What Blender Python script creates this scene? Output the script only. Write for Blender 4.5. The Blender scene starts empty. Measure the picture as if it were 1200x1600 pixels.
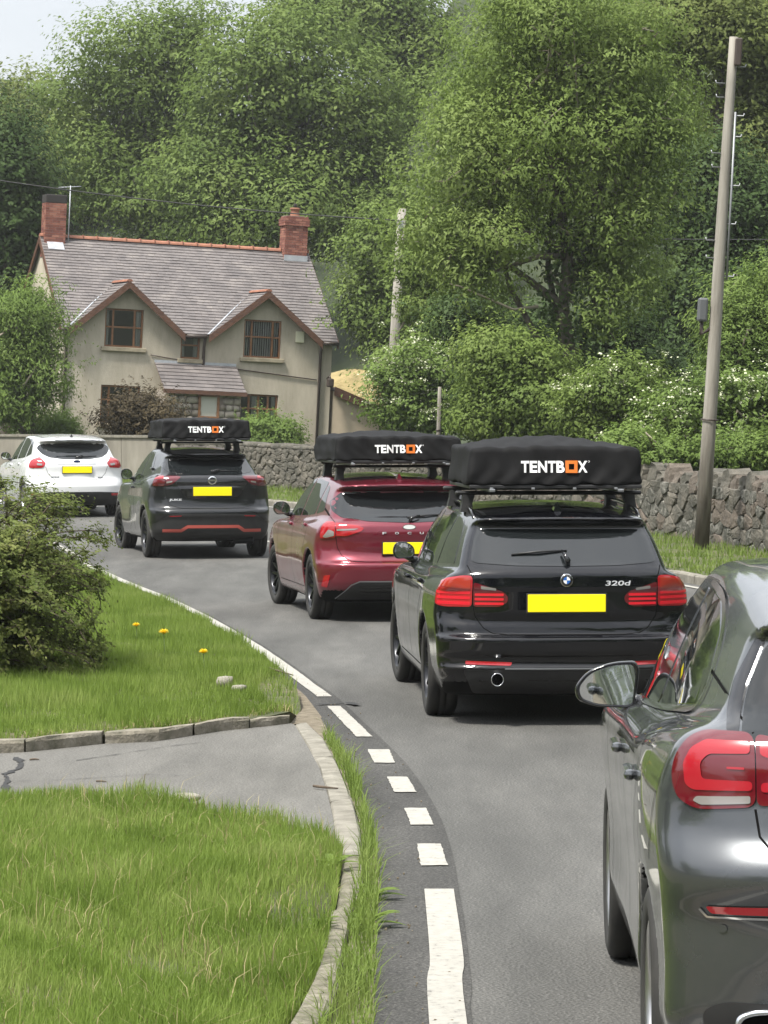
import bpy, bmesh, math, random
import numpy as np
from mathutils import Matrix, Vector
from mathutils.geometry import delaunay_2d_cdt

random.seed(7)
rng = np.random.default_rng(7)
SC = bpy.context.scene
COL = SC.collection

# ------------------------------------------------------------------ camera, sky, sun, exposure
BANK = math.radians(2.7)                 # the road is banked into its left-hand bend
R4 = Matrix.Rotation(-BANK, 4, 'Y')      # road frame -> upright world
CAM_H, FOC, HORIZON = 2.0, 5000.0, 657.0
PITCH = math.atan((800 - HORIZON) / FOC)
cam = bpy.data.cameras.new('camera')
cam.sensor_fit = 'VERTICAL'; cam.sensor_height = 24.0; cam.lens = 24.0 * FOC / 1600.0
cam.clip_start = 0.1; cam.clip_end = 3000
cam_o = bpy.data.objects.new('camera', cam); COL.objects.link(cam_o)
cam_o.matrix_world = R4 @ Matrix.Translation((0, 0, CAM_H)) @ Matrix.Rotation(math.pi / 2 - PITCH, 4, 'X')
SC.camera = cam_o

SUN_EL, SUN_AZ = math.radians(58), math.radians(228)     # azimuth clockwise from +Y: to the left and behind
world = bpy.data.worlds.new('World'); SC.world = world; world.use_nodes = True
wt = world.node_tree; wt.nodes.clear()
w_out = wt.nodes.new('ShaderNodeOutputWorld'); w_bg = wt.nodes.new('ShaderNodeBackground')
w_sky = wt.nodes.new('ShaderNodeTexSky'); w_sky.sky_type = 'NISHITA'; w_sky.sun_disc = False
w_sky.sun_elevation = SUN_EL; w_sky.sun_rotation = SUN_AZ
w_sky.dust_density = 2.0
w_tc = wt.nodes.new('ShaderNodeTexCoord')
w_map = wt.nodes.new('ShaderNodeMapping'); w_map.inputs['Scale'].default_value = (1, 1, 2.6)
w_n = wt.nodes.new('ShaderNodeTexNoise'); w_n.inputs['Scale'].default_value = 2.2; w_n.inputs['Detail'].default_value = 7
w_r = wt.nodes.new('ShaderNodeValToRGB')
w_r.color_ramp.elements[0].position = 0.30; w_r.color_ramp.elements[0].color = (5.6, 5.9, 6.4, 1)
w_r.color_ramp.elements[1].position = 0.66; w_r.color_ramp.elements[1].color = (9.6, 9.7, 9.8, 1)
w_mix = wt.nodes.new('ShaderNodeMixRGB'); w_mix.inputs[0].default_value = 0.86
# overcast sky: three times brighter overhead than at the horizon
w_sep = wt.nodes.new('ShaderNodeSeparateXYZ'); w_el = wt.nodes.new('ShaderNodeMapRange'); w_el.inputs['To Min'].default_value = .33; w_el.inputs['To Max'].default_value = 1.0
w_mul = wt.nodes.new('ShaderNodeVectorMath'); w_mul.operation = 'SCALE'
wt.links.new(w_tc.outputs['Generated'], w_sep.inputs[0]); wt.links.new(w_sep.outputs['Z'], w_el.inputs[0]); wt.links.new(w_el.outputs[0], w_mul.inputs['Scale'])
wt.links.new(w_tc.outputs['Generated'], w_map.inputs[0]); wt.links.new(w_map.outputs[0], w_n.inputs['Vector'])
wt.links.new(w_n.outputs['Fac'], w_r.inputs[0])
wt.links.new(w_sky.outputs[0], w_mix.inputs[1]); wt.links.new(w_r.outputs[0], w_mul.inputs[0]); wt.links.new(w_mul.outputs[0], w_mix.inputs[2])
wt.links.new(w_mix.outputs[0], w_bg.inputs[0]); w_bg.inputs[1].default_value = 0.105
wt.links.new(w_bg.outputs[0], w_out.inputs[0])

sun = bpy.data.lights.new('sun', 'SUN'); sun.energy = 2.6; sun.angle = math.radians(9); sun.color = (1.0, 0.96, 0.88)
sun_o = bpy.data.objects.new('sun', sun); COL.objects.link(sun_o)
sd = Vector((math.sin(SUN_AZ) * math.cos(SUN_EL), math.cos(SUN_AZ) * math.cos(SUN_EL), math.sin(SUN_EL)))
sun_o.rotation_euler = sd.to_track_quat('Z', 'Y').to_euler(); sun_o.location = (0, 0, 60)

SC.view_settings.view_transform = 'Standard'; SC.view_settings.look = 'None'
SC.view_settings.exposure = 1.35; SC.view_settings.gamma = 1.0; SC.view_settings.use_curve_mapping = False
SC.cycles.use_denoising = True
SC.cycles.max_bounces = 6; SC.cycles.diffuse_bounces = 3; SC.cycles.glossy_bounces = 3
SC.cycles.transmission_bounces = 3; SC.cycles.transparent_max_bounces = 8
SC.cycles.caustics_reflective = False; SC.cycles.caustics_refractive = False

# ------------------------------------------------------------------ small helpers
def ray(px, py):
    """direction (road frame) of a point of the photograph, with y = 1"""
    v = Matrix.Rotation(math.pi / 2 - PITCH, 3, 'X') @ Vector(((px - 600) / FOC, (800 - py) / FOC, -1))
    return v / v.y
def rise(y):
    """gentle climb of the road, metres in the road frame"""
    y = np.asarray(y, float)
    q = .26 * np.clip((y - 38) / 19.5, 0, 1) ** 2
    return q + np.clip((y - 57.5) * .0192, 0, .24)
def gp(px, py):
    """ground point (x, y) in the road frame seen at a point of the photograph"""
    d = ray(px, py); y = CAM_H / -d.z if d.z < 0 else 60
    for _ in range(8):
        y = (CAM_H - float(rise(y))) / max(-d.z, 1e-4)
        y = min(y, 90)
    return (d.x * y, y)
def at(px, py, D):
    d = ray(px, py); return Vector((d.x * D, D, CAM_H + d.z * D))
def W(x, y, z=0):
    return R4 @ Vector((x, y, z))

def props(o, label=None, cat=None, group=None, kind=None):
    if label: o['label'] = label
    if cat: o['category'] = cat
    if group: o['group'] = group
    if kind: o['kind'] = kind
    return o
def empty(name, M=None, **k):
    o = bpy.data.objects.new(name, None); COL.objects.link(o); o.empty_display_size = .2
    if M is not None: o.matrix_world = M
    return props(o, **k)
def mesh_np(name, V, F, N=None, smooth=False):
    """mesh from arrays; F is (m,k) or a list of such arrays"""
    if not isinstance(F, list): F = [F]
    F = [np.asarray(f, np.int32) for f in F if len(f)]
    me = bpy.data.meshes.new(name)
    V = np.asarray(V, np.float32)
    me.vertices.add(len(V)); me.vertices.foreach_set('co', V.ravel())
    idx = np.concatenate([f.ravel() for f in F]); cnt = np.concatenate([np.full(len(f), f.shape[1], np.int32) for f in F])
    st = np.concatenate([[0], np.cumsum(cnt)[:-1]]).astype(np.int32)
    me.loops.add(len(idx)); me.loops.foreach_set('vertex_index', idx)
    me.polygons.add(len(cnt)); me.polygons.foreach_set('loop_start', st); me.polygons.foreach_set('loop_total', cnt)
    if smooth: me.polygons.foreach_set('use_smooth', np.ones(len(cnt), bool))
    me.update(calc_edges=True); me.validate()
    if N is not None and len(me.vertices) == len(N):
        me.normals_split_custom_set_from_vertices(np.asarray(N, float))
    return me
def obj(name, me, mat=None, parent=None, M=None, **k):
    o = bpy.data.objects.new(name, me); COL.objects.link(o)
    if mat is not None and len(me.materials) == 0:
        for m in (mat if isinstance(mat, (list, tuple)) else [mat]): me.materials.append(m)
    if parent is not None: o.parent = parent
    if M is not None: o.matrix_world = M
    return props(o, **k)
class MB:
    """collects shapes into one mesh"""
    def __init__(s): s.v = []; s.f = []; s.sm = []
    def add(s, vs, fs, smooth=False):
        b = len(s.v); s.v += [tuple(v) for v in vs]; s.f += [tuple(i + b for i in f) for f in fs]; s.sm += [smooth] * len(fs); return s
    def box(s, a, b, M=None):
        (x0, y0, z0), (x1, y1, z1) = a, b
        vs = [Vector(p) for p in ((x0,y0,z0),(x1,y0,z0),(x1,y1,z0),(x0,y1,z0),(x0,y0,z1),(x1,y0,z1),(x1,y1,z1),(x0,y1,z1))]
        if M is not None: vs = [M @ v for v in vs]
        return s.add(vs, [(3,2,1,0),(4,5,6,7),(0,1,5,4),(1,2,6,5),(2,3,7,6),(3,0,4,7)])
    def bevbox(s, a, b, r=.01, M=None):
        bm = bmesh.new(); bmesh.ops.create_cube(bm, size=1)
        c = [(p + q) / 2 for p, q in zip(a, b)]; d = [abs(q - p) for p, q in zip(a, b)]
        for v in bm.verts: v.co = Vector((c[0] + v.co.x * d[0], c[1] + v.co.y * d[1], c[2] + v.co.z * d[2]))
        bmesh.ops.bevel(bm, geom=list(bm.edges), offset=min(r, min(d) * .45), segments=2, profile=.5, affect='EDGES')
        bm.verts.index_update()
        vs = [(M @ v.co if M is not None else v.co.copy()) for v in bm.verts]
        fs = [tuple(v.index for v in f.verts) for f in bm.faces]; bm.free()
        return s.add(vs, fs)
    def tube(s, pts, r, n=8, cap=True, smooth=True):
        pts = [Vector(p) for p in pts]; rr = r if isinstance(r, (list, tuple)) else [r] * len(pts)
        vs = []; fs = []; up = Vector((0, 0, 1)); prev = None
        for i, p in enumerate(pts):
            t = (pts[min(i + 1, len(pts) - 1)] - pts[max(i - 1, 0)])
            t = t.normalized() if t.length > 1e-9 else Vector((0, 0, 1))
            if prev is None:
                a = t.cross(up if abs(t.z) < .9 else Vector((1, 0, 0))).normalized()
            else:
                a = (prev - t * prev.dot(t)); a = a.normalized() if a.length > 1e-6 else t.orthogonal().normalized()
            prev = a; b = t.cross(a)
            for k in range(n):
                w = 2 * math.pi * k / n; vs.append(p + (a * math.cos(w) + b * math.sin(w)) * rr[i])
        for i in range(len(pts) - 1):
            for k in range(n):
                fs.append((i*n+k, i*n+(k+1)%n, (i+1)*n+(k+1)%n, (i+1)*n+k))
        if cap:
            fs.append(tuple(range(n))[::-1]); fs.append(tuple((len(pts)-1)*n+k for k in range(n)))
        return s.add(vs, fs, smooth)
    def lathe(s, prof, M, n=40, smooth=True):
        """profile (radius, height) turned about local z, then placed by M"""
        vs = []; fs = []; m = len(prof)
        for k in range(n):
            w = 2 * math.pi * k / n
            for (r, h) in prof: vs.append(M @ Vector((r * math.cos(w), r * math.sin(w), h)))
        for k in range(n):
            for i in range(m - 1):
                a, b = k * m + i, ((k + 1) % n) * m + i
                fs.append((a, b, b + 1, a + 1))
        return s.add(vs, fs, smooth)
    def prism(s, poly, h0, h1, M=None):
        n = len(poly)
        vs = [Vector((x, y, h0)) for x, y in poly] + [Vector((x, y, h1)) for x, y in poly]
        if M is not None: vs = [M @ v for v in vs]
        fs = [tuple(range(n))[::-1], tuple(range(n, 2 * n))] + [(i, (i+1)%n, n+(i+1)%n, n+i) for i in range(n)]
        return s.add(vs, fs)
    def mesh(s, name='mesh'):
        me = bpy.data.meshes.new(name); me.from_pydata(s.v, [], s.f)
        me.polygons.foreach_set('use_smooth', np.array(s.sm, bool)); me.update(); return me
    def build(s, name, mat, parent=None, M=None, **k):
        return obj(name, s.mesh(name), mat, parent, M, **k)

# ------------------------------------------------------------------ materials
MATS = {}
def principled(name, col=(.5,.5,.5), rough=.5, metal=0., coat=0., spec=.5, emit=None, es=0., alpha=None, coat_rough=.03):
    m = bpy.data.materials.new(name); m.use_nodes = True
    b = m.node_tree.nodes['Principled BSDF']
    b.inputs['Base Color'].default_value = (*col, 1); b.inputs['Roughness'].default_value = rough
    b.inputs['Metallic'].default_value = metal; b.inputs['Coat Weight'].default_value = coat
    b.inputs['Coat Roughness'].default_value = coat_rough
    b.inputs['Specular IOR Level'].default_value = spec
    if emit: b.inputs['Emission Color'].default_value = (*emit, 1); b.inputs['Emission Strength'].default_value = es
    MATS[name] = m; return m
def nodes(m): return m.node_tree.nodes, m.node_tree.links, m.node_tree.nodes['Principled BSDF']
def ramp(nt, stops):
    r = nt.nodes.new('ShaderNodeValToRGB'); e = r.color_ramp.elements
    while len(e) < len(stops): e.new(.5)
    for k, (p, c) in enumerate(stops): e[k].position = p; e[k].color = (*c, 1)
    return r
def noisy(m, stops, scale=5, detail=6, coord='Object', rough=None, bump=0., bscale=None, bdist=.01, stretch=None, rough_in=.6, island=0.):
    """colour from a noise, optional bump and roughness variation"""
    N, L, B = nodes(m); nt = m.node_tree
    tc = N.new('ShaderNodeTexCoord'); src = tc.outputs[coord]
    if stretch:
        mp = N.new('ShaderNodeMapping'); mp.inputs['Scale'].default_value = stretch; L.new(src, mp.inputs[0]); src = mp.outputs[0]
    n = N.new('ShaderNodeTexNoise'); n.inputs['Scale'].default_value = scale; n.inputs['Detail'].default_value = detail
    n.inputs['Roughness'].default_value = rough_in; L.new(src, n.inputs['Vector'])
    fac = n.outputs['Fac']
    if island:
        g = N.new('ShaderNodeNewGeometry'); ma = N.new('ShaderNodeMath'); ma.operation = 'MULTIPLY_ADD'
        L.new(g.outputs['Random Per Island'], ma.inputs[0]); ma.inputs[1].default_value = island
        ad = N.new('ShaderNodeMath'); ad.operation = 'SUBTRACT'; L.new(fac, ad.inputs[0]); ad.inputs[1].default_value = island / 2
        L.new(ad.outputs[0], ma.inputs[2]); fac = ma.outputs[0]
    r = ramp(nt, stops); L.new(fac, r.inputs[0]); L.new(r.outputs[0], B.inputs['Base Color'])
    if rough:
        mr = N.new('ShaderNodeMapRange'); mr.inputs['To Min'].default_value = rough[0]; mr.inputs['To Max'].default_value = rough[1]
        L.new(n.outputs['Fac'], mr.inputs[0]); L.new(mr.outputs[0], B.inputs['Roughness'])
    if bump:
        n2 = N.new('ShaderNodeTexNoise'); n2.inputs['Scale'].default_value = bscale or scale; n2.inputs['Detail'].default_value = 5
        L.new(src, n2.inputs['Vector'])
        bp = N.new('ShaderNodeBump'); bp.inputs['Strength'].default_value = bump; bp.inputs['Distance'].default_value = bdist
        L.new(n2.outputs['Fac'], bp.inputs['Height']); L.new(bp.outputs[0], B.inputs['Normal'])
    return m
def leaf_mat(name, c0, c1, c2, trans=.35, nscale=.6):
    """leaf: colour varies leaf by leaf and from bough to bough; part of the light passes through"""
    m = principled(name, c1, .6, spec=.18); N, L, B = nodes(m); nt = m.node_tree
    g = N.new('ShaderNodeNewGeometry'); tc = N.new('ShaderNodeTexCoord')
    n = N.new('ShaderNodeTexNoise'); n.inputs['Scale'].default_value = nscale; n.inputs['Detail'].default_value = 3
    L.new(tc.outputs['Object'], n.inputs['Vector'])
    a = N.new('ShaderNodeMath'); a.operation = 'MULTIPLY_ADD'; a.inputs[1].default_value = .14
    L.new(g.outputs['Random Per Island'], a.inputs[0])
    s = N.new('ShaderNodeMath'); s.operation = 'MULTIPLY_ADD'; s.inputs[1].default_value = 1.3; s.inputs[2].default_value = -.22
    L.new(n.outputs['Fac'], s.inputs[0]); L.new(s.outputs[0], a.inputs[2])
    r = ramp(nt, [(.1, c0), (.5, c1), (.95, c2)]); L.new(a.outputs[0], r.inputs[0])
    L.new(r.outputs[0], B.inputs['Base Color'])
    t = N.new('ShaderNodeBsdfTranslucent'); L.new(r.outputs[0], t.inputs['Color'])
    mx = N.new('ShaderNodeMixShader'); mx.inputs[0].default_value = trans
    L.new(B.outputs[0], mx.inputs[1]); L.new(t.outputs[0], mx.inputs[2])
    L.new(mx.outputs[0], N['Material Output'].inputs[0])
    return m

# ------------------------------------------------------------------ implicit surfaces
def spl(pts, s=.02):
    """rounded polyline as a function: linear table blurred with a gaussian of width s"""
    pts = sorted(pts); a = np.array(pts, float); lo, hi = a[0, 0] - .6, a[-1, 0] + .6
    n = 1600; t = np.linspace(lo, hi, n)
    # keep the end slopes going
    v = np.interp(t, a[:, 0], a[:, 1])
    k = max(1, int(4 * s / (t[1] - t[0]))); g = np.exp(-.5 * (np.arange(-k, k + 1) * (t[1] - t[0]) / s) ** 2); g /= g.sum()
    v = np.convolve(np.pad(v, k, mode='edge'), g, mode='valid')
    return lambda q: np.interp(q, t, v)
def smin(a, b, k):
    h = np.clip(.5 + .5 * (b - a) / k, 0, 1); return b + (a - b) * h - k * h * (1 - h)
def smax(a, b, k): return -smin(-a, -b, k)
def grad(f, P, e=.003):
    g = np.empty_like(P)
    for i in range(3):
        d = np.zeros(3); d[i] = e; g[:, i] = (f(P + d) - f(P - d)) / (2 * e)
    return g
def snet(f, lo, hi, res):
    lo = np.array(lo, float); n = np.ceil((np.array(hi) - lo) / res).astype(int) + 1
    ax = [lo[i] + res * np.arange(n[i]) for i in range(3)]
    F = np.empty(n)
    for i in range(n[0]):
        Y, Z = np.meshgrid(ax[1], ax[2], indexing='ij')
        F[i] = f(np.stack([np.full(Y.size, ax[0][i]), Y.ravel(), Z.ravel()], 1)).reshape(n[1], n[2])
    S = F < 0
    C = np.zeros(n - 1, np.int8)
    for a in (0, 1):
        for b in (0, 1):
            for c in (0, 1): C += S[a:n[0]-1+a, b:n[1]-1+b, c:n[2]-1+c]
    act = (C > 0) & (C < 8); I = np.argwhere(act); idx = np.full(act.shape, -1, np.int64); idx[act] = np.arange(len(I))
    acc = np.zeros((len(I), 3)); cnt = np.zeros(len(I))
    for axis in range(3):
        o = [q for q in range(3) if q != axis]
        for a in (0, 1):
            for b in (0, 1):
                p = I.copy(); p[:, o[0]] += a; p[:, o[1]] += b; q = p.copy(); q[:, axis] += 1
                f0 = F[tuple(p.T)]; f1 = F[tuple(q.T)]; m = (f0 < 0) != (f1 < 0)
                t = np.zeros(len(I)); t[m] = f0[m] / (f0[m] - f1[m])
                pos = p.astype(float); pos[:, axis] += t
                acc[m] += pos[m]; cnt[m] += 1
    V = lo + res * acc / cnt[:, None]
    quads = []
    for axis in range(3):
        o = [(axis + 1) % 3, (axis + 2) % 3]
        sl0 = [slice(None)] * 3; sl1 = [slice(None)] * 3; sl0[axis] = slice(0, -1); sl1[axis] = slice(1, None)
        ch = S[tuple(sl0)] != S[tuple(sl1)]; E = np.argwhere(ch)
        ok = (E[:, o[0]] > 0) & (E[:, o[1]] > 0) & (E[:, o[0]] < n[o[0]] - 1) & (E[:, o[1]] < n[o[1]] - 1); E = E[ok]
        def cell(a, b):
            c = E.copy(); c[:, o[0]] -= a; c[:, o[1]] -= b; return idx[tuple(c.T)]
        Q = np.stack([cell(1, 1), cell(0, 1), cell(0, 0), cell(1, 0)], 1)
        ins = S[tuple(E.T)]; Q[~ins] = Q[~ins][:, ::-1]; quads.append(Q)
    Q = np.concatenate(quads)
    for _ in range(4):
        v = f(V); g = grad(f, V); gg = (g ** 2).sum(1) + 1e-9
        st = -(v / gg)[:, None] * g; ln = np.linalg.norm(st, axis=1, keepdims=True)
        V = V + st * np.minimum(1, res * .5 / np.maximum(ln, 1e-9)) * .9
    g = grad(f, V, .004); Nn = g / (np.linalg.norm(g, axis=1, keepdims=True) + 1e-9)
    return V, Q, Nn
def rounded(poly, r, seg=5):
    """round the corners of a closed 2-D outline"""
    out = []; n = len(poly)
    for i in range(n):
        p0, p, p1 = (Vector(poly[(i + k) % n]).to_2d() for k in (-1, 0, 1))
        a, b = p0 - p, p1 - p
        if a.length < 1e-6 or b.length < 1e-6: continue
        d = min(r, a.length * .48, b.length * .48)
        A, B = p + a.normalized() * d, p + b.normalized() * d
        for k in range(seg + 1):
            t = k / seg; out.append(A * (1 - t) ** 2 + p * 2 * t * (1 - t) + B * t ** 2)
    return [(q.x, q.y) for q in out]
def resample(pl, step, closed=False):
    pl = [Vector(p).to_2d() for p in pl]
    if closed: pl = pl + [pl[0]]
    out = []
    for a, b in zip(pl[:-1], pl[1:]):
        n = max(1, int(math.ceil((b - a).length / step)))
        out += [a.lerp(b, k / n) for k in range(n)]
    if not closed: out.append(pl[-1])
    return out
def inside(poly, X, Y):
    x = np.asarray(X, float); y = np.asarray(Y, float); r = np.zeros(x.shape, bool); n = len(poly)
    for i in range(n):
        (x0, y0), (x1, y1) = poly[i], poly[(i + 1) % n]
        c = (y0 > y) != (y1 > y)
        with np.errstate(divide='ignore', invalid='ignore'):
            r ^= c & (x < (x1 - x0) * (y - y0) / (y1 - y0 + 1e-12) + x0)
    return r
def fill2d(poly, step):
    """triangulate a closed outline with inner points: 2-D verts, triangles, number of outline verts"""
    b = resample(poly, step, True)
    xs = np.array([p.x for p in b]); ys = np.array([p.y for p in b])
    gx, gy = np.meshgrid(np.arange(xs.min() + step * .5, xs.max(), step), np.arange(ys.min() + step * .5, ys.max(), step))
    gx, gy = gx.ravel(), gy.ravel()
    ins = inside([(p.x, p.y) for p in b], gx, gy)
    gx, gy = gx[ins], gy[ins]
    if len(gx):
        d = np.min((gx[:, None] - xs) ** 2 + (gy[:, None] - ys) ** 2, 1); k = d > (step * .45) ** 2; gx, gy = gx[k], gy[k]
    vs = b + [Vector((p, q)) for p, q in zip(gx, gy)]
    n = len(b); r = delaunay_2d_cdt(vs, [(i, (i + 1) % n) for i in range(n)], [], 1, 1e-7)
    V = np.array([(p.x, p.y) for p in r[0]]); F = [tuple(f) for f in r[2]]
    orig = r[3]; bmap = {}
    for k, o in enumerate(orig):
        for q in o:
            if q < n: bmap[q] = k
    loop = [bmap[i] for i in range(n) if i in bmap]
    return V, F, loop
class Skin:
    """things laid onto an implicit surface"""
    def __init__(s, f, L=4.6): s.f = f; s.L = L
    def hit(s, U, Vv, proj):
        n = len(U)
        if proj == 'rear': t = np.linspace(-.3, 2.2, 170); mk = lambda T: np.stack([U, T, Vv], 1)
        elif proj == 'front': t = np.linspace(s.L + .3, s.L - 2.4, 170); mk = lambda T: np.stack([U, T, Vv], 1)
        elif proj == 'left': t = np.linspace(-1.15, 0, 110); mk = lambda T: np.stack([T, U, Vv], 1)
        elif proj == 'right': t = np.linspace(1.15, 0, 110); mk = lambda T: np.stack([T, U, Vv], 1)
        else: t = np.linspace(2.2, .3, 130); mk = lambda T: np.stack([U, Vv, T], 1)
        lo = np.full(n, t[0]); hi = np.full(n, t[-1]); done = np.zeros(n, bool)
        for a, b in zip(t[:-1], t[1:]):
            v = s.f(mk(np.full(n, b))) < 0
            new = v & ~done; lo[new] = a; hi[new] = b; done |= new
            if done.all(): break
        for _ in range(14):
            m = (lo + hi) / 2; v = s.f(mk(m)) < 0; hi = np.where(v, m, hi); lo = np.where(v, lo, m)
        return mk((lo + hi) / 2)
    def normal(s, P):
        g = grad(s.f, P, .004); return g / (np.linalg.norm(g, axis=1, keepdims=True) + 1e-9)
    def patch(s, name, poly, mat, parent, proj='rear', off=.004, thick=.012, r=.02, step=.03, label=None, ymax=.34):
        if r: poly = rounded(poly, r)
        V, F, loop = fill2d(poly, step)
        P = s.hit(V[:, 0], V[:, 1], proj)
        if proj == 'rear':                                   # keep corner pieces from sliding along the flank
            lim = ymax if V[:, 1].max() < 1.2 else ymax + .42
            for _ in range(90):
                b = P[:, 1] > lim
                if not b.any(): break
                V[b, 0] *= .9965; P[b] = s.hit(V[b, 0], V[b, 1], proj)
        Nn = s.normal(P)
        T = P + Nn * off; nb = len(loop); B = T[loop] - Nn[loop] * thick
        allv = np.concatenate([T, B]); k = len(T)
        # make triangles look outward
        F = np.array(F); fn = np.cross(T[F[:, 1]] - T[F[:, 0]], T[F[:, 2]] - T[F[:, 0]])
        fl = (fn * Nn[F[:, 0]]).sum(1) < 0; F[fl] = F[fl][:, ::-1]
        Q = np.array([(loop[i], loop[(i + 1) % nb], k + (i + 1) % nb, k + i) for i in range(nb)])
        me = mesh_np(name, allv, [F, Q], smooth=True, N=np.concatenate([Nn, Nn[loop]]))
        o = obj(name, me, mat, parent)
        if label: o['label'] = label
        return o
    def line(s, name, pl, mat, parent, proj='rear', w=.006, off=.0016, step=.02):
        p = resample(pl, step); n = len(p); L = []; R = []
        for i in range(n):
            t = (p[min(i + 1, n - 1)] - p[max(i - 1, 0)]).normalized(); q = Vector((-t.y, t.x)) * w / 2
            L.append(p[i] + q); R.append(p[i] - q)
        A = np.array([(q.x, q.y) for q in L + R]); P = s.hit(A[:, 0], A[:, 1], proj); Nn = s.normal(P); P = P + Nn * off
        F = np.array([(i, i + 1, n + i + 1, n + i) for i in range(n - 1)])
        c = np.cross(P[F[:, 1]] - P[F[:, 0]], P[F[:, 3]] - P[F[:, 0]]); fl = (c * Nn[F[:, 0]]).sum(1) < 0; F[fl] = F[fl][:, ::-1]
        return obj(name, mesh_np(name, P, F, N=Nn, smooth=True), mat, parent)
    def text(s, name, txt, cx, cz, w, h, mat, parent, off=.004, bold=.0, ext=.004, spacing=1., shear=0., proj='rear'):
        V, F = text_mesh(txt, bold, spacing, shear)
        lo, hi = V.min(0), V.max(0); d = hi - lo
        U = cx + (V[:, 0] - (lo[0] + hi[0]) / 2) / d[0] * w; Z = cz + (V[:, 1] - (lo[1] + hi[1]) / 2) / d[1] * h
        P = s.hit(U, Z, proj); top = V[:, 2] > (lo[2] + hi[2]) / 2
        sg = -1 if proj == 'rear' else 1
        P[:, 1] += sg * np.where(top, off + ext, off * .2 - .002)
        me = bpy.data.meshes.new(name); me.from_pydata([tuple(p) for p in P], [], F); me.update()
        return obj(name, me, mat, parent)
_tc = {}
def text_mesh(txt, bold=0., spacing=1., shear=0.):
    key = (txt, bold, spacing, shear)
    if key in _tc: return _tc[key]
    c = bpy.data.curves.new('lettering', 'FONT'); c.body = txt; c.size = 1; c.extrude = .05; c.offset = bold
    c.space_character = spacing; c.shear = shear; c.resolution_u = 4
    o = bpy.data.objects.new('lettering', c); COL.objects.link(o)
    bpy.context.view_layer.update()
    me = bpy.data.meshes.new_from_object(o.evaluated_get(bpy.context.evaluated_depsgraph_get()))
    V = np.array([tuple(v.co) for v in me.vertices]); F = [tuple(p.vertices) for p in me.polygons]
    bpy.data.objects.remove(o); bpy.data.meshes.remove(me); bpy.data.curves.remove(c)
    _tc[key] = (V, F); return V, F
# ------------------------------------------------------------------ ground materials
def asphalt(name, c0, c1, c2, big=.35, rough=.85):
    m = principled(name, c1, rough, spec=.3); N, L, B = nodes(m); nt = m.node_tree
    tc = N.new('ShaderNodeTexCoord')
    a = N.new('ShaderNodeTexNoise'); a.inputs['Scale'].default_value = 75; a.inputs['Detail'].default_value = 6; a.inputs['Roughness'].default_value = .8
    b = N.new('ShaderNodeTexNoise'); b.inputs['Scale'].default_value = .9; b.inputs['Detail'].default_value = 7; b.inputs['Roughness'].default_value = .65
    v = N.new('ShaderNodeTexVoronoi'); v.inputs['Scale'].default_value = 70
    for n in (a, v): L.new(tc.outputs['Object'], n.inputs['Vector'])
    mp = N.new('ShaderNodeMapping'); mp.inputs['Scale'].default_value = (1.6, .28, 1); L.new(tc.outputs['Object'], mp.inputs[0]); L.new(mp.outputs[0], b.inputs['Vector'])
    r1 = ramp(nt, [(.30, c0), (.5, c1), (.72, c2)])
    mx = N.new('ShaderNodeMath'); mx.operation = 'MULTIPLY_ADD'; mx.inputs[1].default_value = big
    L.new(b.outputs['Fac'], mx.inputs[0])
    sb = N.new('ShaderNodeMath'); sb.operation = 'SUBTRACT'; sb.inputs[1].default_value = big / 2; L.new(a.outputs['Fac'], sb.inputs[0])
    L.new(sb.outputs[0], mx.inputs[2]); L.new(mx.outputs[0], r1.inputs[0]); L.new(r1.outputs[0], B.inputs['Base Color'])
    bp = N.new('ShaderNodeBump'); bp.inputs['Strength'].default_value = .7; bp.inputs['Distance'].default_value = .01
    L.new(v.outputs['Distance'], bp.inputs['Height']); L.new(bp.outputs[0], B.inputs['Normal'])
    return m
M_ROAD = asphalt('road_asphalt', (.036, .036, .034), (.086, .085, .080), (.19, .185, .172), .45)
M_EDGE = asphalt('worn_edge_asphalt', (.022, .022, .021), (.052, .051, .048), (.14, .135, .126), .45)
M_DRIVE = asphalt('driveway_asphalt', (.07, .068, .062), (.13, .126, .115), (.22, .213, .195), .6)
M_PAINT = noisy(principled('road_paint', (.7, .69, .65), .6), [(.33, (.11, .105, .095)), (.42, (.30, .288, .255)), (.7, (.41, .395, .35))], scale=22, detail=10, rough_in=.75, bump=.3, bscale=150, bdist=.003)
M_CONC = noisy(principled('concrete_edging', (.36, .33, .27), .85), [(.3, (.13, .12, .095)), (.55, (.215, .20, .165)), (.75, (.28, .265, .22))], scale=9, detail=9, bump=.4, bscale=90, bdist=.006)
M_KERB = noisy(principled('kerb_stone', (.30, .28, .22), .9), [(.28, (.09, .09, .06)), (.5, (.20, .18, .14)), (.75, (.31, .285, .235))], scale=7, detail=9, bump=.6, bscale=45, bdist=.015)
M_KERB2 = noisy(principled('mossy_kerb_stone', (.18, .165, .12), .95), [(.28, (.055, .065, .03)), (.46, (.14, .13, .09)), (.62, (.24, .22, .17)), (.8, (.36, .335, .27))], scale=9, detail=10, rough_in=.75, bump=.9, bscale=35, bdist=.025)
M_GROUND = noisy(principled('meadow', (.06, .09, .03), .95), [(.3, (.016, .024, .009)), (.55, (.032, .046, .016)), (.8, (.055, .06, .025))], scale=1.1, detail=9)
M_SOIL = noisy(principled('verge_soil', (.06, .08, .03), .95), [(.3, (.04, .05, .018)), (.5, (.075, .085, .03)), (.64, (.12, .105, .06)), (.78, (.19, .155, .10))], scale=4.2, detail=9, bump=.5, bscale=30, bdist=.03)
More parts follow.
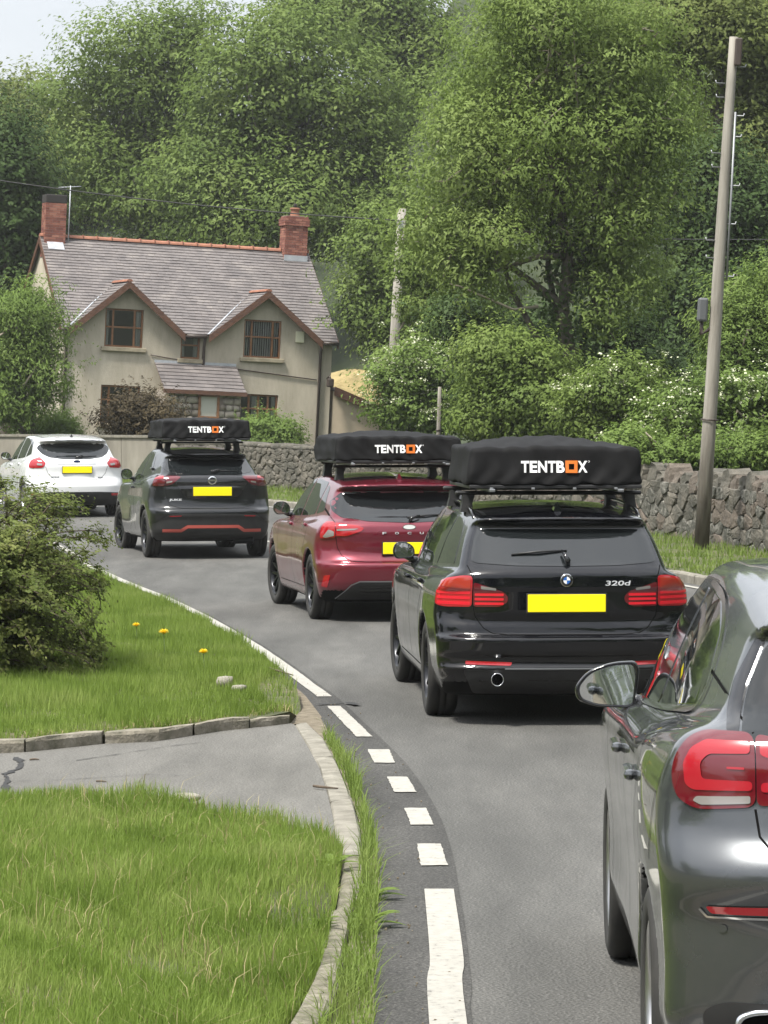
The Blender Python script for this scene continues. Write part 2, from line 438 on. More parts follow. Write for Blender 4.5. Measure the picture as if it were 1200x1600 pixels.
M_DIRT = noisy(principled('bare_dirt', (.17, .14, .10), .95), [(.3, (.09, .075, .05)), (.6, (.19, .16, .115)), (.8, (.30, .26, .19))], scale=14, detail=9, bump=.6, bscale=60, bdist=.02)

# ------------------------------------------------------------------ ground levels (road frame)
SB = math.sin(BANK)
WALL = [(9.8, -14), (9.3, 8), (8.0, 27), (6.5, 39.5), (5.1, 48.0), (3.0, 55.2), (.5, 62), (-2.1, 68), (-5.0, 73), (-9.2, 79), (-16, 85), (-30, 92), (-60, 100)]
def catmull(pts, n=12):
    P = [np.array(p, float) for p in pts]; P = [2 * P[0] - P[1]] + P + [2 * P[-1] - P[-2]]; out = []
    for i in range(1, len(P) - 2):
        for k in range(n):
            t = k / n; a, b, c, d = P[i - 1:i + 3]
            out.append(.5 * (2 * b + (c - a) * t + (2 * a - 5 * b + 4 * c - d) * t ** 2 + (3 * b - a - 3 * c + d) * t ** 3))
    out.append(P[-2]); return np.array(out)
WALLC = catmull(WALL)
def behind(x, y):
    """distance behind the wall line (positive on the wood side)"""
    x = np.atleast_1d(np.asarray(x, float)); y = np.atleast_1d(np.asarray(y, float))
    d2 = (x[:, None] - WALLC[None, :, 0]) ** 2 + (y[:, None] - WALLC[None, :, 1]) ** 2
    i = np.clip(d2.argmin(1), 1, len(WALLC) - 2); t = WALLC[i + 1] - WALLC[i - 1]
    t /= np.linalg.norm(t, axis=1, keepdims=True)
    return np.sqrt(d2.min(1)) * np.sign((x - WALLC[i, 0]) * t[:, 1] - (y - WALLC[i, 1]) * t[:, 0])
def terr(x, y):
    x = np.atleast_1d(np.asarray(x, float)); y = np.atleast_1d(np.asarray(y, float))
    z = rise(y) - SB * (x - 11 * np.tanh(x / 11))
    d = behind(x, y)
    r = np.clip((x + 1) / 5, 0, 1); r = r * r * (3 - 2 * r)
    z = z + np.clip(d - .8, 0, 30) * .16 * r + np.clip(d - 16, 0, 45) * .38 * r
    z = z + np.clip(y - 107, 0, 50) * .34 * (1 - r) * np.clip((d - 5) / 10, 0, 1)
    return z
def tz(x, y): return float(terr(x, y)[0])
gx = np.concatenate([[-500, -300, -180, -110, -70], np.arange(-50, 50.1, 2.0), [70, 110, 180, 300, 500]])
gy = np.concatenate([[-400, -220, -120, -70, -40, -25], np.arange(-15, 150.1, 2.0), [170, 200, 260, 350, 500]])
GX, GY = np.meshgrid(gx, gy); gz = terr(GX.ravel(), GY.ravel()) - .07
Vg = np.stack([GX.ravel(), GY.ravel(), gz], 1); nx, ny = len(gx), len(gy)
ii, jj = np.meshgrid(np.arange(nx - 1), np.arange(ny - 1)); a = (jj * nx + ii).ravel()
obj('ground', mesh_np('ground', Vg, np.stack([a, a + 1, a + nx + 1, a + nx], 1), smooth=True), M_GROUND, None, R4, kind='structure', label='rough green meadow and wooded bank around the road')

KC = gp(466, 1118)
def dip(x, y):
    """the raised verge runs out to nothing at its corner by the entrance"""
    return .068 * np.exp(-(((x - KC[0]) ** 2 + (y - KC[1]) ** 2) / .34 ** 2) ** 1.5)
def sheet(name, poly, mat, z, step=.5, parent=None, bump=0., seed=0, smooth=True, edge=0., **k):
    """flat piece of ground that follows the road's climb; edge gives its rim a depth"""
    V, F, loop = fill2d(poly, step)
    z_ = rise(V[:, 1]) + z
    if bump:
        z_ = z_ + bump * (np.sin(V[:, 0] * 5.1 + seed) * np.sin(V[:, 1] * 3.3 + seed * 2) + .5 * np.sin(V[:, 0] * 13 + V[:, 1] * 9 + seed))
    if seed == 4: z_ = z_ - dip(V[:, 0], V[:, 1])
    P = np.column_stack([V, z_]); F = np.array(F)
    c = np.cross(P[F[:, 1]] - P[F[:, 0]], P[F[:, 2]] - P[F[:, 0]])[:, 2] < 0; F[c] = F[c][:, ::-1]
    fs = [F]
    if edge:
        n = len(P); B = P[loop].copy(); B[:, 2] -= edge; nb = len(loop); P = np.concatenate([P, B])
        fs.append(np.array([(loop[i], loop[(i + 1) % nb], n + (i + 1) % nb, n + i) for i in range(nb)]))
    o = obj(name, mesh_np(name, P, fs, smooth=smooth and not edge), mat, parent, **k)
    if parent is None: o.matrix_world = R4
    return o
def G(*pts): return [gp(*p) for p in pts]

# left edge line of the carriageway: traced, then carried on round the bend and back past the camera
EL = [(.55, -30), (.35, -8), (.24, 4)] + G((700, 1640), (697, 1540), (690, 1440), (684, 1392), (677, 1338), (660, 1278), (634, 1228), (602, 1184), (547, 1129), (507, 1090), (480, 1070), (450, 1047), (400, 1012), (350, 982), (310, 960), (260, 936), (210, 916), (175, 901), (137, 883)) + [(-4.85, 48.2), (-6.1, 53.5), (-8.2, 59.5), (-12.2, 66), (-19, 72.5), (-32, 80), (-57, 88)]
ELC = catmull(EL, 6)
def offset_line(C, d):
    t = np.gradient(C, axis=0); t /= np.linalg.norm(t, axis=1, keepdims=True)
    return C + np.stack([t[:, 1], -t[:, 0]], 1) * d
def smooth1(C, k):
    n = len(C); return np.array([C[max(0, i - k):i + k + 1].mean(0) for i in range(n)])
RIGHT = smooth1(offset_line(ELC, 6.75), 5)
# left rim of the asphalt, traced where it leaves the line at the entrance
rim = catmull([(.12, -30), (-.05, -8), (-.02, 4), (-.03, 8)] + G((583, 1600), (589, 1454), (592, 1372), (579, 1296), (557, 1226), (525, 1165), (500, 1122), (478, 1090), (440, 1056), (390, 1018), (340, 988), (300, 966), (250, 941), (200, 920), (165, 905), (128, 888)), 5)
rim = np.concatenate([rim, offset_line(ELC, -.22)[[i for i in range(len(ELC)) if ELC[i, 1] > 45.2]]])
road_poly = [tuple(p) for p in rim] + [tuple(p) for p in RIGHT[::-1]]
road = sheet('road', road_poly, M_ROAD, 0, .8, kind='structure', label='grey asphalt road bending round the house')
def band(C, w, z, name, mat, parent, i0=0, i1=None, jit=0.):
    C = C[i0:i1]; L_ = offset_line(C, -w / 2); R_ = offset_line(C, w / 2); n = len(C)
    if jit: L_ = L_ + rng.normal(0, jit, L_.shape); R_ = R_ + rng.normal(0, jit, R_.shape)
    A = np.concatenate([L_, R_]); P = np.column_stack([A, rise(A[:, 1]) + z])
    F = np.array([(i, n + i, n + i + 1, i + 1) for i in range(n - 1)])
    o = obj(name, mesh_np(name, P, F), mat, parent)
    if parent is None: o.matrix_world = R4
    return o
# darker, coarser strip outside the line
dk = [tuple(p) for p in rim if 5 < p[1] < 33] 
inn = [tuple(p) for p in offset_line(ELC, .09) if 5 < p[1] < 33][::-1]
sheet('worn_edge', [(p[0] + .0, p[1]) for p in dk] + inn, M_EDGE, .004, .25, road)
# far solid line, near solid line, five dashes across the entrance, right-hand edge line, centre line
yy = ELC[:, 1]
far0 = int(np.argmax(yy > gp(509, 1092)[1] - .05))
def dense(C, step=.25):
    pts = resample([tuple(p) for p in C], step); return np.array([(p.x, p.y) for p in pts])
band(dense(ELC[far0:far0 + 70]), .105, .0095, 'edge_line', M_PAINT, road, jit=.0012)
near = np.array(catmull([(.52, -30), (.33, -8), (.24, 4)] + G((700, 1600), (698, 1500), (686, 1392)), 6))
band(dense(near, .4), .125, .0095, 'edge_line', M_PAINT, road)
for q in (((511, 1105), (532, 1105), (582, 1153), (557, 1153)), ((574, 1173), (608, 1173), (617, 1194), (585, 1194)), ((605, 1216), (636, 1216), (651, 1240), (616, 1240)), ((632, 1265), (666, 1265), (678, 1291), (642, 1291)), ((652, 1321), (689, 1321), (700, 1355), (657, 1355))):
    pl = G(*q); fine = resample(pl, .05, True)
    sheet('painted_dash', [(p.x + random.uniform(-.003, .003), p.y + random.uniform(-.008, .008)) for p in fine], M_PAINT, .0095, .08, road)
band(dense(offset_line(RIGHT, -.25), .5), .10, .0095, 'edge_line', M_PAINT, road)
CL = smooth1(offset_line(ELC, 3.4), 4); s_acc = 0
CLd = dense(CL, .5)
for k in range(0, len(CLd) - 8, 12):
    if -20 < CLd[k, 1] < 75: band(CLd[k:k + 8], .10, .0095, 'centre_dash', M_PAINT, road)

# driveway apron, concrete edging, kerbs, verges
strip_l = G((460, 1135), (480, 1168), (500, 1205), (512, 1245), (520, 1280), (525, 1318), (532, 1345))
strip_r = G((480, 1132), (505, 1155), (525, 1190), (542, 1230), (556, 1268), (565, 1302), (566, 1340))
low_edge = G((525, 1331), (500, 1314), (430, 1292), (330, 1281), (230, 1257), (140, 1259), (0, 1256), (-300, 1256), (-900, 1252))
kerb_b = G((-900, 1205), (-300, 1188), (0, 1180), (45, 1178), (165, 1165), (240, 1162), (345, 1145), (415, 1138), (455, 1133))
drive = sheet('driveway', [tuple(p) for p in strip_l[:-1]] + low_edge + kerb_b, M_DRIVE, .012, .3, kind='structure', label='worn grey asphalt driveway apron between the two grass verges')
edg = empty('driveway_edging', R4, kind='structure', label='flush pale concrete strip edging the driveway')
L_ = resample(strip_l, .05); Rr = resample(strip_r, .05); 
def lerp_line(pl, t):
    pl = [Vector(p).to_2d() for p in pl]; d = [0]
    for a_, b_ in zip(pl[:-1], pl[1:]): d.append(d[-1] + (b_ - a_).length)
    s_ = t * d[-1]
    for i in range(len(pl) - 1):
        if s_ <= d[i + 1] + 1e-9:
            return pl[i].lerp(pl[i + 1], (s_ - d[i]) / max(d[i + 1] - d[i], 1e-9))
    return pl[-1]
def block_row(parent, left, right, n, ztop, mat, name, gap=.012, depth=.16, jz=.004, jx=.004, ts=None):
    """row of stones between two lines; every stone its own mesh with worn edges"""
    ts = ts or [k / n for k in range(n + 1)]
    for k in range(n):
        t0, t1 = ts[k], ts[k + 1]; Ls = (lerp_line(left, 1) - lerp_line(left, 0)).length; g = gap / max(Ls, .1) / 2
        m = 4; vs = []; dz = random.uniform(-jz, jz); dx = random.uniform(-jx, jx)
        zt_ = ztop[k] if isinstance(ztop, (list, tuple)) else ztop
        for i in range(m + 1):
            t = (t0 + g) + (t1 - t0 - 2 * g) * i / m; l, r = lerp_line(left, t), lerp_line(right, t); e = .92 if i in (0, m) else 1
            zz = float(rise(l.y))
            c = (l + r) / 2
            row = [(l, -depth), (l, zt_ * .9 - .012), (l.lerp(r, .1), zt_ * e), (l.lerp(r, .5), zt_ * e + .003), (l.lerp(r, .9), zt_ * e), (r, zt_ * .9 - .012), (r, -depth)]
            for (p, z) in row:
                vs.append((p.x + dx + random.uniform(-.004, .004), p.y + random.uniform(-.004, .004), zz + z + dz + random.uniform(-.003, .003)))
        fs = []; w = 7
        for i in range(m):
            for j in range(w - 1): fs.append((i*w+j, i*w+j+1, (i+1)*w+j+1, (i+1)*w+j))
        fs.append(tuple(range(w))); fs.append(tuple(m * w + j for j in range(w))[::-1])
        MB().add(vs, [f[::-1] for f in fs]).build(name, mat, parent)
block_row(edg, strip_l, strip_r, 3, .016, M_CONC, 'edging_slab', gap=.012, jz=.001, jx=0, depth=.1)
# kerb that carries on beside the near verge, broken and half buried
near_l = G((532, 1348), (524, 1400), (519, 1435), (506, 1490), (494, 1530), (462, 1600)) + [(-.52, 8.2), (-.62, 4), (-.65, -6)]
near_r = G((566, 1343), (561, 1390), (551, 1435), (541, 1490), (530, 1535), (508, 1600)) + [(-.40, 8.2), (-.48, 4), (-.50, -6)]
kn = empty('kerb', R4, kind='structure', label='broken mossy kerb stones beside the long grass')
LL = [0, .08, .15, .21, .27, .33, .40, .5, .62, .75, .87, 1]
block_row(kn, near_l, near_r, len(LL) - 1, [.03, .045, .05, .03, .055, .045, .05, .05, .05, .05, .05], M_KERB2, 'kerb_stone', gap=.06, jz=.018, jx=.02, ts=LL)
kt = empty('kerb', R4, kind='structure', label='pale kerb stones edging the dandelion verge along the driveway')
kf = G((-420, 1198), (-180, 1190), (0, 1180), (45, 1178), (165, 1165), (240, 1162), (345, 1145), (415, 1138), (455, 1133))
kb_ = [(p[0] + .03, p[1] + .16) for p in kf[:-1]] + [(kf[-1][0] - .01, kf[-1][1] + .10)]
block_row(kt, kb_, kf, 6, [.09, .09, .09, .088, .082, .07], M_KERB, 'kerb_stone', gap=.02, jz=.006, jx=.01, ts=[0, .2, .42, .575, .76, .9, 1])
# verges
V_LOW = [tuple(p) for p in near_l[:-3]] + [(-.54, 8.2), (-.64, 4), (-.66, 1), (-14, 1), (-14, 17.3)] + low_edge[::-1][1:]
V_LOW = [(p[0] - .01 if i < 6 else p[0], p[1]) for i, p in enumerate(V_LOW)]
vl = sheet('grass_verge', V_LOW, M_SOIL, .035, .35, bump=.012, seed=1, edge=.12, kind='structure', label='near verge of long green grass beside the broken kerb')
V_ISL = [(p[0], p[1] - .06) for p in kb_] + G((470, 1112), (462, 1090), (436, 1062), (390, 1026), (335, 992), (290, 968), (240, 945), (190, 924), (150, 908), (118, 893)) + [(-5.1, 48.2), (-6.4, 53.6), (-8.5, 59.7), (-12.5, 66.2), (-19, 72.8), (-28, 78), (-28, 30), (-14, 20.5)]
vi = sheet('grass_verge', V_ISL, M_SOIL, .07, .35, bump=.018, seed=4, edge=.14, kind='structure', label='raised verge with dandelions inside the bend')
# dirt fringe along the kerbs
#sheet('dirt_patch', G((395, 1425), (430, 1412), (470, 1418), (505, 1425), (512, 1452), (480, 1462), (430, 1455)), M_DIRT, .055, .12, vl, bump=.006)
#sheet('dirt_patch', G((415, 1075), (445, 1068), (470, 1085), (478, 1110), (462, 1122), (430, 1118), (405, 1100)), M_DIRT, .095, .15, vi, bump=.006)
sheet('dirt_corner', G((330, 1148), (425, 1139), (470, 1131), (484, 1131), (503, 1122), (478, 1089), (440, 1055), (395, 1040), (330, 1115)), M_DIRT, .005, .2, kind='structure', label='bare dirt at the corner of the driveway')
# verge and kerb on the outside of the bend
RK = dense(RIGHT, .6); keep = (RK[:, 1] > 20) & (RK[:, 0] > -12); RKv = RK[keep]
out = smooth1(WALLC, 1); VR_OUT = [tuple(p) for p in WALLC if p[1] > 18 and p[0] > -13][::-1]
VR_IN = [tuple(p) for p in offset_line(RKv, .14)]
vr = sheet('grass_verge', VR_IN + VR_OUT, M_SOIL, .10, .9, bump=.02, seed=9, kind='structure', label='narrow grass verge at the foot of the stone wall')
ko = empty('kerb', R4, kind='structure', label='low kerb on the outside of the bend')
ki = [tuple(p) for p in RKv]; kx = [tuple(p) for p in offset_line(RKv, .14)]
block_row(ko, ki, kx, 46, .115, M_CONC, 'kerb_stone', gap=.015, jz=.004)
# cracks and bits lying about
M_CRACK = principled('tar_crack', (.02, .02, .02), .8)
band(dense(np.array(G((4, 1245), (12, 1222), (8, 1213), (28, 1206), (34, 1196), (24, 1187))), .08), .035, .0165, 'tar_seam', M_CRACK, drive, jit=.008)
band(dense(np.array(G((120, 1192), (180, 1183), (260, 1170), (330, 1162))), .1), .008, .0165, 'crack', M_CRACK, drive, jit=.006)
band(dense(np.array(G((20, 1225), (110, 1222), (230, 1214), (300, 1216))), .1), .006, .0165, 'crack', M_CRACK, drive, jit=.006)
band(dense(np.array(G((500, 1103), (540, 1100), (560, 1104))), .1), .05, .014, 'tar_seam', M_CRACK, road, jit=.012)

# ------------------------------------------------------------------ stone wall
M_STONE = noisy(principled('wall_stone', (.22, .20, .17), .9), [(.25, (.035, .036, .028)), (.45, (.082, .077, .062)), (.62, (.145, .13, .106)), (.8, (.25, .23, .19))], scale=2.2, detail=10, rough_in=.7, bump=.7, bscale=14, bdist=.04)
M_STONE_P = noisy(principled('pinkish_stone', (.27, .20, .16), .9), [(.3, (.06, .05, .04)), (.55, (.125, .103, .082)), (.8, (.22, .188, .155))], scale=3, detail=10, rough_in=.7, bump=.7, bscale=14, bdist=.04)
M_LICH = noisy(principled('lichen_stone', (.2, .19, .17), .9), [(.36, (.032, .035, .026)), (.5, (.08, .078, .065)), (.60, (.18, .172, .15)), (.66, (.38, .37, .33))], scale=5.5, detail=10, rough_in=.75, bump=.7, bscale=14, bdist=.04)
M_MORTAR = noisy(principled('wall_mortar', (.14, .13, .11), .95), [(.3, (.07, .067, .055)), (.7, (.18, .168, .14))], scale=6, bump=.6, bscale=20, bdist=.03)
def stone_mesh(seed):
    r = random.Random(seed); bm = bmesh.new(); bmesh.ops.create_cube(bm, size=1)
    bmesh.ops.subdivide_edges(bm, edges=list(bm.edges), cuts=1, use_grid_fill=True)
    for v in bm.verts:
        d = v.co.copy(); n = sum(1 for c in d if abs(c) > .4)
        k = {1: 1.06, 2: .95, 3: .84}.get(n, 1)
        v.co = d * k + Vector((r.uniform(-.06, .06), r.uniform(-.06, .06), r.uniform(-.06, .06)))
    me = bpy.data.meshes.new('stone'); bm.to_mesh(me); bm.free()
    me.polygons.foreach_set('use_smooth', np.ones(len(me.polygons), bool)); return me
STONES = []
for k in range(14):
    me = stone_mesh(k); me.materials.append([M_STONE, M_LICH, M_STONE, M_STONE_P][k % 4]); STONES.append(me)
wroot = empty('stone_wall', R4, label='rough stone wall with upright coping stones behind the pole', cat='wall')
wd = dense(WALLC, .1); wl = np.concatenate([[0], np.cumsum(np.linalg.norm(np.diff(wd, axis=0), axis=1))])
def wpt(s_):
    x = np.interp(s_, wl, wd[:, 0]); y = np.interp(s_, wl, wd[:, 1]); x2 = np.interp(s_ + .2, wl, wd[:, 0]); y2 = np.interp(s_ + .2, wl, wd[:, 1])
    return x, y, math.atan2(y2 - y, x2 - x)
def s_at(y): return float(np.interp(y, wd[:, 1], wl))
S_A, S_B, S_C = s_at(41), s_at(54.5), s_at(72.2)
S_0 = s_at(12)
WH = .95
core = MB()                                             # mortar core
N_ = 90; ss = np.linspace(S_0, S_C, N_); vs = []
for s_ in ss:
    x, y, a = wpt(s_); nx_, ny_ = -math.sin(a), math.cos(a); z = float(rise(y))
    for d, h in ((.20, -.2), (.20, WH - .03), (-.20, WH - .03), (-.20, -.2)): vs.append((x + nx_ * d, y + ny_ * d, z + h))
fs = [(i*4+j, i*4+j+1, i*4+j+5, i*4+j+4) for i in range(N_ - 1) for j in range(3)] + [(0, 1, 2, 3), tuple((N_-1)*4+j for j in range(4))]
core.add(vs, fs).build('wall_core', M_MORTAR, wroot)
rw = random.Random(5)
def clip_half(poly, nx_, ny_, c):
    out_ = []
    for i in range(len(poly)):
        p, q = poly[i], poly[(i + 1) % len(poly)]; a_, b_ = p[0] * nx_ + p[1] * ny_ - c, q[0] * nx_ + q[1] * ny_ - c
        if a_ <= 0: out_.append(p)
        if (a_ < 0) != (b_ < 0): t = a_ / (a_ - b_); out_.append((p[0] + (q[0] - p[0]) * t, p[1] + (q[1] - p[1]) * t))
    return out_
def masonry(s0, s1, h, nrow, wmean, seed, make):
    """rubble masonry: uneven cells of a jittered net; make(cell outline in metres along and up the wall)"""
    r = random.Random(seed); pts = []; hh = h / nrow; AX = .62
    for j in range(nrow):
        s_ = s0 + r.uniform(-.2, .2) * wmean
        while s_ < s1 + wmean:
            pts.append((s_ * AX, (j + .5 + r.uniform(-.30, .30)) * hh)); s_ += wmean * r.uniform(.55, 1.5)
    for i, p in enumerate(pts):
        cell = [((s0 - .3) * AX, 0), ((s1 + .3) * AX, 0), ((s1 + .3) * AX, h), ((s0 - .3) * AX, h)]
        for k, q in enumerate(pts):
            if k != i and abs(q[0] - p[0]) < 1.2 and abs(q[1] - p[1]) < 1.0:
                dx, dz = q[0] - p[0], q[1] - p[1]; cell = clip_half(cell, dx, dz, (q[0] ** 2 + q[1] ** 2 - p[0] ** 2 - p[1] ** 2) / 2)
                if len(cell) < 3: break
        if len(cell) >= 3: make([(u / AX, z) for u, z in cell], r)
def cell_mesh(cell, r, joint=.007):
    cx = sum(p[0] for p in cell) / len(cell); cz = sum(p[1] for p in cell) / len(cell)
    rad = max(math.hypot(p[0] - cx, p[1] - cz) for p in cell)
    if rad < .05: return None
    ol = rounded([(p[0] - cx, p[1] - cz) for p in cell], .06, 2); n = len(ol); pr = r.uniform(.012, .045); tx, tz_ = r.uniform(-.07, .07), r.uniform(-.07, .07)
    vs = []
    for (sh, d) in ((joint, 0.), (joint + .004, pr * .65), (joint + .016, pr)):
        k = max(.25, 1 - sh / rad * 1.5)
        for (u, z) in ol:
            jt = r.uniform(-.006, .006); vs.append((u * k + jt, z * k + jt, d + (u * tx + z * tz_) * (d > 0) + (r.uniform(-.008, .008) if d else 0)))
    vs.append((0, 0, pr + r.uniform(0, .015)))
    fs = [(i*n+k, i*n+(k+1)%n, (i+1)*n+(k+1)%n, (i+1)*n+k) for i in range(2) for k in range(n)] + [(2*n+k, 2*n+(k+1)%n, 3*n) for k in range(n)]
    return cx, cz, vs, fs
WMATS = [M_STONE, M_LICH, M_STONE, M_LICH, M_STONE_P, M_STONE]
def place_cell(cell, r, joined=None):
    q = cell_mesh(cell, r)
    if q is None: return
    cx, cz, vs, fs = q; x, y, a = wpt(cx); nx_, ny_ = -math.sin(a), math.cos(a); z0 = float(rise(y))
    ox, oy = x + nx_ * .2, y + ny_ * .2
    pts = [(ox + math.cos(a) * u + nx_ * d, oy + math.sin(a) * u + ny_ * d, z0 + cz + z) for u, z, d in vs]
    if joined is not None: joined.add(pts, fs); return
    MB().add(pts, fs).build('stone', WMATS[r.randrange(6)], wroot)
masonry(S_A, S_B, WH, 5, .42, 5, lambda c, r: place_cell(c, r))
s_ = S_A
while s_ < S_B:
    w = rw.uniform(.20, .38)
    x, y, a = wpt(s_); hh = rw.uniform(.15, .30); vs = []
    for (sx, kz) in ((1, -.06), (1.02, .35), (.8, .78), (.38, 1.0)):
        for (u, v) in ((-.5, -.21), (.5, -.21), (.5, .21), (-.5, .21)): vs.append((u * w * sx + rw.uniform(-.025, .025), v * (1 - .15 * kz) + rw.uniform(-.02, .02), hh * kz + rw.uniform(-.02, .02)))
    fs = [(i*4+k, i*4+(k+1)%4, (i+1)*4+(k+1)%4, (i+1)*4+k) for i in range(3) for k in range(4)] + [(12, 13, 14, 15)]
    M = Matrix.Translation((x, y, float(rise(y)) + WH - .02)) @ Matrix.Rotation(a, 4, 'Z') @ Matrix.Rotation(rw.uniform(-.16, .16), 4, 'Y')
    MB().add([M @ Vector(v) for v in vs], fs).build('coping_stone', WMATS[rw.choice((0, 2, 4, 4, 5))], wroot)
    s_ += w + rw.uniform(.01, .14)
jm = MB()
masonry(S_0, S_A - .32, WH, 5, .45, 6, lambda c, r: place_cell(c, r, jm)); masonry(S_B + .32, S_C - .3, WH, 7, .32, 7, lambda c, r: place_cell(c, r, jm))
s_ = S_0
while s_ < S_C:
    if not (S_A - .1 < s_ < S_B + .1):
        x, y, a = wpt(s_); me = STONES[rw.randrange(14)]; hh = rw.uniform(.08, .16)
        M = Matrix.Translation((x, y, float(rise(y)) + WH + .03)) @ Matrix.Rotation(a, 4, 'Z') @ Matrix.Diagonal((.4, .44, hh, 1))
        jm.add([M @ v.co for v in me.vertices], [tuple(p.vertices) for p in me.polygons], True)
    s_ += .36
jm.build('far_stones', M_STONE, wroot, kind='stuff')
M_REND = noisy(principled('garden_render', (.25, .23, .19), .9), [(.3, (.16, .145, .12)), (.6, (.26, .24, .20)), (.8, (.33, .31, .27))], scale=1.6, detail=10, bump=.4, bscale=40, bdist=.01, stretch=(1, 1, .4))
gw_ = empty('garden_wall', R4, label='plain brown rendered garden wall in front of the house', cat='wall')
gs = np.linspace(S_C + .02, s_at(88), 9)
for k in range(8):
    vs = []
    hh = 1.10 if k < 4 else 1.42
    for s_ in (gs[k] + .012, gs[k + 1] - .012):
        x, y, a = wpt(s_); nx_, ny_ = -math.sin(a), math.cos(a); z = float(rise(y))
        for d, h in ((.1, -.2), (.1, hh), (-.1, hh), (-.1, -.2)): vs.append((x + nx_ * d, y + ny_ * d, z + h))
    MB().add(vs, [(0, 1, 5, 4), (1, 2, 6, 5), (2, 3, 7, 6), (3, 0, 4, 7), (3, 2, 1, 0), (4, 5, 6, 7)]).build('wall_panel', M_REND, gw_)
    vs = []
    for s_ in (gs[k], gs[k + 1]):
        x, y, a = wpt(s_); nx_, ny_ = -math.sin(a), math.cos(a); z = float(rise(y))
        for d, h in ((.14, hh + .003), (.14, hh + .06), (-.14, hh + .06), (-.14, hh + .003)): vs.append((x + nx_ * d, y + ny_ * d, z + h))
    MB().add(vs, [(0, 1, 5, 4), (1, 2, 6, 5), (2, 3, 7, 6), (3, 0, 4, 7), (3, 2, 1, 0), (4, 5, 6, 7)]).build('wall_cap', M_CONC, gw_)
# ------------------------------------------------------------------ car materials
def flake_paint(name, col, rough, metal, coat=1., spec=.5):
    m = principled(name, col, rough, metal, coat, spec); N, L, B = nodes(m)
    tc = N.new('ShaderNodeTexCoord'); n = N.new('ShaderNodeTexNoise'); n.inputs['Scale'].default_value = 3; n.inputs['Detail'].default_value = 8
    L.new(tc.outputs['Object'], n.inputs['Vector'])
    mr = N.new('ShaderNodeMapRange'); mr.inputs['To Min'].default_value = max(.02, rough - .06); mr.inputs['To Max'].default_value = rough + .1
    L.new(n.outputs['Fac'], mr.inputs[0]); L.new(mr.outputs[0], B.inputs['Roughness'])
    # road film on the lower body
    sp = N.new('ShaderNodeSeparateXYZ'); L.new(tc.outputs['Object'], sp.inputs[0])
    mz = N.new('ShaderNodeMapRange'); mz.inputs['From Min'].default_value = .65; mz.inputs['From Max'].default_value = .15
    mz.inputs['To Min'].default_value = 0; mz.inputs['To Max'].default_value = .16; L.new(sp.outputs['Z'], mz.inputs[0])
    mu = N.new('ShaderNodeMath'); mu.operation = 'MULTIPLY'; L.new(mz.outputs[0], mu.inputs[0]); L.new(n.outputs['Fac'], mu.inputs[1])
    mx = N.new('ShaderNodeMixRGB'); mx.inputs[1].default_value = (*col, 1); mx.inputs[2].default_value = (.10, .09, .075, 1)
    L.new(mu.outputs[0], mx.inputs[0]); L.new(mx.outputs[0], B.inputs['Base Color'])
    cr = N.new('ShaderNodeMapRange'); cr.inputs['From Max'].default_value = .35; cr.inputs['To Min'].default_value = .03; cr.inputs['To Max'].default_value = .35
    L.new(mu.outputs[0], cr.inputs[0]); L.new(cr.outputs[0], B.inputs['Coat Roughness'])
    return m
P_BLACK = flake_paint('black_paint', (.002, .0023, .0038), .25, .0, spec=.08)
P_GREY = flake_paint('graphite_paint', (.088, .094, .101), .25, .7)
P_SLATE = flake_paint('dark_grey_paint', (.011, .012, .0135), .28, .3, spec=.2)
P_RED = flake_paint('ruby_paint', (.17, .011, .026), .28, .45)
P_WHITE = flake_paint('white_paint', (.75, .76, .77), .25, 0)
M_GLASS = principled('tinted_glass', (.010, .012, .013), .02, spec=.55, coat=.25)
M_PLAST = noisy(principled('black_plastic', (.016, .016, .017), .5), [(.3, (.012, .012, .013)), (.7, (.024, .024, .024))], scale=9)
M_GLOSSB = principled('gloss_black', (.008, .008, .009), .1, coat=.6)
M_SEAM = principled('panel_gap', (.003, .003, .003), .8, spec=.1)
M_UNDER = principled('underbody', (.008, .008, .008), .85, spec=.1)
M_TYRE = noisy(principled('rubber', (.02, .02, .02), .75), [(.3, (.014, .014, .014)), (.75, (.035, .033, .03))], scale=7)
M_RIMD = principled('dark_alloy', (.035, .036, .04), .3, .8)
M_RIMS = principled('silver_alloy', (.45, .45, .46), .28, .9)
M_CHROME = principled('chrome', (.72, .73, .74), .12, 1.)
M_SATIN = principled('satin_trim', (.30, .31, .32), .35, .7)
M_RED = principled('red_lens', (.36, .008, .014), .08, coat=1., spec=.6)
M_REDD = principled('dark_red_lens', (.11, .004, .010), .07, coat=1., spec=.6)
M_REDL = principled('lit_red_bar', (.46, .007, .018), .25, coat=.6, emit=(1, .015, .03), es=.09)
M_REDG = principled('red_bar', (.34, .008, .018), .2, coat=.8)
M_AMB = principled('amber_lens', (.34, .028, .014), .1, coat=1.)
M_CLEAR = principled('clear_lens', (.28, .26, .25), .15, .3, coat=1.)
M_YEL = principled('plate_yellow', (1.0, .83, .0), .45)
M_WHT = principled('badge_white', (.8, .8, .8), .3)
M_BLUE = principled('badge_blue', (.02, .12, .42), .25, coat=.5)
M_NAVY = principled('badge_navy', (.012, .03, .11), .2, coat=.7)
M_MIRR = principled('mirror_glass', (.75, .77, .78), .02, 1.)
M_CORAL = principled('coral_trim', (.45, .09, .07), .35)
M_SILV = principled('badge_silver', (.62, .63, .65), .35, .25)
M_LAMP = principled('head_lamp', (.5, .52, .54), .08, .4, coat=1.)

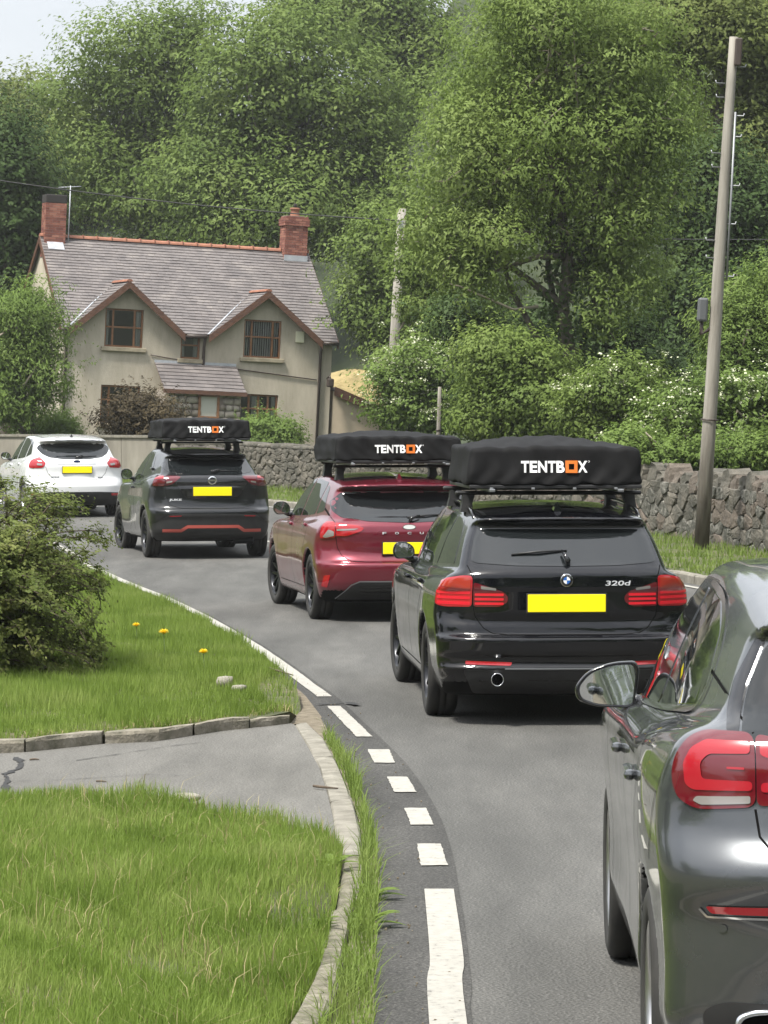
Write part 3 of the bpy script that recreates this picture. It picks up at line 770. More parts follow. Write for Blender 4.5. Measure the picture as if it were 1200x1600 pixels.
def car_field(S):
    plan, sec, yr, zt = spl(S['plan'], .18), spl(S['sec'], .022), spl(S['yr'], S.get('yr_s', .012)), spl(S['zt'], .12)
    gyr, zr, gyf, gw, gpl = spl(S['gyr'], .012), spl(S['zr'], .12), spl(S['gyf'], .05), spl(S['gw'], .04), spl(S['gpl'], .15)
    L = S['L']; fr = spl(S.get('fr', [(.15, .25), (.3, .05), (.5, 0), (.65, .03), (.8, .25), (1., .6)]), .04)
    a2, a6 = S.get('corner', (.09, .17)); g2 = S.get('gcr', .05); bot = S.get('bot', .19)
    k1 = S.get('k_side', .07); hook = S.get('hook')
    def f(P):
        x = np.abs(P[:, 0]); y = P[:, 1]; z = P[:, 2]
        w = plan(y) - sec(z); u = x / .9
        c = a2 * u ** 2 + a6 * u ** 6
        low = smax(x - w, (yr(z) + c - y) * .97, k1)
        low = smax(low, (y - (L - fr(z) - .12 * u ** 2 - .28 * u ** 6)) * .9, .10)
        low = smax(low, z - zt(y) + .035 * u ** 2, S.get('k_top', .06))
        low = smax(low, bot - z, .04)
        g = smax((x - gw(z) + gpl(y)) * .92, (gyr(z) + g2 * (x / .6) ** 2 + .02 * (x / .6) ** 6 - y) * S.get('gslope', .75), .07)
        g = smax(g, (y - gyf(z) + .22 * (x / .7) ** 2) * .6, .10)
        g = smax(g, z - zr(y) + S.get('crown', .035) * (x / .6) ** 2, .05)
        g = smax(g, .7 - z, .05)
        o = smin(low, g, S.get('k_belt', .045))
        if hook: o = hook(o, x, y, z)
        for ya in S['axles']:
            a = np.sqrt((y - ya) ** 2 + (z - S['wr']) ** 2) - (S['wr'] + .05)
            o = smax(o, -np.maximum(a, .58 - x), .022)
        return o
    return f
def ellipse(cx, cy, rx, ry, n=28): return [(cx + rx * math.cos(2*math.pi*k/n), cy + ry * math.sin(2*math.pi*k/n)) for k in range(n)]
def sym(half): return [(x, z) for x, z in half] + [(-x, z) for x, z in reversed(half)]
def flip(p): return [(-x, z) for x, z in p]
WHEEL = {}
def wheel_meshes(R, style):
    if (R, style) in WHEEL: return WHEEL[(R, style)]
    I = Matrix.Identity(4); q = R * (.70 if style != 'thin' else .74)
    t = MB().lathe([(q, -.085), (q + .01, -.10), (R * .88, -.108), (R * .965, -.098), (R, -.075), (R, -.03), (R-.008, -.027), (R-.008, -.02), (R, -.017), (R, .017), (R-.008, .02), (R-.008, .027), (R, .03), (R, .075), (R * .965, .098), (R * .88, .108), (q + .01, .10), (q, .085), (q, -.085)], I, 44)
    r = MB().lathe([(q + .004, -.08), (q + .004, .094), (q - .012, .098), (q - .02, .085), (q - .03, .03), (q - .03, -.075), (q+.004, -.08)], I, 40)
    r.lathe([(.001, .062), (.045, .06), (.062, .045), (.066, .0), (.001, .0)], I, 24)
    r.lathe([(.001, -.03), (q - .02, -.03), (q - .02, -.045), (.001, -.045)], I, 24)        # brake disc and hub behind the spokes
    ns = 5 if style == 'five' else (10 if style == 'ten' else 7)
    for k in range(ns):
        for d in ((-.11, .11) if style == 'five' else (0,)):
            a = 2 * math.pi * k / ns
            Mz = Matrix.Rotation(a, 4, 'Z')
            w0, w1 = (.016, .012) if style == 'five' else (.022, .016)
            p0 = Vector((.04, d * .12 / .11 * .2, 0)); p1 = Vector((q - .015, d * .55, 0))
            t_ = (p1 - p0).normalized(); n_ = Vector((-t_.y, t_.x, 0))
            vs = []
            for (p, w, h) in ((p0, w0, .056), (p1, w1, .082)):
                for sx, dz in ((-1, -.03), (1, -.03), (.7, 0), (-.7, 0)): vs.append(Mz @ (p + n_ * w * sx + Vector((0, 0, h + dz))))
            r.add(vs, [(0, 1, 5, 4), (1, 2, 6, 5), (2, 3, 7, 6), (3, 0, 4, 7), (0, 3, 2, 1), (4, 5, 6, 7)])
    WHEEL[(R, style)] = (t.mesh('tyre'), r.mesh('rim')); return WHEEL[(R, style)]
def pod(name, outline, y0, depth, mat, parent, M=None, inset=None, glass=None, seg=9):
    """rounded housing: the outline (x, z) at y0 swept forward while it closes"""
    ol = resample(rounded(outline, .05), .012, True); cx = sum(p.x for p in ol) / len(ol); cz = sum(p.y for p in ol) / len(ol); n = len(ol)
    rings = [(-.012, .90), (-.016, .95), (-.006, .99)] + [(depth * t, (1 - t ** 2.2) ** .5 if t < 1 else .02) for t in np.linspace(0.02, .995, seg)]
    vs = []; fs = []
    for (dy, s_) in rings:
        for p in ol: vs.append(Vector((cx + (p.x - cx) * s_, y0 + dy, cz + (p.y - cz) * s_)))
    for i in range(len(rings) - 1):
        for k in range(n): fs.append((i*n+k, i*n+(k+1)%n, (i+1)*n+(k+1)%n, (i+1)*n+k))
    fs.append(tuple((len(rings)-1)*n+k for k in range(n)))
    fs.append(tuple(range(n))[::-1])
    if M is not None: vs = [M @ v for v in vs]
    o = MB().add(vs, fs, True).build(name, mat, parent)
    if glass is not None:
        g = [Vector((cx + (p.x - cx) * .87, y0 - .0135, cz + (p.y - cz) * .85)) for p in ol]; b = [v + Vector((0, .005, 0)) for v in g]
        vv = g + b
        if M is not None: vv = [M @ v for v in vv]
        MB().add(vv, [tuple(range(n))[::-1]] + [(k, n+k, n+(k+1)%n, (k+1)%n) for k in range(n)]).build('mirror_glass', glass, o)
    return o
def make_car(S, root):
    f = car_field(S); sk = Skin(f, S['L'])
    V, Q, Nn = snet(f, (-.99, -.1, .12), (.99, S['L'] + .1, S['H'] + .08), S['res'])
    me = mesh_np('body', V, Q, N=Nn, smooth=True)
    body = obj('body', me, [S['paint'], M_UNDER], root)
    cen = V[Q].mean(1); nz = Nn[Q].mean(1)[:, 2]
    dark = (nz < -.55) & (cen[:, 2] < .32)
    for ya in S['axles']:
        dark |= (np.hypot(cen[:, 1] - ya, cen[:, 2] - S['wr']) < S['wr'] + .052) & (np.abs(cen[:, 0]) > .5)
    me.polygons.foreach_set('material_index', dark.astype(np.int32))
    R = S['wr']; tm, rm = wheel_meshes(R, S['rim'])
    for ya in S['axles']:
        for sgn in (-1, 1):
            xw = sgn * (float(spl(S['plan'], .18)(ya)) - .13)
            Mx = Matrix.Translation((xw, ya, R)) @ Matrix.Rotation(sgn * math.pi / 2, 4, 'Y')
            if ya > 2 and S.get('steer'): Mx = Matrix.Translation((xw, ya, R)) @ Matrix.Rotation(S['steer'], 4, 'Z') @ Matrix.Rotation(sgn * math.pi / 2, 4, 'Y')
            t = obj('tyre', tm, M_TYRE, root); t.matrix_local = Mx
            obj('rim', rm, S['rim_mat'], t)
    for sd, sg in (('left', -1), ('right', 1)):
        for k, w in enumerate(S['windows']):
            sk.patch('side_window', w, M_GLASS, root, sd, off=.003, thick=.02, r=.045, step=.06)
        for sm in S['side_seams']: sk.line('panel_gap', sm, M_SEAM, root, sd, w=.007, step=.03)
        for (hy, hz) in S['handles']:
            p = sk.hit(np.array([hy]), np.array([hz]), sd)[0]
            b = MB().bevbox((-.019, -.10, -.017), (.019, .10, .017), .017, Matrix.Translation((p[0] + sg * .014, hy, hz)))
            b.bevbox((-.02, -.012, -.011), (.02, .012, .011), .006, Matrix.Translation((p[0] + sg * .008, hy - .08, hz)))
            b.bevbox((-.02, -.012, -.011), (.02, .012, .011), .006, Matrix.Translation((p[0] + sg * .008, hy + .08, hz)))
            b.build('door_handle', S.get('handle_mat', S['paint']), root)
        # door mirror
        my, mz, mo = S['mirror']; p = sk.hit(np.array([my]), np.array([mz - .03]), sd)[0]
        ol = [(p[0] + sg * (a * .94 + .035), mz + b * .94) for a, b in mo]
        if sg > 0: ol = ol[::-1]
        mm = pod('door_mirror', ol, my - .05, .14, S.get('mirror_mat', M_GLOSSB), root, glass=M_MIRR)
        MB().tube([(p[0] - sg * .02, my, mz - .07), (p[0] + sg * .05, my + .01, mz - .06), (p[0] + sg * .11, my + .03, mz - .035)], [.03, .026, .02], 10).build('mirror_arm', M_GLOSSB, mm)
        # lamps and window at the nose
        sk.patch('head_lamp', [(sg * a, b) for a, b in S['lamp']], M_LAMP, root, 'front', off=.004, r=.02, step=.05)
    sk.patch('windscreen', sym(S['screen']), M_GLASS, root, 'front', off=.003, thick=.02, r=.06, step=.08)
    sk.patch('grille', sym([(-.32, .42), (-.30, .66)]) , M_PLAST, root, 'front', off=.004, r=.03, step=.06)
    sk.patch('rear_window', S['rear_glass'], S.get('glass_mat', M_GLASS), root, 'rear', off=.003, thick=.02, r=.035, step=.035)
    return sk
def plate(sk, root, cx, cz, w=.53, h=.115, tilt=0.):
    gx_, gz_ = np.meshgrid(np.linspace(-w / 2, w / 2, 7), np.linspace(-h / 2, h / 2, 7)); p = sk.hit(cx + gx_.ravel(), cz + gz_.ravel(), 'rear'); y = p[:, 1].min() - .012
    b = MB().bevbox((cx - w/2, y - .004, cz - h/2), (cx + w/2, y + .008, cz + h/2), .004)
    o = b.build('number_plate', M_YEL, root)
    MB().bevbox((cx - w/2 - .008, y + .001, cz - h/2 - .008), (cx + w/2 + .008, y + .05, cz + h/2 + .008), .004).build('plate_holder', M_PLAST, root)
    return o
def wiper(sk, root, piv, tip, blade):
    q = np.array([piv, tip, blade[0], blade[1], ((blade[0][0] + blade[1][0]) / 2, (blade[0][1] + blade[1][1]) / 2)])
    P = sk.hit(q[:, 0], q[:, 1], 'rear'); Nn = sk.normal(P); P = P + Nn * .03
    m = MB().tube([P[0] - Nn[0] * .02, P[0], P[0] * .5 + P[1] * .5 + Nn[1] * .012, P[1]], [.02, .02, .013, .008], 8)
    o = m.build('rear_wiper', M_GLOSSB, root)
    MB().tube([P[2] - Nn[2] * .02, P[4] - Nn[4] * .012, P[3] - Nn[3] * .02], [.006, .009, .005], 6).build('wiper_blade', M_PLAST, o)
def shark_fin(sk, root, y, mat, s=1.):
    p = sk.hit(np.array([0.]), np.array([y]), 'top')[0]
    pr = [(0, .0), (.17 * s, 0), (.10 * s, .03 * s), (.035 * s, .062 * s), (.005, .06 * s)]
    vs = []; n = len(pr)
    for sx, k in ((-1, 1), (1, 1)):
        for (a, b) in pr: vs.append((sx * .028 * s * (1 - b / (.075 * s)), y - .08 + a, p[2] - .006 + b))
    fs = [tuple(range(n))[::-1], tuple(range(n, 2*n))] + [(i, (i+1)%n, n+(i+1)%n, n+i) for i in range(n)]
    MB().add(vs, fs).build('roof_aerial', mat, root)
def roof_bars(sk, root, ys, half=.62, rails=False, zbar=.075, foot_x=.55, rail_mat=None):
    for y in ys:
        z0 = sk.hit(np.array([0.]), np.array([y]), 'top')[0][2]; zb = z0 + zbar
        b = MB().bevbox((-half, y - .04, zb - .014), (half, y + .04, zb + .014), .012).build('roof_bar', M_PLAST, root)
        for sg in (-1, 1):
            zf = sk.hit(np.array([sg * foot_x]), np.array([y]), 'top')[0][2]
            m = MB(); x0 = sg * foot_x
            vs = []
            for (dx0, dx1, hy, z) in ((-.035, .055, .06, zf - .01), (-.03, .04, .05, zf + .05), (-.05, .035, .042, zb - .012)):
                for (dx, dy) in ((dx0, -hy), (dx1, -hy), (dx1, hy), (dx0, hy)): vs.append((x0 + sg * dx, y + dy, z))
            fs = [(0, 1, 2, 3), (8, 9, 10, 11)]
            for a in (0, 4):
                for k in range(4): fs.append((a + k, a + (k + 1) % 4, a + 4 + (k + 1) % 4, a + 4 + k))
            m.add(vs, fs).build('bar_foot', M_PLAST, b)
    if rails:
        for sg in (-1, 1):
            yy = np.linspace(rails[0], rails[1], 14); P = sk.hit(np.full(14, sg * rails[2]), yy, 'top')
            P[:, 2] += .035 * np.sin(np.clip(np.linspace(0, math.pi, 14), .25, math.pi - .25)) ** .3 - .0; P[0, 2] -= .035; P[-1, 2] -= .035
            MB().tube([tuple(q) for q in P], .014, 8).build('roof_rail', rail_mat or M_GLOSSB, root)
CARS = {}
def heading(x, y, deg):
    """car root: rear bumper centre at x, y of the road frame, turned deg to the left"""
    return R4 @ Matrix.Translation((x, y, float(rise(y + 1)))) @ Matrix.Rotation(math.radians(deg), 4, 'Z')

# ------------------------------------------------------------------ black estate car
S = dict(L=4.63, H=1.44, res=.022, paint=P_BLACK, rim='five', rim_mat=M_RIMD, wr=.325, axles=(1.0, 3.81), steer=math.radians(4),
  plan=[(0, .865), (.5, .885), (1.0, .908), (2.3, .905), (3.6, .905), (4.2, .885), (4.63, .82)],
  sec=[(.15, .11), (.25, .05), (.38, .02), (.55, .008), (.72, .0), (.86, .015), (.90, .03), (.97, .075), (1.05, .12)],
  yr=[(.15, .30), (.22, .16), (.29, .055), (.36, .03), (.385, .005), (.40, .03), (.455, .03), (.48, .0), (.585, -.01), (.60, .045), (.66, .055), (.70, .085), (.735, .10), (.885, .10), (.90, .072), (1.0, .062), (1.05, .09)],
  yr_s=.009, zt=[(0, 1.02), (.3, 1.03), (1, 1.01), (3.2, .975), (3.5, .965), (4.2, .86), (4.63, .72)],
  gyr=[(.9, .05), (1.03, .085), (1.30, .37), (1.325, .345), (1.34, .265), (1.362, .262), (1.375, .31), (1.40, .55), (1.44, 1.1)],
  zr=[(0, 1.352), (.3, 1.38), (.8, 1.415), (1.5, 1.435), (2.2, 1.435), (2.7, 1.41), (3.0, 1.36)],
  gyf=[(.9, 3.62), (1.0, 3.40), (1.2, 3.02), (1.35, 2.70), (1.43, 2.5)],
  gw=[(.9, .80), (1.0, .785), (1.2, .715), (1.35, .635), (1.43, .58)],
  gpl=[(0, .085), (.4, .055), (1.0, .015), (1.5, 0), (2.6, 0), (3.4, .05)], corner=(.085, .15), gcr=.045, crown=.03,
  windows=[[(.50, 1.045), (1.18, 1.02), (1.12, 1.345), (.80, 1.33), (.62, 1.24)], [(1.25, 1.018), (2.12, .99), (2.06, 1.37), (1.19, 1.35)], [(2.20, .988), (3.18, .965), (2.95, 1.13), (2.62, 1.33), (2.14, 1.37)]],
  side_seams=[[(2.16, .99), (2.16, .5), (2.1, .33)], [(1.21, 1.02), (1.17, .85), (1.33, .66), (1.40, .45)], [(3.2, .96), (3.25, .7), (3.2, .33)], [(1.45, .31), (3.2, .31)]],
  handles=[(1.42, .90), (2.42, .88)], mirror=(3.02, 1.03, [(.0, -.05), (.16, -.06), (.185, .0), (.16, .075), (.06, .075), (0, .03)]),
  mirror_mat=P_BLACK, lamp=[(.45, .62), (.78, .64), (.80, .74), (.48, .71)], screen=[(-.68, 1.02), (-.56, 1.36)],
  rear_glass=[(-.635, 1.085), (-.60, 1.066), (-.35, 1.05), (0, 1.046), (.35, 1.05), (.60, 1.066), (.635, 1.085), (.60, 1.22), (.553, 1.325), (.3, 1.336), (0, 1.34), (-.3, 1.336), (-.553, 1.325), (-.60, 1.22)])
root = empty('estate_car', heading(1.195, 20.8, 4.0) @ Matrix.Diagonal((.965, 1, 1, 1)), label='black estate car with brake lights and round exhaust, roof tent on its bars', cat='car', group='cars queuing along the bend')
sk = make_car(S, root); CARS['estate'] = (root, sk, S)
for sg in (-1, 1):
    m = lambda p: [(sg * a, b) for a, b in p]
    t = sk.patch('tail_light', m([(.63, .985), (.70, .985), (.80, .965), (.865, .90), (.865, .79), (.80, .78), (.635, .785)]), M_RED, root, off=.007, r=.025, step=.02)
    sk.patch('indicator_lens', m([(.645, .975), (.70, .975), (.79, .955), (.835, .915), (.645, .90)]), M_AMB, t, off=.0095, r=.012, step=.02)
    for k, (z0, z1) in enumerate(((.865, .885), (.832, .850), (.795, .817))):
        sk.patch('light_bar', m([(.645, z0), (.852, z0), (.852, z1), (.645, z1)]), M_REDL, t, off=.0095, r=.008, step=.02)
    t = sk.patch('tail_light', m([(.625, .945), (.625, .785), (.45, .785), (.40, .815), (.395, .85), (.43, .885)]), M_REDD, root, off=.006, r=.02, step=.02)
    sk.patch('reverse_lamp', m([(.575, .920), (.575, .902), (.475, .892), (.475, .906)]), M_CLEAR, t, off=.0085, r=.006, step=.02)
    for (z0, z1) in ((.855, .872), (.826, .842), (.797, .813)):
        sk.patch('light_bar', m([(.615, z0), (.425, z0), (.425, z1), (.615, z1)]), M_REDL, t, off=.0085, r=.006, step=.02)
    sk.patch('reflector', m([(.37, .425), (.68, .432), (.68, .408), (.38, .40)]), M_RED, root, off=.006, r=.008, step=.03)
    sk.line('panel_gap', m([(.63, .79), (.615, .72), (.56, .645), (.50, .612), (.40, .603), (0, .603)]), M_SEAM, root)
    sk.line('panel_gap', m([(.63, .98), (.63, .79)]), M_SEAM, root)
    sk.line('panel_gap', m([(.63, .98), (.66, 1.05)]), M_SEAM, root)
sk.patch('lower_valance', [(-.70, .375), (-.62, .21), (.62, .21), (.70, .375)], M_PLAST, root, off=.004, r=.03, step=.05)
sk.line('valance_trim', [(-.42, .382), (.42, .382)], M_SATIN, root, w=.006, off=.003)
plate(sk, root, 0, .808, .53, .115)
p = sk.hit(np.array([0.]), np.array([.958]), 'rear')[0]
Mb = Matrix.Translation((0, p[1] - .004, .958)) @ Matrix.Rotation(math.pi / 2, 4, 'X')
bd = MB().lathe([(.001, .006), (.041, .006), (.043, .003), (.043, -.01)], Mb, 32).build('emblem', M_CHROME, root)
MB().lathe([(.0235, .0072), (.0395, .0072), (.0395, .004), (.0235, .004)], Mb, 32).build('emblem_ring', M_GLOSSB, bd)
for k in range(4):
    arc = [(0, 0)] + [(.0235 * math.cos(k * math.pi / 2 + t), .0235 * math.sin(k * math.pi / 2 + t)) for t in np.linspace(0, math.pi / 2, 8)]
    MB().prism(arc, .004, .0075, Mb).build('emblem_quarter', M_BLUE if k % 2 == 1 else M_WHT, bd)
for ch, a in (('B', 130), ('M', 90), ('W', 50)):
    Vt, Ft = text_mesh(ch, .02); c = (Vt.max(0) + Vt.min(0)) / 2; w = .010 / (Vt.max(0) - Vt.min(0))[1]
    Mt = Mb @ Matrix.Rotation(math.radians(a - 90), 4, 'Z') @ Matrix.Translation((0, .0315, .0075))
    MB().add([Mt @ Vector(((v[0] - c[0]) * w, (v[1] - c[1]) * w, v[2] * .01)) for v in Vt], Ft).build('emblem_letter', M_CHROME, bd)
sk.text('lettering', '320d', .352, .938, .175, .032, M_SILV, root, bold=.012, shear=.12)
wiper(sk, root, (0.015, 1.062), (-.02, 1.125), ((-.36, 1.115), (.02, 1.14)))
shark_fin(sk, root, .62, P_BLACK)
Me = Matrix.Translation((-.475, .03, .315)) @ Matrix.Rotation(math.pi / 2, 4, 'X')
ex = MB().lathe([(.034, -.15), (.038, .03), (.042, .034), (.044, .028), (.044, -.15)], Me, 28).build('exhaust_pipe', M_CHROME, root)
MB().lathe([(.001, -.02), (.036, -.02), (.036, -.03)], Me, 20).build('exhaust_bore', M_UNDER, ex)
roof_bars(sk, root, (1.05, 2.0), .66, (.55, 2.7, .575), .085, .575)

# ------------------------------------------------------------------ ruby hatchback
S = dict(L=4.38, H=1.47, res=.027, paint=P_RED, rim='five', rim_mat=M_RIMD, wr=.33, axles=(.83, 3.53), steer=math.radians(6),
  plan=[(0, .88), (.5, .905), (.9, .917), (2.3, .905), (3.5, .91), (4.0, .88), (4.38, .82)],
  sec=[(.15, .11), (.25, .05), (.38, .02), (.55, .0), (.72, .0), (.86, .012), (.92, .03), (1.0, .085), (1.08, .13)],
  yr=[(.15, .32), (.25, .16), (.33, .05), (.40, .02), (.52, .0), (.585, .0), (.605, .055), (.65, .085), (.72, .12), (.80, .115), (.86, .095), (.95, .10), (1.0, .13), (1.05, .18)],
  zt=[(0, .99), (.3, 1.03), (.8, 1.03), (1.2, 1.01), (3.1, .98), (3.4, .965), (4.0, .85), (4.38, .72)],
  gyr=[(.9, .09), (.99, .15), (1.29, .50), (1.315, .46), (1.335, .30), (1.365, .295), (1.38, .36), (1.42, .7), (1.46, 1.1)],
  zr=[(0, 1.345), (.35, 1.375), (.8, 1.425), (1.5, 1.462), (2.1, 1.465), (2.6, 1.43), (2.9, 1.38)],
  gyf=[(.9, 3.55), (1.0, 3.3), (1.2, 2.88), (1.38, 2.5), (1.46, 2.25)],
  gw=[(.9, .83), (1.0, .805), (1.2, .73), (1.38, .64), (1.46, .58)],
  gpl=[(0, .06), (.4, .05), (.9, .02), (1.4, 0), (2.5, 0), (3.3, .05)], corner=(.11, .19), gcr=.07,
  windows=[[(.78, 1.09), (1.12, 1.05), (1.10, 1.35), (.98, 1.32)], [(1.18, 1.045), (1.95, 1.01), (1.90, 1.40), (1.16, 1.37)], [(2.02, 1.008), (3.0, .985), (2.75, 1.16), (2.45, 1.34), (1.97, 1.40)]],
  side_seams=[[(1.99, 1.0), (1.99, .5), (1.93, .33)], [(1.05, 1.05), (1.02, .85), (1.18, .66), (1.23, .45)], [(3.02, .98), (3.05, .7), (3.0, .33)], [(1.25, .31), (3.0, .31)]],
  handles=[(1.28, .94), (2.28, .92)], mirror=(2.82, 1.06, [(.0, -.06), (.16, -.07), (.20, -.01), (.18, .075), (.06, .085), (0, .03)]), mirror_mat=M_GLOSSB,
  lamp=[(.45, .62), (.80, .66), (.82, .76), (.48, .71)], screen=[(-.70, 1.05), (-.56, 1.38)],
  rear_glass=[(-.72, 1.10), (-.65, 1.035), (-.40, 1.0), (0, .985), (.40, 1.0), (.65, 1.035), (.72, 1.10), (.70, 1.20), (.60, 1.285), (.3, 1.30), (0, 1.30), (-.3, 1.30), (-.60, 1.285), (-.70, 1.20)])
root = empty('hatchback_car', heading(.265, 31.6, 9.8), label='dark red hatchback car carrying a roof tent, wide pointed tail lights', cat='car', group='cars queuing along the bend')
sk = make_car(S, root); CARS['ruby'] = (root, sk, S)
for sg in (-1, 1):
    m = lambda p: [(sg * a, b) for a, b in p]
    t = sk.patch('tail_light', m([(.72, .99), (.80, .995), (.875, .965), (.895, .87), (.88, .835), (.80, .83), (.72, .845)]), M_RED, root, off=.008, r=.015, step=.02)
    sk.patch('reverse_lamp', m([(.73, .90), (.78, .92), (.83, .845), (.80, .838), (.73, .858)]), M_CLEAR, t, off=.011, r=.01, step=.02)
    t = sk.patch('tail_light', m([(.713, .985), (.713, .858), (.62, .855), (.47, .905), (.445, .935), (.50, .955)]), M_RED, root, off=.007, r=.015, step=.02)
    sk.patch('light_bar', m([(.705, .925), (.705, .905), (.54, .915), (.50, .93)]), M_CLEAR, t, off=.010, r=.004, step=.02)
    sk.patch('reflector', m([(.775, .475), (.83, .465), (.85, .36), (.80, .345)]), M_RED, root, off=.006, r=.01, step=.02)
    sk.line('panel_gap', m([(.716, .85), (.70, .74), (.66, .66), (.58, .61), (.45, .602), (0, .598)]), M_SEAM, root)
    sk.line('panel_gap', m([(.718, .99), (.74, 1.05), (.735, 1.12)]), M_SEAM, root)
sk.patch('lower_diffuser', [(-.70, .225), (-.57, .365), (-.50, .402), (.50, .402), (.57, .365), (.70, .225)], M_PLAST, root, off=.005, r=.02, step=.04)
sk.line('diffuser_trim', [(-.71, .235), (-.58, .375), (-.50, .41), (.50, .41), (.58, .375), (.71, .235)], M_SATIN, root, w=.012, off=.007)
for zz in (.36, .33, .30): sk.line('diffuser_fin', [(-.50, zz), (.50, zz)], M_GLOSSB, root, w=.008, off=.008)
plate(sk, root, 0, .735, .53, .115)
p = sk.hit(np.array([0.]), np.array([.945]), 'rear')[0]
Mb = Matrix.Translation((0, p[1] - .004, .945)) @ Matrix.Rotation(math.pi / 2, 4, 'X')
bd = MB().prism(ellipse(0, 0, .066, .026), -.01, .006, Mb).build('emblem', M_CHROME, root)
MB().prism(ellipse(0, 0, .059, .0205), 0, .0075, Mb).build('emblem_field', M_WHT, bd)
for k, ch in enumerate('FOCUS'): sk.text('lettering', ch, -.25 + .125 * k, .885, .038, .022, M_SILV, root, bold=.01)
wiper(sk, root, (0.02, 1.0), (.12, 1.03), ((.0, 1.03), (.36, 1.055)))
shark_fin(sk, root, .72, P_RED, .9)
roof_bars(sk, root, (1.0, 1.8), .62, False, .10, .55)

# ------------------------------------------------------------------ dark grey crossover
S = dict(L=4.21, H=1.59, res=.030, paint=P_SLATE, rim='five', rim_mat=M_RIMD, wr=.345, axles=(.82, 3.456), bot=.24, steer=math.radians(7),
  plan=[(0, .83), (.45, .875), (.85, .905), (1.5, .875), (2.3, .87), (3.4, .90), (3.9, .87), (4.21, .80)],
  sec=[(.2, .10), (.3, .04), (.45, .01), (.7, .0), (.85, .0), (1.0, .02), (1.10, .06), (1.18, .11), (1.25, .16)],
  yr=[(.2, .30), (.28, .16), (.36, .06), (.42, .03), (.55, .02), (.62, -.01), (.69, .0), (.71, .06), (.78, .10), (.85, .13), (1.03, .14), (1.06, .10), (1.16, .11), (1.22, .17)],
  zt=[(0, 1.16), (.3, 1.19), (.8, 1.17), (1.4, 1.10), (3.0, 1.06), (3.3, 1.05), (3.9, .95), (4.21, .80)],
  gyr=[(1.0, .08), (1.17, .16), (1.42, .55), (1.435, .50), (1.455, .28), (1.49, .275), (1.505, .36), (1.54, .8), (1.58, 1.2)],
  zr=[(0, 1.46), (.35, 1.49), (.8, 1.535), (1.5, 1.575), (2.0, 1.575), (2.5, 1.54), (2.8, 1.48)],
  gyf=[(1.0, 3.4), (1.1, 3.15), (1.3, 2.75), (1.48, 2.4), (1.57, 2.1)],
  gw=[(1.0, .80), (1.1, .775), (1.3, .69), (1.48, .60), (1.57, .54)],
  gpl=[(0, .05), (.4, .05), (.9, .03), (1.4, 0), (2.4, 0), (3.2, .05)], corner=(.12, .20), gcr=.08,
  windows=[[(1.08, 1.18), (1.82, 1.11), (1.78, 1.50), (1.35, 1.44), (1.18, 1.32)], [(1.89, 1.105), (2.85, 1.07), (2.65, 1.22), (2.35, 1.42), (1.85, 1.50)]],
  side_seams=[[(1.86, 1.1), (1.86, .5), (1.80, .36)], [(1.02, 1.2), (1.05, .95), (1.22, .70), (1.28, .5)], [(2.9, 1.06), (2.95, .7), (2.9, .36)]],
  handles=[(1.18, 1.26), (2.15, .98)], mirror=(2.7, 1.16, [(.0, -.07), (.15, -.09), (.19, -.02), (.17, .08), (.06, .085), (0, .03)]), mirror_mat=M_GLOSSB,
  lamp=[(.45, .72), (.74, .72), (.74, .86), (.48, .84)], screen=[(-.66, 1.12), (-.52, 1.46)],
  rear_glass=[(-.66, 1.275), (-.58, 1.215), (-.40, 1.19), (0, 1.18), (.40, 1.19), (.58, 1.215), (.66, 1.275), (.63, 1.35), (.55, 1.415), (.3, 1.425), (0, 1.428), (-.3, 1.425), (-.55, 1.415), (-.63, 1.35)])
root = empty('crossover_car', heading(-2.41, 45.2, 12.5), label='dark grey crossover car with coral strip on its rear bumper, under a roof tent', cat='car', group='cars queuing along the bend')
sk = make_car(S, root); CARS['cross'] = (root, sk, S)
for sg in (-1, 1):
    m = lambda p: [(sg * a, b) for a, b in p]
    t = sk.patch('tail_light', m([(.66, 1.17), (.80, 1.18), (.86, 1.14), (.87, 1.03), (.66, 1.025)]), M_REDD, root, off=.009, r=.02, step=.025)
    sk.patch('light_bar', m([(.67, 1.16), (.79, 1.17), (.845, 1.135), (.845, 1.115), (.67, 1.13)]), M_RED, t, off=.012, r=.008, step=.025)
    t = sk.patch('tail_light', m([(.65, 1.165), (.65, 1.03), (.57, 1.05), (.44, 1.15), (.47, 1.165)]), M_REDD, root, off=.008, r=.015, step=.025)
    sk.patch('reverse_lamp', m([(.64, 1.09), (.64, 1.065), (.56, 1.08), (.56, 1.10)]), M_CLEAR, t, off=.011, r=.006, step=.02)
    sk.patch('reflector', m([(.44, .615), (.62, .61), (.60, .595), (.46, .60)]), M_RED, root, off=.008, r=.005, step=.03)
    sk.line('panel_gap', m([(.655, 1.03), (.64, .88), (.60, .76), (.45, .715), (0, .71)]), M_SEAM, root)
    # bumper blade and arch cladding
    sk.patch('bumper_blade', m([(0, .655), (.60, .645), (.80, .50), (.86, .50), (.64, .70), (.0, .705)]), M_SATIN if False else P_SLATE, root, off=.012, r=.01, step=.04)
sk.patch('plate_garnish', [(-.56, 1.155), (-.40, .885), (-.34, .86), (.34, .86), (.40, .885), (.56, 1.155), (.4, 1.17), (-.4, 1.17)], M_GLOSSB, root, off=.006, r=.04, step=.035)
sk.patch('lower_bumper', [(-.84, .48), (-.66, .635), (.66, .635), (.84, .48), (.78, .26), (-.78, .26)], M_PLAST, root, off=.006, r=.04, step=.05)
sk.line('bumper_strip', [(-.70, .40), (-.45, .40), (-.36, .455), (.36, .455), (.45, .40), (.70, .40)], M_CORAL, root, w=.042, off=.012)
MB().bevbox((.30, .18, .20), (.62, .50, .30), .03).build('silencer', M_UNDER, root)
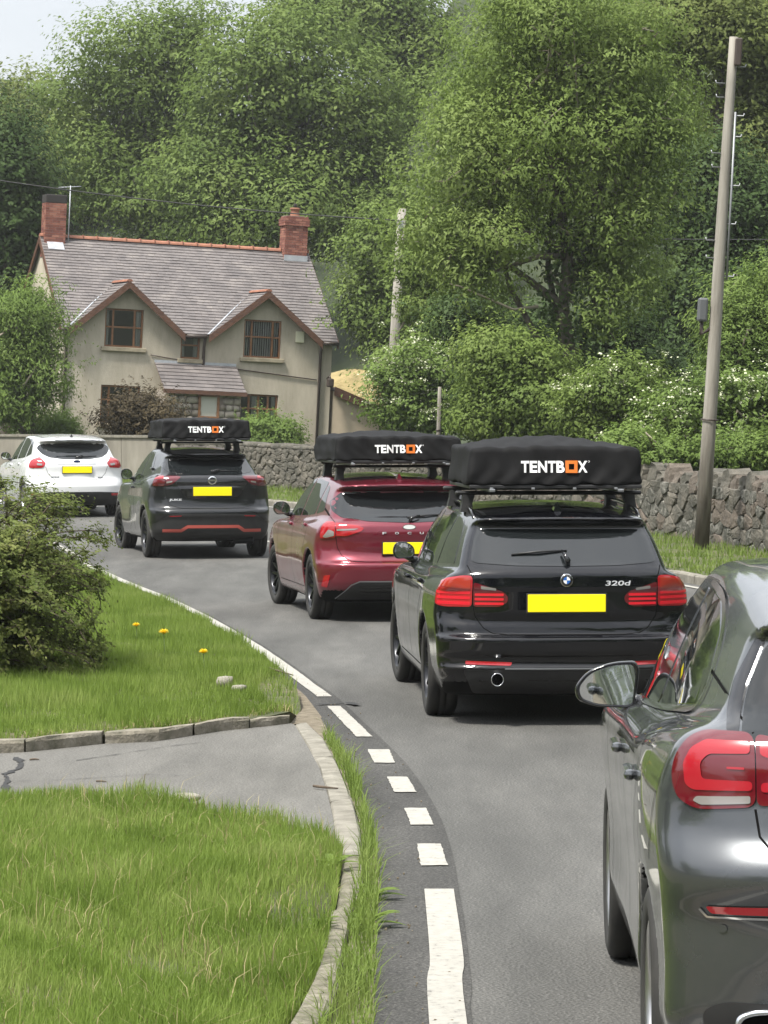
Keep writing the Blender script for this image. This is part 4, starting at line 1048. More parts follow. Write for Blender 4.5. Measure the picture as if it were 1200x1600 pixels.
plate(sk, root, 0, .95, .55, .125)
p = sk.hit(np.array([0.]), np.array([1.105]), 'rear')[0]
Mb = Matrix.Translation((0, p[1] - .01, 1.105)) @ Matrix.Rotation(math.pi / 2, 4, 'X')
bd = MB().lathe([(.043, .006), (.060, .006), (.062, .0), (.062, -.012), (.043, -.012), (.043, .006)], Mb, 32).build('emblem', M_CHROME, root)
MB().box((-.068, -.012, -.01), (.068, .012, .009), Mb).build('emblem_bar', M_CHROME, bd)
sk.text('lettering', 'JUKE', -.52, .83, .17, .035, M_SILV, root, bold=.02)
wiper(sk, root, (0.02, 1.20), (.14, 1.235), ((.0, 1.23), (.40, 1.225)))
roof_bars(sk, root, (1.0, 1.75), .60, False, .09, .50)

# ------------------------------------------------------------------ white hatchback
S = dict(L=4.36, H=1.48, res=.033, paint=P_WHITE, rim='ten', rim_mat=M_RIMS, wr=.32, axles=(.80, 3.45), steer=math.radians(8),
  plan=[(0, .85), (.5, .89), (.9, .91), (2.3, .90), (3.5, .905), (4.0, .88), (4.36, .82)],
  sec=[(.15, .11), (.25, .05), (.38, .015), (.55, .0), (.72, .0), (.86, .012), (.95, .04), (1.05, .09), (1.12, .14)],
  yr=[(.15, .30), (.25, .15), (.33, .05), (.40, .01), (.55, .0), (.62, .03), (.70, .08), (.80, .10), (.92, .09), (1.0, .12), (1.06, .18)],
  zt=[(0, 1.02), (.3, 1.07), (.8, 1.05), (1.2, 1.02), (3.1, .98), (3.4, .965), (4.0, .85), (4.36, .72)],
  gyr=[(.9, .08), (1.02, .16), (1.31, .50), (1.33, .46), (1.35, .30), (1.38, .295), (1.395, .36), (1.43, .7), (1.47, 1.1)],
  zr=[(0, 1.36), (.35, 1.39), (.8, 1.44), (1.5, 1.475), (2.1, 1.478), (2.6, 1.44), (2.9, 1.39)],
  gyf=[(.9, 3.55), (1.0, 3.3), (1.2, 2.88), (1.38, 2.5), (1.47, 2.25)],
  gw=[(.9, .82), (1.0, .80), (1.2, .725), (1.38, .64), (1.47, .58)],
  gpl=[(0, .05), (.4, .05), (.9, .02), (1.4, 0), (2.5, 0), (3.3, .05)], corner=(.13, .20), gcr=.09,
  windows=[[(.72, 1.12), (1.12, 1.06), (1.10, 1.36), (.95, 1.33)], [(1.18, 1.055), (1.95, 1.02), (1.90, 1.41), (1.16, 1.38)], [(2.02, 1.018), (3.0, .985), (2.75, 1.16), (2.45, 1.35), (1.97, 1.41)]],
  side_seams=[[(1.99, 1.0), (1.99, .5), (1.93, .33)], [(1.05, 1.05), (1.02, .85), (1.18, .66), (1.23, .45)], [(3.02, .98), (3.05, .7), (3.0, .33)]],
  handles=[(1.28, .94), (2.28, .92)], mirror=(2.82, 1.06, [(.0, -.06), (.16, -.07), (.20, -.01), (.18, .075), (.06, .085), (0, .03)]), mirror_mat=M_GLOSSB,
  lamp=[(.45, .62), (.80, .66), (.82, .76), (.48, .71)], screen=[(-.70, 1.05), (-.56, 1.39)],
  rear_glass=[(-.66, 1.22), (-.60, 1.13), (-.48, 1.06), (-.25, 1.03), (0, 1.025), (.25, 1.03), (.48, 1.06), (.60, 1.13), (.66, 1.22), (.62, 1.28), (.5, 1.31), (0, 1.32), (-.5, 1.31), (-.62, 1.28)])
root = empty('hatchback_car', heading(-5.48, 57.3, 15.0), label='white hatchback car without a roof tent, at the head of the queue', cat='car', group='cars queuing along the bend')
sk = make_car(S, root); CARS['white'] = (root, sk, S)
for sg in (-1, 1):
    m = lambda p: [(sg * a, b) for a, b in p]
    t = sk.patch('tail_light', m([(.55, .96), (.66, 1.08), (.74, 1.10), (.86, 1.02), (.875, .91), (.80, .87), (.60, .88)]), M_RED, root, off=.009, r=.03, step=.025)
    sk.patch('reverse_lamp', m([(.61, .95), (.70, .96), (.70, .92), (.62, .915)]), M_CLEAR, t, off=.012, r=.01, step=.025)
    sk.line('panel_gap', m([(.56, .90), (.52, .78), (.43, .68), (.35, .665), (0, .655)]), M_SEAM, root)
    sk.patch('reflector', m([(.62, .42), (.80, .42), (.80, .38), (.62, .38)]), M_RED, root, off=.012, r=.008, step=.03)
sk.patch('lower_bumper', [(-.83, .43), (-.4, .445), (.4, .445), (.83, .43), (.74, .21), (-.74, .21)], M_PLAST, root, off=.006, r=.03, step=.05)
sk.line('handle_trim', [(-.36, .945), (.36, .945)], M_SATIN, root, w=.014, off=.004)
plate(sk, root, 0, .84, .53, .115)
p = sk.hit(np.array([0.]), np.array([.99]), 'rear')[0]
Mb = Matrix.Translation((0, p[1] - .006, .99)) @ Matrix.Rotation(math.pi / 2, 4, 'X')
bd = MB().prism(ellipse(0, 0, .062, .025), -.01, .006, Mb).build('emblem', M_CHROME, root)
MB().prism(ellipse(0, 0, .055, .02), 0, .0075, Mb).build('emblem_field', M_NAVY, bd)
sk.text('lettering', 'FOCUS', -.40, .715, .15, .018, M_SATIN, root, bold=.01)
sk.text('lettering', 'ZETEC', .42, .705, .09, .015, M_SATIN, root, bold=.01)
wiper(sk, root, (0.0, 1.04), (.12, 1.07), ((.0, 1.06), (.38, 1.08)))
shark_fin(sk, root, .75, M_PLAST, .8)
for sg in (-1, 1): sk.line('roof_ditch', [(sg * .50, .65), (sg * .52, 2.2)], M_PLAST, root, 'top', w=.02, off=.002)

# ------------------------------------------------------------------ graphite family car
S = dict(L=4.42, H=1.59, res=.021, paint=P_GREY, rim='five', rim_mat=M_RIMS, wr=.335, axles=(.83, 3.56), steer=math.radians(0),
  plan=[(0, .855), (.4, .875), (.83, .898), (1.6, .89), (2.4, .885), (3.5, .900), (4.0, .875), (4.42, .81)],
  sec=[(.15, .11), (.25, .05), (.38, .018), (.52, .022), (.66, .015), (.82, .0), (.92, .0), (1.0, .008), (1.08, .03), (1.14, .06), (1.2, .10), (1.27, .15)],
  yr=[(.15, .32), (.24, .16), (.32, .06), (.42, .03), (.56, .025), (.68, .025), (.73, .0), (.80, -.012), (.85, .015), (.90, .06), (.97, .085), (1.08, .085), (1.15, .11), (1.22, .17)],
  yr_s=.02, zt=[(0, 1.19), (.3, 1.20), (.9, 1.15), (1.4, 1.09), (3.0, 1.03), (3.3, 1.02), (3.9, .93), (4.42, .78)],
  gyr=[(.95, .08), (1.10, .13), (1.40, .36), (1.425, .34), (1.44, .20), (1.475, .195), (1.49, .27), (1.52, .7), (1.56, 1.2)],
  zr=[(0, 1.455), (.35, 1.495), (.8, 1.545), (1.5, 1.578), (2.1, 1.575), (2.6, 1.52), (2.9, 1.47)],
  gyf=[(1.0, 3.45), (1.1, 3.2), (1.3, 2.80), (1.46, 2.5), (1.55, 2.25)],
  gw=[(.95, .815), (1.1, .775), (1.3, .70), (1.46, .625), (1.55, .57)],
  gpl=[(0, .07), (.4, .05), (.9, .02), (1.4, 0), (2.5, 0), (3.3, .05)], corner=(.10, .17), gcr=.05, k_belt=.07,
  windows=[[(.87, 1.185), (1.80, 1.105), (1.75, 1.475), (1.30, 1.455), (1.0, 1.38), (.855, 1.27)], [(1.87, 1.10), (2.88, 1.045), (2.68, 1.20), (2.35, 1.40), (1.82, 1.475)]],
  side_seams=[[(1.84, 1.1), (1.84, .5), (1.78, .33)], [(1.05, 1.12), (.98, .95), (1.18, .70), (1.24, .45)], [(2.95, 1.03), (2.98, .7), (2.93, .33)], [(.40, .99), (.48, .86), (.55, .78)]],
  handles=[(1.18, .955), (2.17, .935)], mirror=(2.72, 1.09, [(.0, -.075), (.02, -.085), (.15, -.08), (.215, -.055), (.225, -.01), (.18, .05), (.09, .085), (.0, .09), (-.015, .06)]), mirror_mat=M_GLOSSB,
  lamp=[(.45, .70), (.80, .74), (.80, .84), (.48, .80)], screen=[(-.68, 1.09), (-.54, 1.45)],
  rear_glass=[(-.655, 1.15), (-.60, 1.135), (0, 1.12), (.60, 1.135), (.655, 1.15), (.62, 1.28), (.56, 1.40), (0, 1.41), (-.56, 1.40), (-.62, 1.28)])
root = empty('family_car', heading(1.60, 8.3, -1.6), label='graphite metallic family car with chrome window trim and L shaped red tail lights', cat='car', group='cars queuing along the bend')
sk = make_car(S, root); CARS['graphite'] = (root, sk, S)
for sg in (-1, 1):
    m = lambda p: [(sg * a, b) for a, b in p]
    sd = 'left' if sg < 0 else 'right'
    t = sk.patch('tail_light', m([(.6195, 1.165), (.74, 1.165), (.785, 1.145), (.818, 1.10), (.83, 1.04), (.815, .985), (.77, .96), (.6175, .975)]), M_REDD, root, off=.007, r=.03, step=.014)
    sk.patch('light_bar', m([(.630, 1.142), (.74, 1.142), (.778, 1.12), (.798, 1.08), (.794, 1.026), (.775, 1.012), (.625, 1.018), (.625, 1.043), (.752, 1.043), (.757, 1.085), (.735, 1.108), (.63, 1.112)]), M_REDG, t, off=.010, r=.012, step=.012)
    sk.patch('light_slot', m([(.645, 1.078), (.69, 1.078), (.69, 1.072), (.645, 1.072)]), M_REDG, t, off=.010, r=.003, step=.012)
    sk.patch('reverse_lamp', m([(.63, 1.004), (.765, .996), (.775, .983), (.755, .973), (.63, .984)]), M_CLEAR, t, off=.010, r=.006, step=.012)
    t = sk.patch('tail_light', m([(.6165, 1.162), (.6145, .978), (.45, .99), (.43, 1.06), (.46, 1.14)]), M_REDD, root, off=.006, r=.02, step=.02)
    sk.patch('light_bar', m([(.605, 1.14), (.50, 1.12), (.47, 1.06), (.48, 1.02), (.603, 1.015), (.603, 1.04), (.51, 1.045), (.51, 1.08), (.605, 1.11)]), M_REDG, t, off=.009, r=.01, step=.02)
    sk.patch('reflector', m([(.52, .724), (.75, .714), (.735, .695), (.53, .70)]), M_RED, root, off=.005, r=.008, step=.02)
    sk.line('reflector_trim', m([(.50, .690), (.745, .684), (.765, .705)]), M_CHROME, root, w=.006, off=.004)
    sk.line('panel_gap', m([(.62, .97), (.61, .90), (.56, .84), (.45, .81), (0, .80)]), M_SEAM, root)
    sk.line('panel_gap', m([(.62, 1.165), (.66, 1.22), (.69, 1.30)]), M_SEAM, root)
    sk.patch('spoiler_side', m([(.66, 1.16), (.69, 1.165), (.652, 1.29), (.588, 1.405), (.565, 1.41), (.625, 1.28)]), M_GLOSSB, root, off=.005, r=.01, step=.015, ymax=.10)
    p = sk.hit(np.array([sg * .70]), np.array([.66]), 'rear')[0]; n_ = sk.normal(p[None])[0]
    sk.patch('parking_sensor', [(sg * .705 + .011 * math.cos(a), .655 + .011 * math.sin(a)) for a in np.linspace(0, 6.0, 14)], P_GREY, root, off=.004, r=0, step=.01)
    # bright trim round the side glass
    sk.line('window_trim', [tuple(q) for q in catmull([(2.86, 1.035), (1.84, 1.092), (1.2, 1.14), (.92, 1.165), (.84, 1.20), (.83, 1.27), (.96, 1.385), (1.29, 1.468), (1.80, 1.49)], 8)], M_CHROME, root, sd, w=.018, off=.006, step=.02)
    # twin tail pipes
    x0 = sg * .56; Me = Matrix.Translation((x0, .055, .405)) @ Matrix.Rotation(math.pi / 2, 4, 'X')
    def ring(rx, ry, h): return [Me @ Vector((rx * math.copysign(abs(math.cos(a)) ** .6, math.cos(a)), ry * math.copysign(abs(math.sin(a)) ** .6, math.sin(a)), h)) for a in np.linspace(0, 2 * math.pi, 33)[:-1]]
    rs = ring(.118, .048, .0) + ring(.122, .052, .035) + ring(.112, .044, .042) + ring(.104, .037, .03) + ring(.10, .034, -.06)
    fs = [(i*32+k, i*32+(k+1)%32, (i+1)*32+(k+1)%32, (i+1)*32+k) for i in range(4) for k in range(32)]
    ex = MB().add(rs, fs, True).build('exhaust_trim', M_CHROME, root)
    MB().add(ring(.104, .037, -.02), [tuple(range(32))]).build('exhaust_bore', M_UNDER, ex)
sk.patch('lower_diffuser', [(-.76, .43), (-.70, .46), (.70, .46), (.76, .43), (.70, .22), (-.70, .22)], M_PLAST, root, off=.004, r=.03, step=.04)
plate(sk, root, 0, .93, .53, .115)
Mb = Matrix.Translation((0, sk.hit(np.array([0.]), np.array([1.06]), 'rear')[0][1] - .006, 1.06)) @ Matrix.Rotation(math.pi / 2, 4, 'X')
bd = MB().lathe([(.040, .006), (.048, .006), (.048, -.01), (.040, -.01), (.040, .006)], Mb, 36).build('emblem', M_CHROME, root)
star = MB()
for k in range(3):
    a = math.pi / 2 + k * 2 * math.pi / 3
    star.add([Mb @ Vector((.009 * math.cos(a + 1.047), .009 * math.sin(a + 1.047), .004)), Mb @ Vector((.042 * math.cos(a), .042 * math.sin(a), .004)), Mb @ Vector((.009 * math.cos(a - 1.047), .009 * math.sin(a - 1.047), .004)), Mb @ Vector((0, 0, .010))], [(0, 3, 1), (3, 2, 1)])
star.build('emblem_star', M_CHROME, bd)
wiper(sk, root, (0.0, 1.14), (.14, 1.18), ((.0, 1.17), (.40, 1.19)))
shark_fin(sk, root, .6, P_GREY)

# ------------------------------------------------------------------ roof tents
def wrinkle(x, y, z):
    return .005 * np.sin(9 * x + 6 * y + 4 * z) * np.sin(5 * x - 11 * z) + .004 * np.sin(17 * x - 9 * z + 2 * y) + .003 * np.sin(31 * x + 23 * z - 13 * y) + .0035 * np.sin(40 * x + 4 * np.sin(9 * z)) * np.clip((z - .02) * 6, 0, 1)
M_COVER = noisy(principled('black_cover', (.005, .005, .006), .75, spec=.2), [(.3, (.0035, .0035, .004)), (.7, (.0075, .0075, .008))], scale=6, bump=.25, bscale=160, bdist=.002)
M_LOGO_W = principled('logo_white', (.85, .85, .85), .6)
M_LOGO_O = principled('logo_orange', (.85, .22, .03), .6)
M_TRAY = principled('tent_tray', (.02, .02, .021), .45)
def roof_tent(car, y0, zb, w, l, h, peak, label, seed, lw=.49):
    croot, csk, CS = CARS[car]
    root = empty('roof_tent', croot.matrix_world @ Matrix.Translation((0, y0, zb)), label=label, cat='roof tent', group='roof tents on the queuing cars')
    q = seed * 1.7
    def f(P):
        x, y, z = P[:, 0], P[:, 1], P[:, 2]
        top = h + peak * (1 - np.clip(np.abs(x) / (w * .5), 0, 1) ** 1.6) * np.clip(y / (l * .45), 0, 1) ** .7
        d = smax(np.abs(x) - w / 2 + .03 * (z / h) , np.abs(y - l / 2) - l / 2 + .035 * (z / h), .05)
        d = smax(d, z - top, .035); d = smax(d, .012 - z, .02)
        return d + wrinkle(x + q, y - q, z * 1.3 + q)
    V, Q, Nn = snet(f, (-w / 2 - .06, -.06, -.02), (w / 2 + .06, l + .06, h + peak + .05), .017)
    obj('cover', mesh_np('cover', V, Q, N=Nn, smooth=True), M_COVER, root)
    s2 = Skin(f, l); zc = h * .52; lh = lw * .162
    # lettering: five letters, an open orange square for the sixth, the seventh
    xs = [(-.5, -.385, 'T'), (-.375, -.268, 'E'), (-.255, -.125, 'N'), (-.115, 0, 'T'), (.01, .125, 'B'), (.315, .455, 'X')]
    for a, b, ch in xs: s2.text('letter', ch, (a + b) / 2 * lw, zc, (b - a) * lw, lh, M_LOGO_W, root, off=.003, bold=.035, ext=.002)
    c = .225 * lw; o, i = .085 * lw, .04 * lw
    P = s2.hit(np.array([c - o, c + o, c + o, c - o, c - i, c + i, c + i, c - i]), np.array([zc - o, zc - o, zc + o, zc + o, zc - i, zc - i, zc + i, zc + i]), 'rear')
    P[:, 1] = P[:, 1].min() - .005
    B2 = P.copy(); B2[:, 1] += .02
    MB().add(list(P) + list(B2), [(0, 1, 5, 4), (1, 2, 6, 5), (2, 3, 7, 6), (3, 0, 4, 7), (0, 8, 9, 1), (1, 9, 10, 2), (2, 10, 11, 3), (3, 11, 8, 0), (4, 5, 13, 12), (5, 6, 14, 13), (6, 7, 15, 14), (7, 4, 12, 15)]).build('letter', M_LOGO_O, root, label='open orange square letter')
    rg = MB(); cx, cz, rr = .475 * lw, zc + lh * .45, .014 * lw
    pr = s2.hit(np.array([cx]), np.array([cz]), 'rear')[0]
    rg.lathe([(rr, .004), (rr * .7, .004), (rr * .7, -.004)], Matrix.Translation((cx, pr[1] - .002, cz)) @ Matrix.Rotation(math.pi / 2, 4, 'X'), 14).build('trade_mark', M_LOGO_W, root)
    MB().bevbox((-w / 2 + .02, .01, -.012), (w / 2 - .02, l - .02, .014), .006).build('tray', M_TRAY, root)
    for sg in (-1, 1): MB().bevbox((sg * w * .36 - .02, -.05, -.034), (sg * w * .36 + .02, l + .04, -.0125), .005).build('rail', M_SATIN, root)
    for k in range(4):
        MB().bevbox((-w / 2 + w * (k + .6) / 4.3 - .012, -.006, -.02), (-w / 2 + w * (k + .6) / 4.3 + .012, .02, -.004), .004).build('strap_clip', M_SATIN, root)
    return root
def bar_top(car, y=1.0, zbar=.1):
    r_, s_, c_ = CARS[car]; return s_.hit(np.array([0.]), np.array([y]), 'top')[0][2] + zbar + .014 + .034
roof_tent('estate', .62, bar_top('estate', 1.05, .085), 1.245, 1.50, .26, .075, 'black roof tent with wrinkled cover strapped on the black estate car', 1, .485)
roof_tent('ruby', .62, bar_top('ruby', 1.0, .10), 1.34, 1.45, .25, .06, 'black roof tent strapped on the dark red hatchback car', 2, .505)
roof_tent('cross', .55, bar_top('cross', 1.0, .09), 1.30, 1.45, .27, .04, 'black roof tent strapped on the dark grey crossover car', 3, .54)
# ------------------------------------------------------------------ house
M_DASH = noisy(principled('pebbledash', (.36, .315, .24), .95), [(.25, (.29, .25, .185)), (.42, (.41, .365, .285)), (.6, (.49, .44, .35)), (.75, (.57, .52, .42))], scale=1.5, detail=10, rough_in=.72, bump=.5, bscale=45, bdist=.02, stretch=(1.3, 1, .35))
M_SLATE = noisy(principled('roof_slate', (.17, .155, .155), .6), [(.2, (.082, .073, .072)), (.42, (.125, .111, .108)), (.6, (.16, .142, .136)), (.85, (.24, .215, .195))], scale=1.6, detail=9, island=.17, rough_in=.65)
M_RIDGE = noisy(principled('terracotta', (.38, .13, .07), .8), [(.3, (.19, .08, .052)), (.7, (.34, .145, .085))], scale=3, island=.3)
M_BRICK = noisy(principled('red_brick', (.30, .09, .055), .85), [(.2, (.14, .05, .038)), (.5, (.22, .08, .055)), (.8, (.32, .145, .10))], scale=4, island=.6)
M_BMORT = principled('brick_mortar', (.30, .26, .22), .95)
M_TIMB = noisy(principled('brown_timber', (.10, .045, .025), .6), [(.3, (.06, .028, .018)), (.7, (.14, .065, .035))], scale=5, stretch=(1, 1, 4))
M_OAK = noisy(principled('oak_frame', (.24, .11, .045), .5), [(.3, (.17, .075, .03)), (.7, (.29, .14, .06))], scale=6)
M_LEAD = noisy(principled('lead_sheet', (.45, .47, .50), .45, .3), [(.3, (.34, .36, .39)), (.7, (.55, .57, .60))], scale=4)
M_SILL = noisy(principled('stone_sill', (.33, .28, .19), .9), [(.3, (.22, .19, .13)), (.7, (.40, .35, .25))], scale=5)
M_PIPE = principled('drain_pipe', (.055, .04, .032), .5)
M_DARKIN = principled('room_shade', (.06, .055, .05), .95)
M_CURT = noisy(principled('net_curtain', (.62, .62, .60), .9), [(.3, (.45, .45, .44)), (.7, (.70, .70, .68))], scale=3, stretch=(9, 1, .3))
M_BLACKPOT = principled('sooty_cap', (.025, .022, .02), .9)
M_RUBB = noisy(principled('rubble_stone', (.36, .32, .26), .9), [(.3, (.22, .19, .15)), (.7, (.46, .42, .35))], scale=3.5, detail=8, island=.4, bump=.4, bscale=15, bdist=.02)
def pane_mat():
    m = bpy.data.materials.new('window_pane'); m.use_nodes = True; nt = m.node_tree; nt.nodes.clear()
    o = nt.nodes.new('ShaderNodeOutputMaterial'); t = nt.nodes.new('ShaderNodeBsdfTransparent'); t.inputs[0].default_value = (.96, .97, .96, 1)
    g = nt.nodes.new('ShaderNodeBsdfGlossy'); g.inputs['Roughness'].default_value = .02
    fr = nt.nodes.new('ShaderNodeFresnel'); fr.inputs[0].default_value = 1.55
    mx = nt.nodes.new('ShaderNodeMixShader'); nt.links.new(fr.outputs[0], mx.inputs[0]); nt.links.new(t.outputs[0], mx.inputs[1]); nt.links.new(g.outputs[0], mx.inputs[2]); nt.links.new(mx.outputs[0], o.inputs[0])
    return m
M_PANE = pane_mat()
HD, HYAW = 96.0, math.radians(18)
c0 = at(306, 640, HD); BASE = -1.85
hw = R4 @ Vector((c0.x, c0.y, c0.z))
HM = Matrix.Translation(hw + Vector((0, 0, BASE))) @ Matrix.Rotation(HYAW, 4, 'Z')
house = empty('house', HM, label='pebbledashed two storey house with twin gables and slate roof', cat='house')
KX = 1.05                                              # facade measured square to the view -> along the wall
def hx(u): return u * KX
EAVE, RIDGE, HL, HR, DEP = 4.27, 6.93, hx(-3.95), hx(3.98), 6.9
GB = [(hx(-3.62), hx(-2.17), hx(-.72), 5.55), (hx(.45), hx(1.92), hx(3.36), 5.50)]    # gable: left foot, apex, right foot, apex height
outer = [(HL, -.6), (HR, -.6), (HR, EAVE)]
for l, c, r, h in GB[::-1]: outer += [(r + .02, EAVE), (c, h - .12), (l - .02, EAVE)]
outer += [(HL, EAVE)]
WIN = [  # centre, sill height, width, height, bars (vertical fractions), transom fraction
  (hx(-2.20), 3.60, 1.17, 1.14, [.22, .78], .52, 'blind_none'), (hx(1.88), 3.50, 1.17, 1.14, [.22, .78], .55, 'blinds'), (hx(-.24), 3.36, .60, .74, [], .55, 'none'),
  (hx(-2.22), 1.32, 1.20, 1.14, [.22, .75], .62, 'none'), (hx(1.86), 1.26, 1.20, 1.14, [.25, .5, .75], .62, 'curtain')]
def win_rect(w): return (w[0] - w[2] / 2, w[1], w[0] + w[2] / 2, w[1] + w[3])
vs2 = [Vector(p) for p in outer]; ed = [(i, (i + 1) % len(outer)) for i in range(len(outer))]
for w in WIN:
    x0, z0, x1, z1 = win_rect(w); b = len(vs2); vs2 += [Vector(p) for p in ((x0, z0), (x1, z0), (x1, z1), (x0, z1))]; ed += [(b, b+1), (b+1, b+2), (b+2, b+3), (b+3, b)]
r_ = delaunay_2d_cdt(vs2, ed, [], 2, 1e-6)
fw = MB(); T = .22
P2 = [(p.x, p.y) for p in r_[0]]
def tri_in_hole(f):
    cx = sum(P2[i][0] for i in f) / 3; cz = sum(P2[i][1] for i in f) / 3
    return any(a < cx < c and b < cz < d for a, b, c, d in map(win_rect, WIN))
fr_ = []
for f in r_[2]:
    if tri_in_hole(f): continue
    a, b, c = (Vector(P2[i]) for i in f)
    fr_.append(tuple(f) if (b - a).cross(c - a) > 0 else tuple(f)[::-1])
fw.add([(x, 0, z) for x, z in P2], fr_)
for w in WIN:
    x0, z0, x1, z1 = win_rect(w)
    fw.add([(x0, 0, z0), (x1, 0, z0), (x1, 0, z1), (x0, 0, z1), (x0, T, z0), (x1, T, z0), (x1, T, z1), (x0, T, z1)], [(0, 1, 5, 4), (1, 2, 6, 5), (2, 3, 7, 6), (3, 0, 4, 7)])
fw.add([(HL, 0, -.6), (HL, DEP, -.6), (HL, DEP, EAVE), (HL, DEP / 2, RIDGE - .08), (HL, 0, EAVE)], [(0, 4, 3, 2, 1)])
fw.add([(HR, 0, -.6), (HR, DEP, -.6), (HR, DEP, EAVE), (HR, DEP / 2, RIDGE - .08), (HR, 0, EAVE)], [(0, 1, 2, 3, 4)])
fw.add([(HL, DEP, -.6), (HR, DEP, -.6), (HR, DEP, EAVE), (HL, DEP, EAVE)], [(0, 3, 2, 1)])
fw.build('wall', M_DASH, house)
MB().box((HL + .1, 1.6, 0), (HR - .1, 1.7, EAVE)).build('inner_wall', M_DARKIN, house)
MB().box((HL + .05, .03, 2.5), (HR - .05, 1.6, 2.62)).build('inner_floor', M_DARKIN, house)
for w in WIN:
    x0, z0, x1, z1 = win_rect(w); wo = empty('window', None); wo.parent = house
    b = MB(); t = .055
    b.box((x0, .085, z0), (x0 + t, .15, z1)); b.box((x1 - t, .085, z0), (x1, .15, z1)); b.box((x0 + t, .087, z0), (x1 - t, .148, z0 + t)); b.box((x0 + t, .087, z1 - t), (x1 - t, .148, z1))
    for q in w[4]: xx = x0 + (x1 - x0) * q; b.box((xx - .03, .09, z0 + t), (xx + .03, .145, z1 - t))
    zz = z0 + w[3] * w[5]
    qs = [0] + w[4] + [1]
    for a, c in zip(qs[:-1], qs[1:]): b.box((x0 + (x1-x0)*a + .032, .094, zz - .025), (x0 + (x1-x0)*c - .032, .142, zz + .025))
    b.build('window_frame', M_OAK, wo)
    for a, c in zip(qs[:-1], qs[1:]):
        xa, xb = x0 + (x1 - x0) * a + .03, x0 + (x1 - x0) * c - .03
        for za, zb in ((z0 + .05, zz - .02), (zz + .02, z1 - .05)):
            MB().box((xa, .115, za), (xb, .121, zb)).build('pane', M_PANE, wo)
    MB().bevbox((x0 - .1, -.10, z0 - .13), (x1 + .1, .06, z0 - .004), .015).build('sill', M_SILL, wo)
    def cur(a, c):
        n = 16; vs = []
        for i in range(n + 1):
            x = x0 + (x1 - x0) * (a + (c - a) * i / n); y = .185 + .02 * math.sin(i * 2.3)
            vs += [(x, y, z0 + .02), (x, y, z1 - .02)]
        MB().add(vs, [(2*i, 2*i+2, 2*i+3, 2*i+1) for i in range(n)]).build('curtain', M_CURT, wo)
    if w[6] == 'blind_none': cur(.02, .13); cur(.84, .98)
    if w[6] == 'curtain': cur(.35, .55); cur(.86, .98)
    if w[6] == 'none' and w[3] < 1: cur(.03, .25); cur(.72, .97)
    if w[6] == 'blinds':
        for k in range(15):
            x = x0 + .05 + (x1 - x0 - .1) * (k + .5) / 15
            MB().box((-.034, -.002, 0), (.034, .002, w[3] - .08), Matrix.Translation((x, .19, z0 + .04)) @ Matrix.Rotation(math.radians(38), 4, 'Z')).build('blind_slat', M_CURT, wo)
# main roof: slates laid in courses, a ridge of clay tiles
OV, SO = .30, .12                                        # overhang at the eaves and at the gable ends
sl = math.hypot(DEP / 2, RIDGE - EAVE); ang = math.atan2(RIDGE - EAVE, DEP / 2); cs, sn = math.cos(ang), math.sin(ang)
roof = MB()
for s_ in (1, -1):
    y0 = DEP / 2; pts = [(HL - SO, y0, RIDGE - .03), (HR + SO, y0, RIDGE - .03), (HR + SO, y0 - s_ * (DEP / 2 + OV * cs), EAVE - OV * sn - .03), (HL - SO, y0 - s_ * (DEP / 2 + OV * cs), EAVE - OV * sn - .03)]
    if s_ < 0: roof.add(pts, [(0, 1, 2, 3)])
rf = roof.build('roof', M_SLATE, house)
def g_height(x):
    for l, c, r, h in GB:
        if l - .25 < x < r + .25: return h - abs(x - c) * (h - EAVE) / (c - l if x < c else r - c), (l, c, r, h)
    return None, None
def slates(fn, ulen, tlen, skip, w=.21, e=.15, th=.012, name='slates', cut=None):
    """slates by course: fn(u, t, lift) -> point; t runs up the slope from the eave"""
    V = []; F = []; nrow = int(tlen / e)
    rs = random.Random(3)
    for i in range(nrow + 1):
        t0 = i * e; t1 = min(t0 + e * 1.35, tlen); u = -rs.random() * w * .2 - (w / 2 if i % 2 else 0)
        while u < ulen:
            ww = w * rs.uniform(.92, 1.05); ua, ub = max(u, 0), min(u + ww - .004, ulen); u += ww
            if ub - ua < .03: continue
            um = (ua + ub) / 2
            if skip(um, t0 + e * .5): continue
            d0 = rs.uniform(0, .006); j = rs.uniform(-.008, .008)
            p = [fn(ua, t0 + j, .016 + th + d0), fn(ub, t0 + j, .016 + th + d0), fn(ub, t1, .004), fn(ua, t1, .004), fn(ua, t0 + j, .012 + d0), fn(ub, t0 + j, .012 + d0)]
            b = len(V); V += p; F += [(b, b + 1, b + 2, b + 3), (b + 4, b + 5, b + 1, b)]
    return V, F
def main_fn(u, t, lift):
    y = -OV * cs + t * cs; z = EAVE - OV * sn + t * sn
    return (HL - SO + u, y - lift * sn, z + lift * cs)
def main_skip(u, t):
    x, y, z = main_fn(u, t, 0); gh, g = g_height(x)
    if g is None: return False
    if g[0] - .12 < x < g[2] + .12 and z < gh - .04: return True
    return False
V, F = slates(main_fn, HR - HL + 2 * SO, sl + OV - .02, main_skip)
MB().add(V, F).build('slates', M_SLATE, rf, kind='stuff')
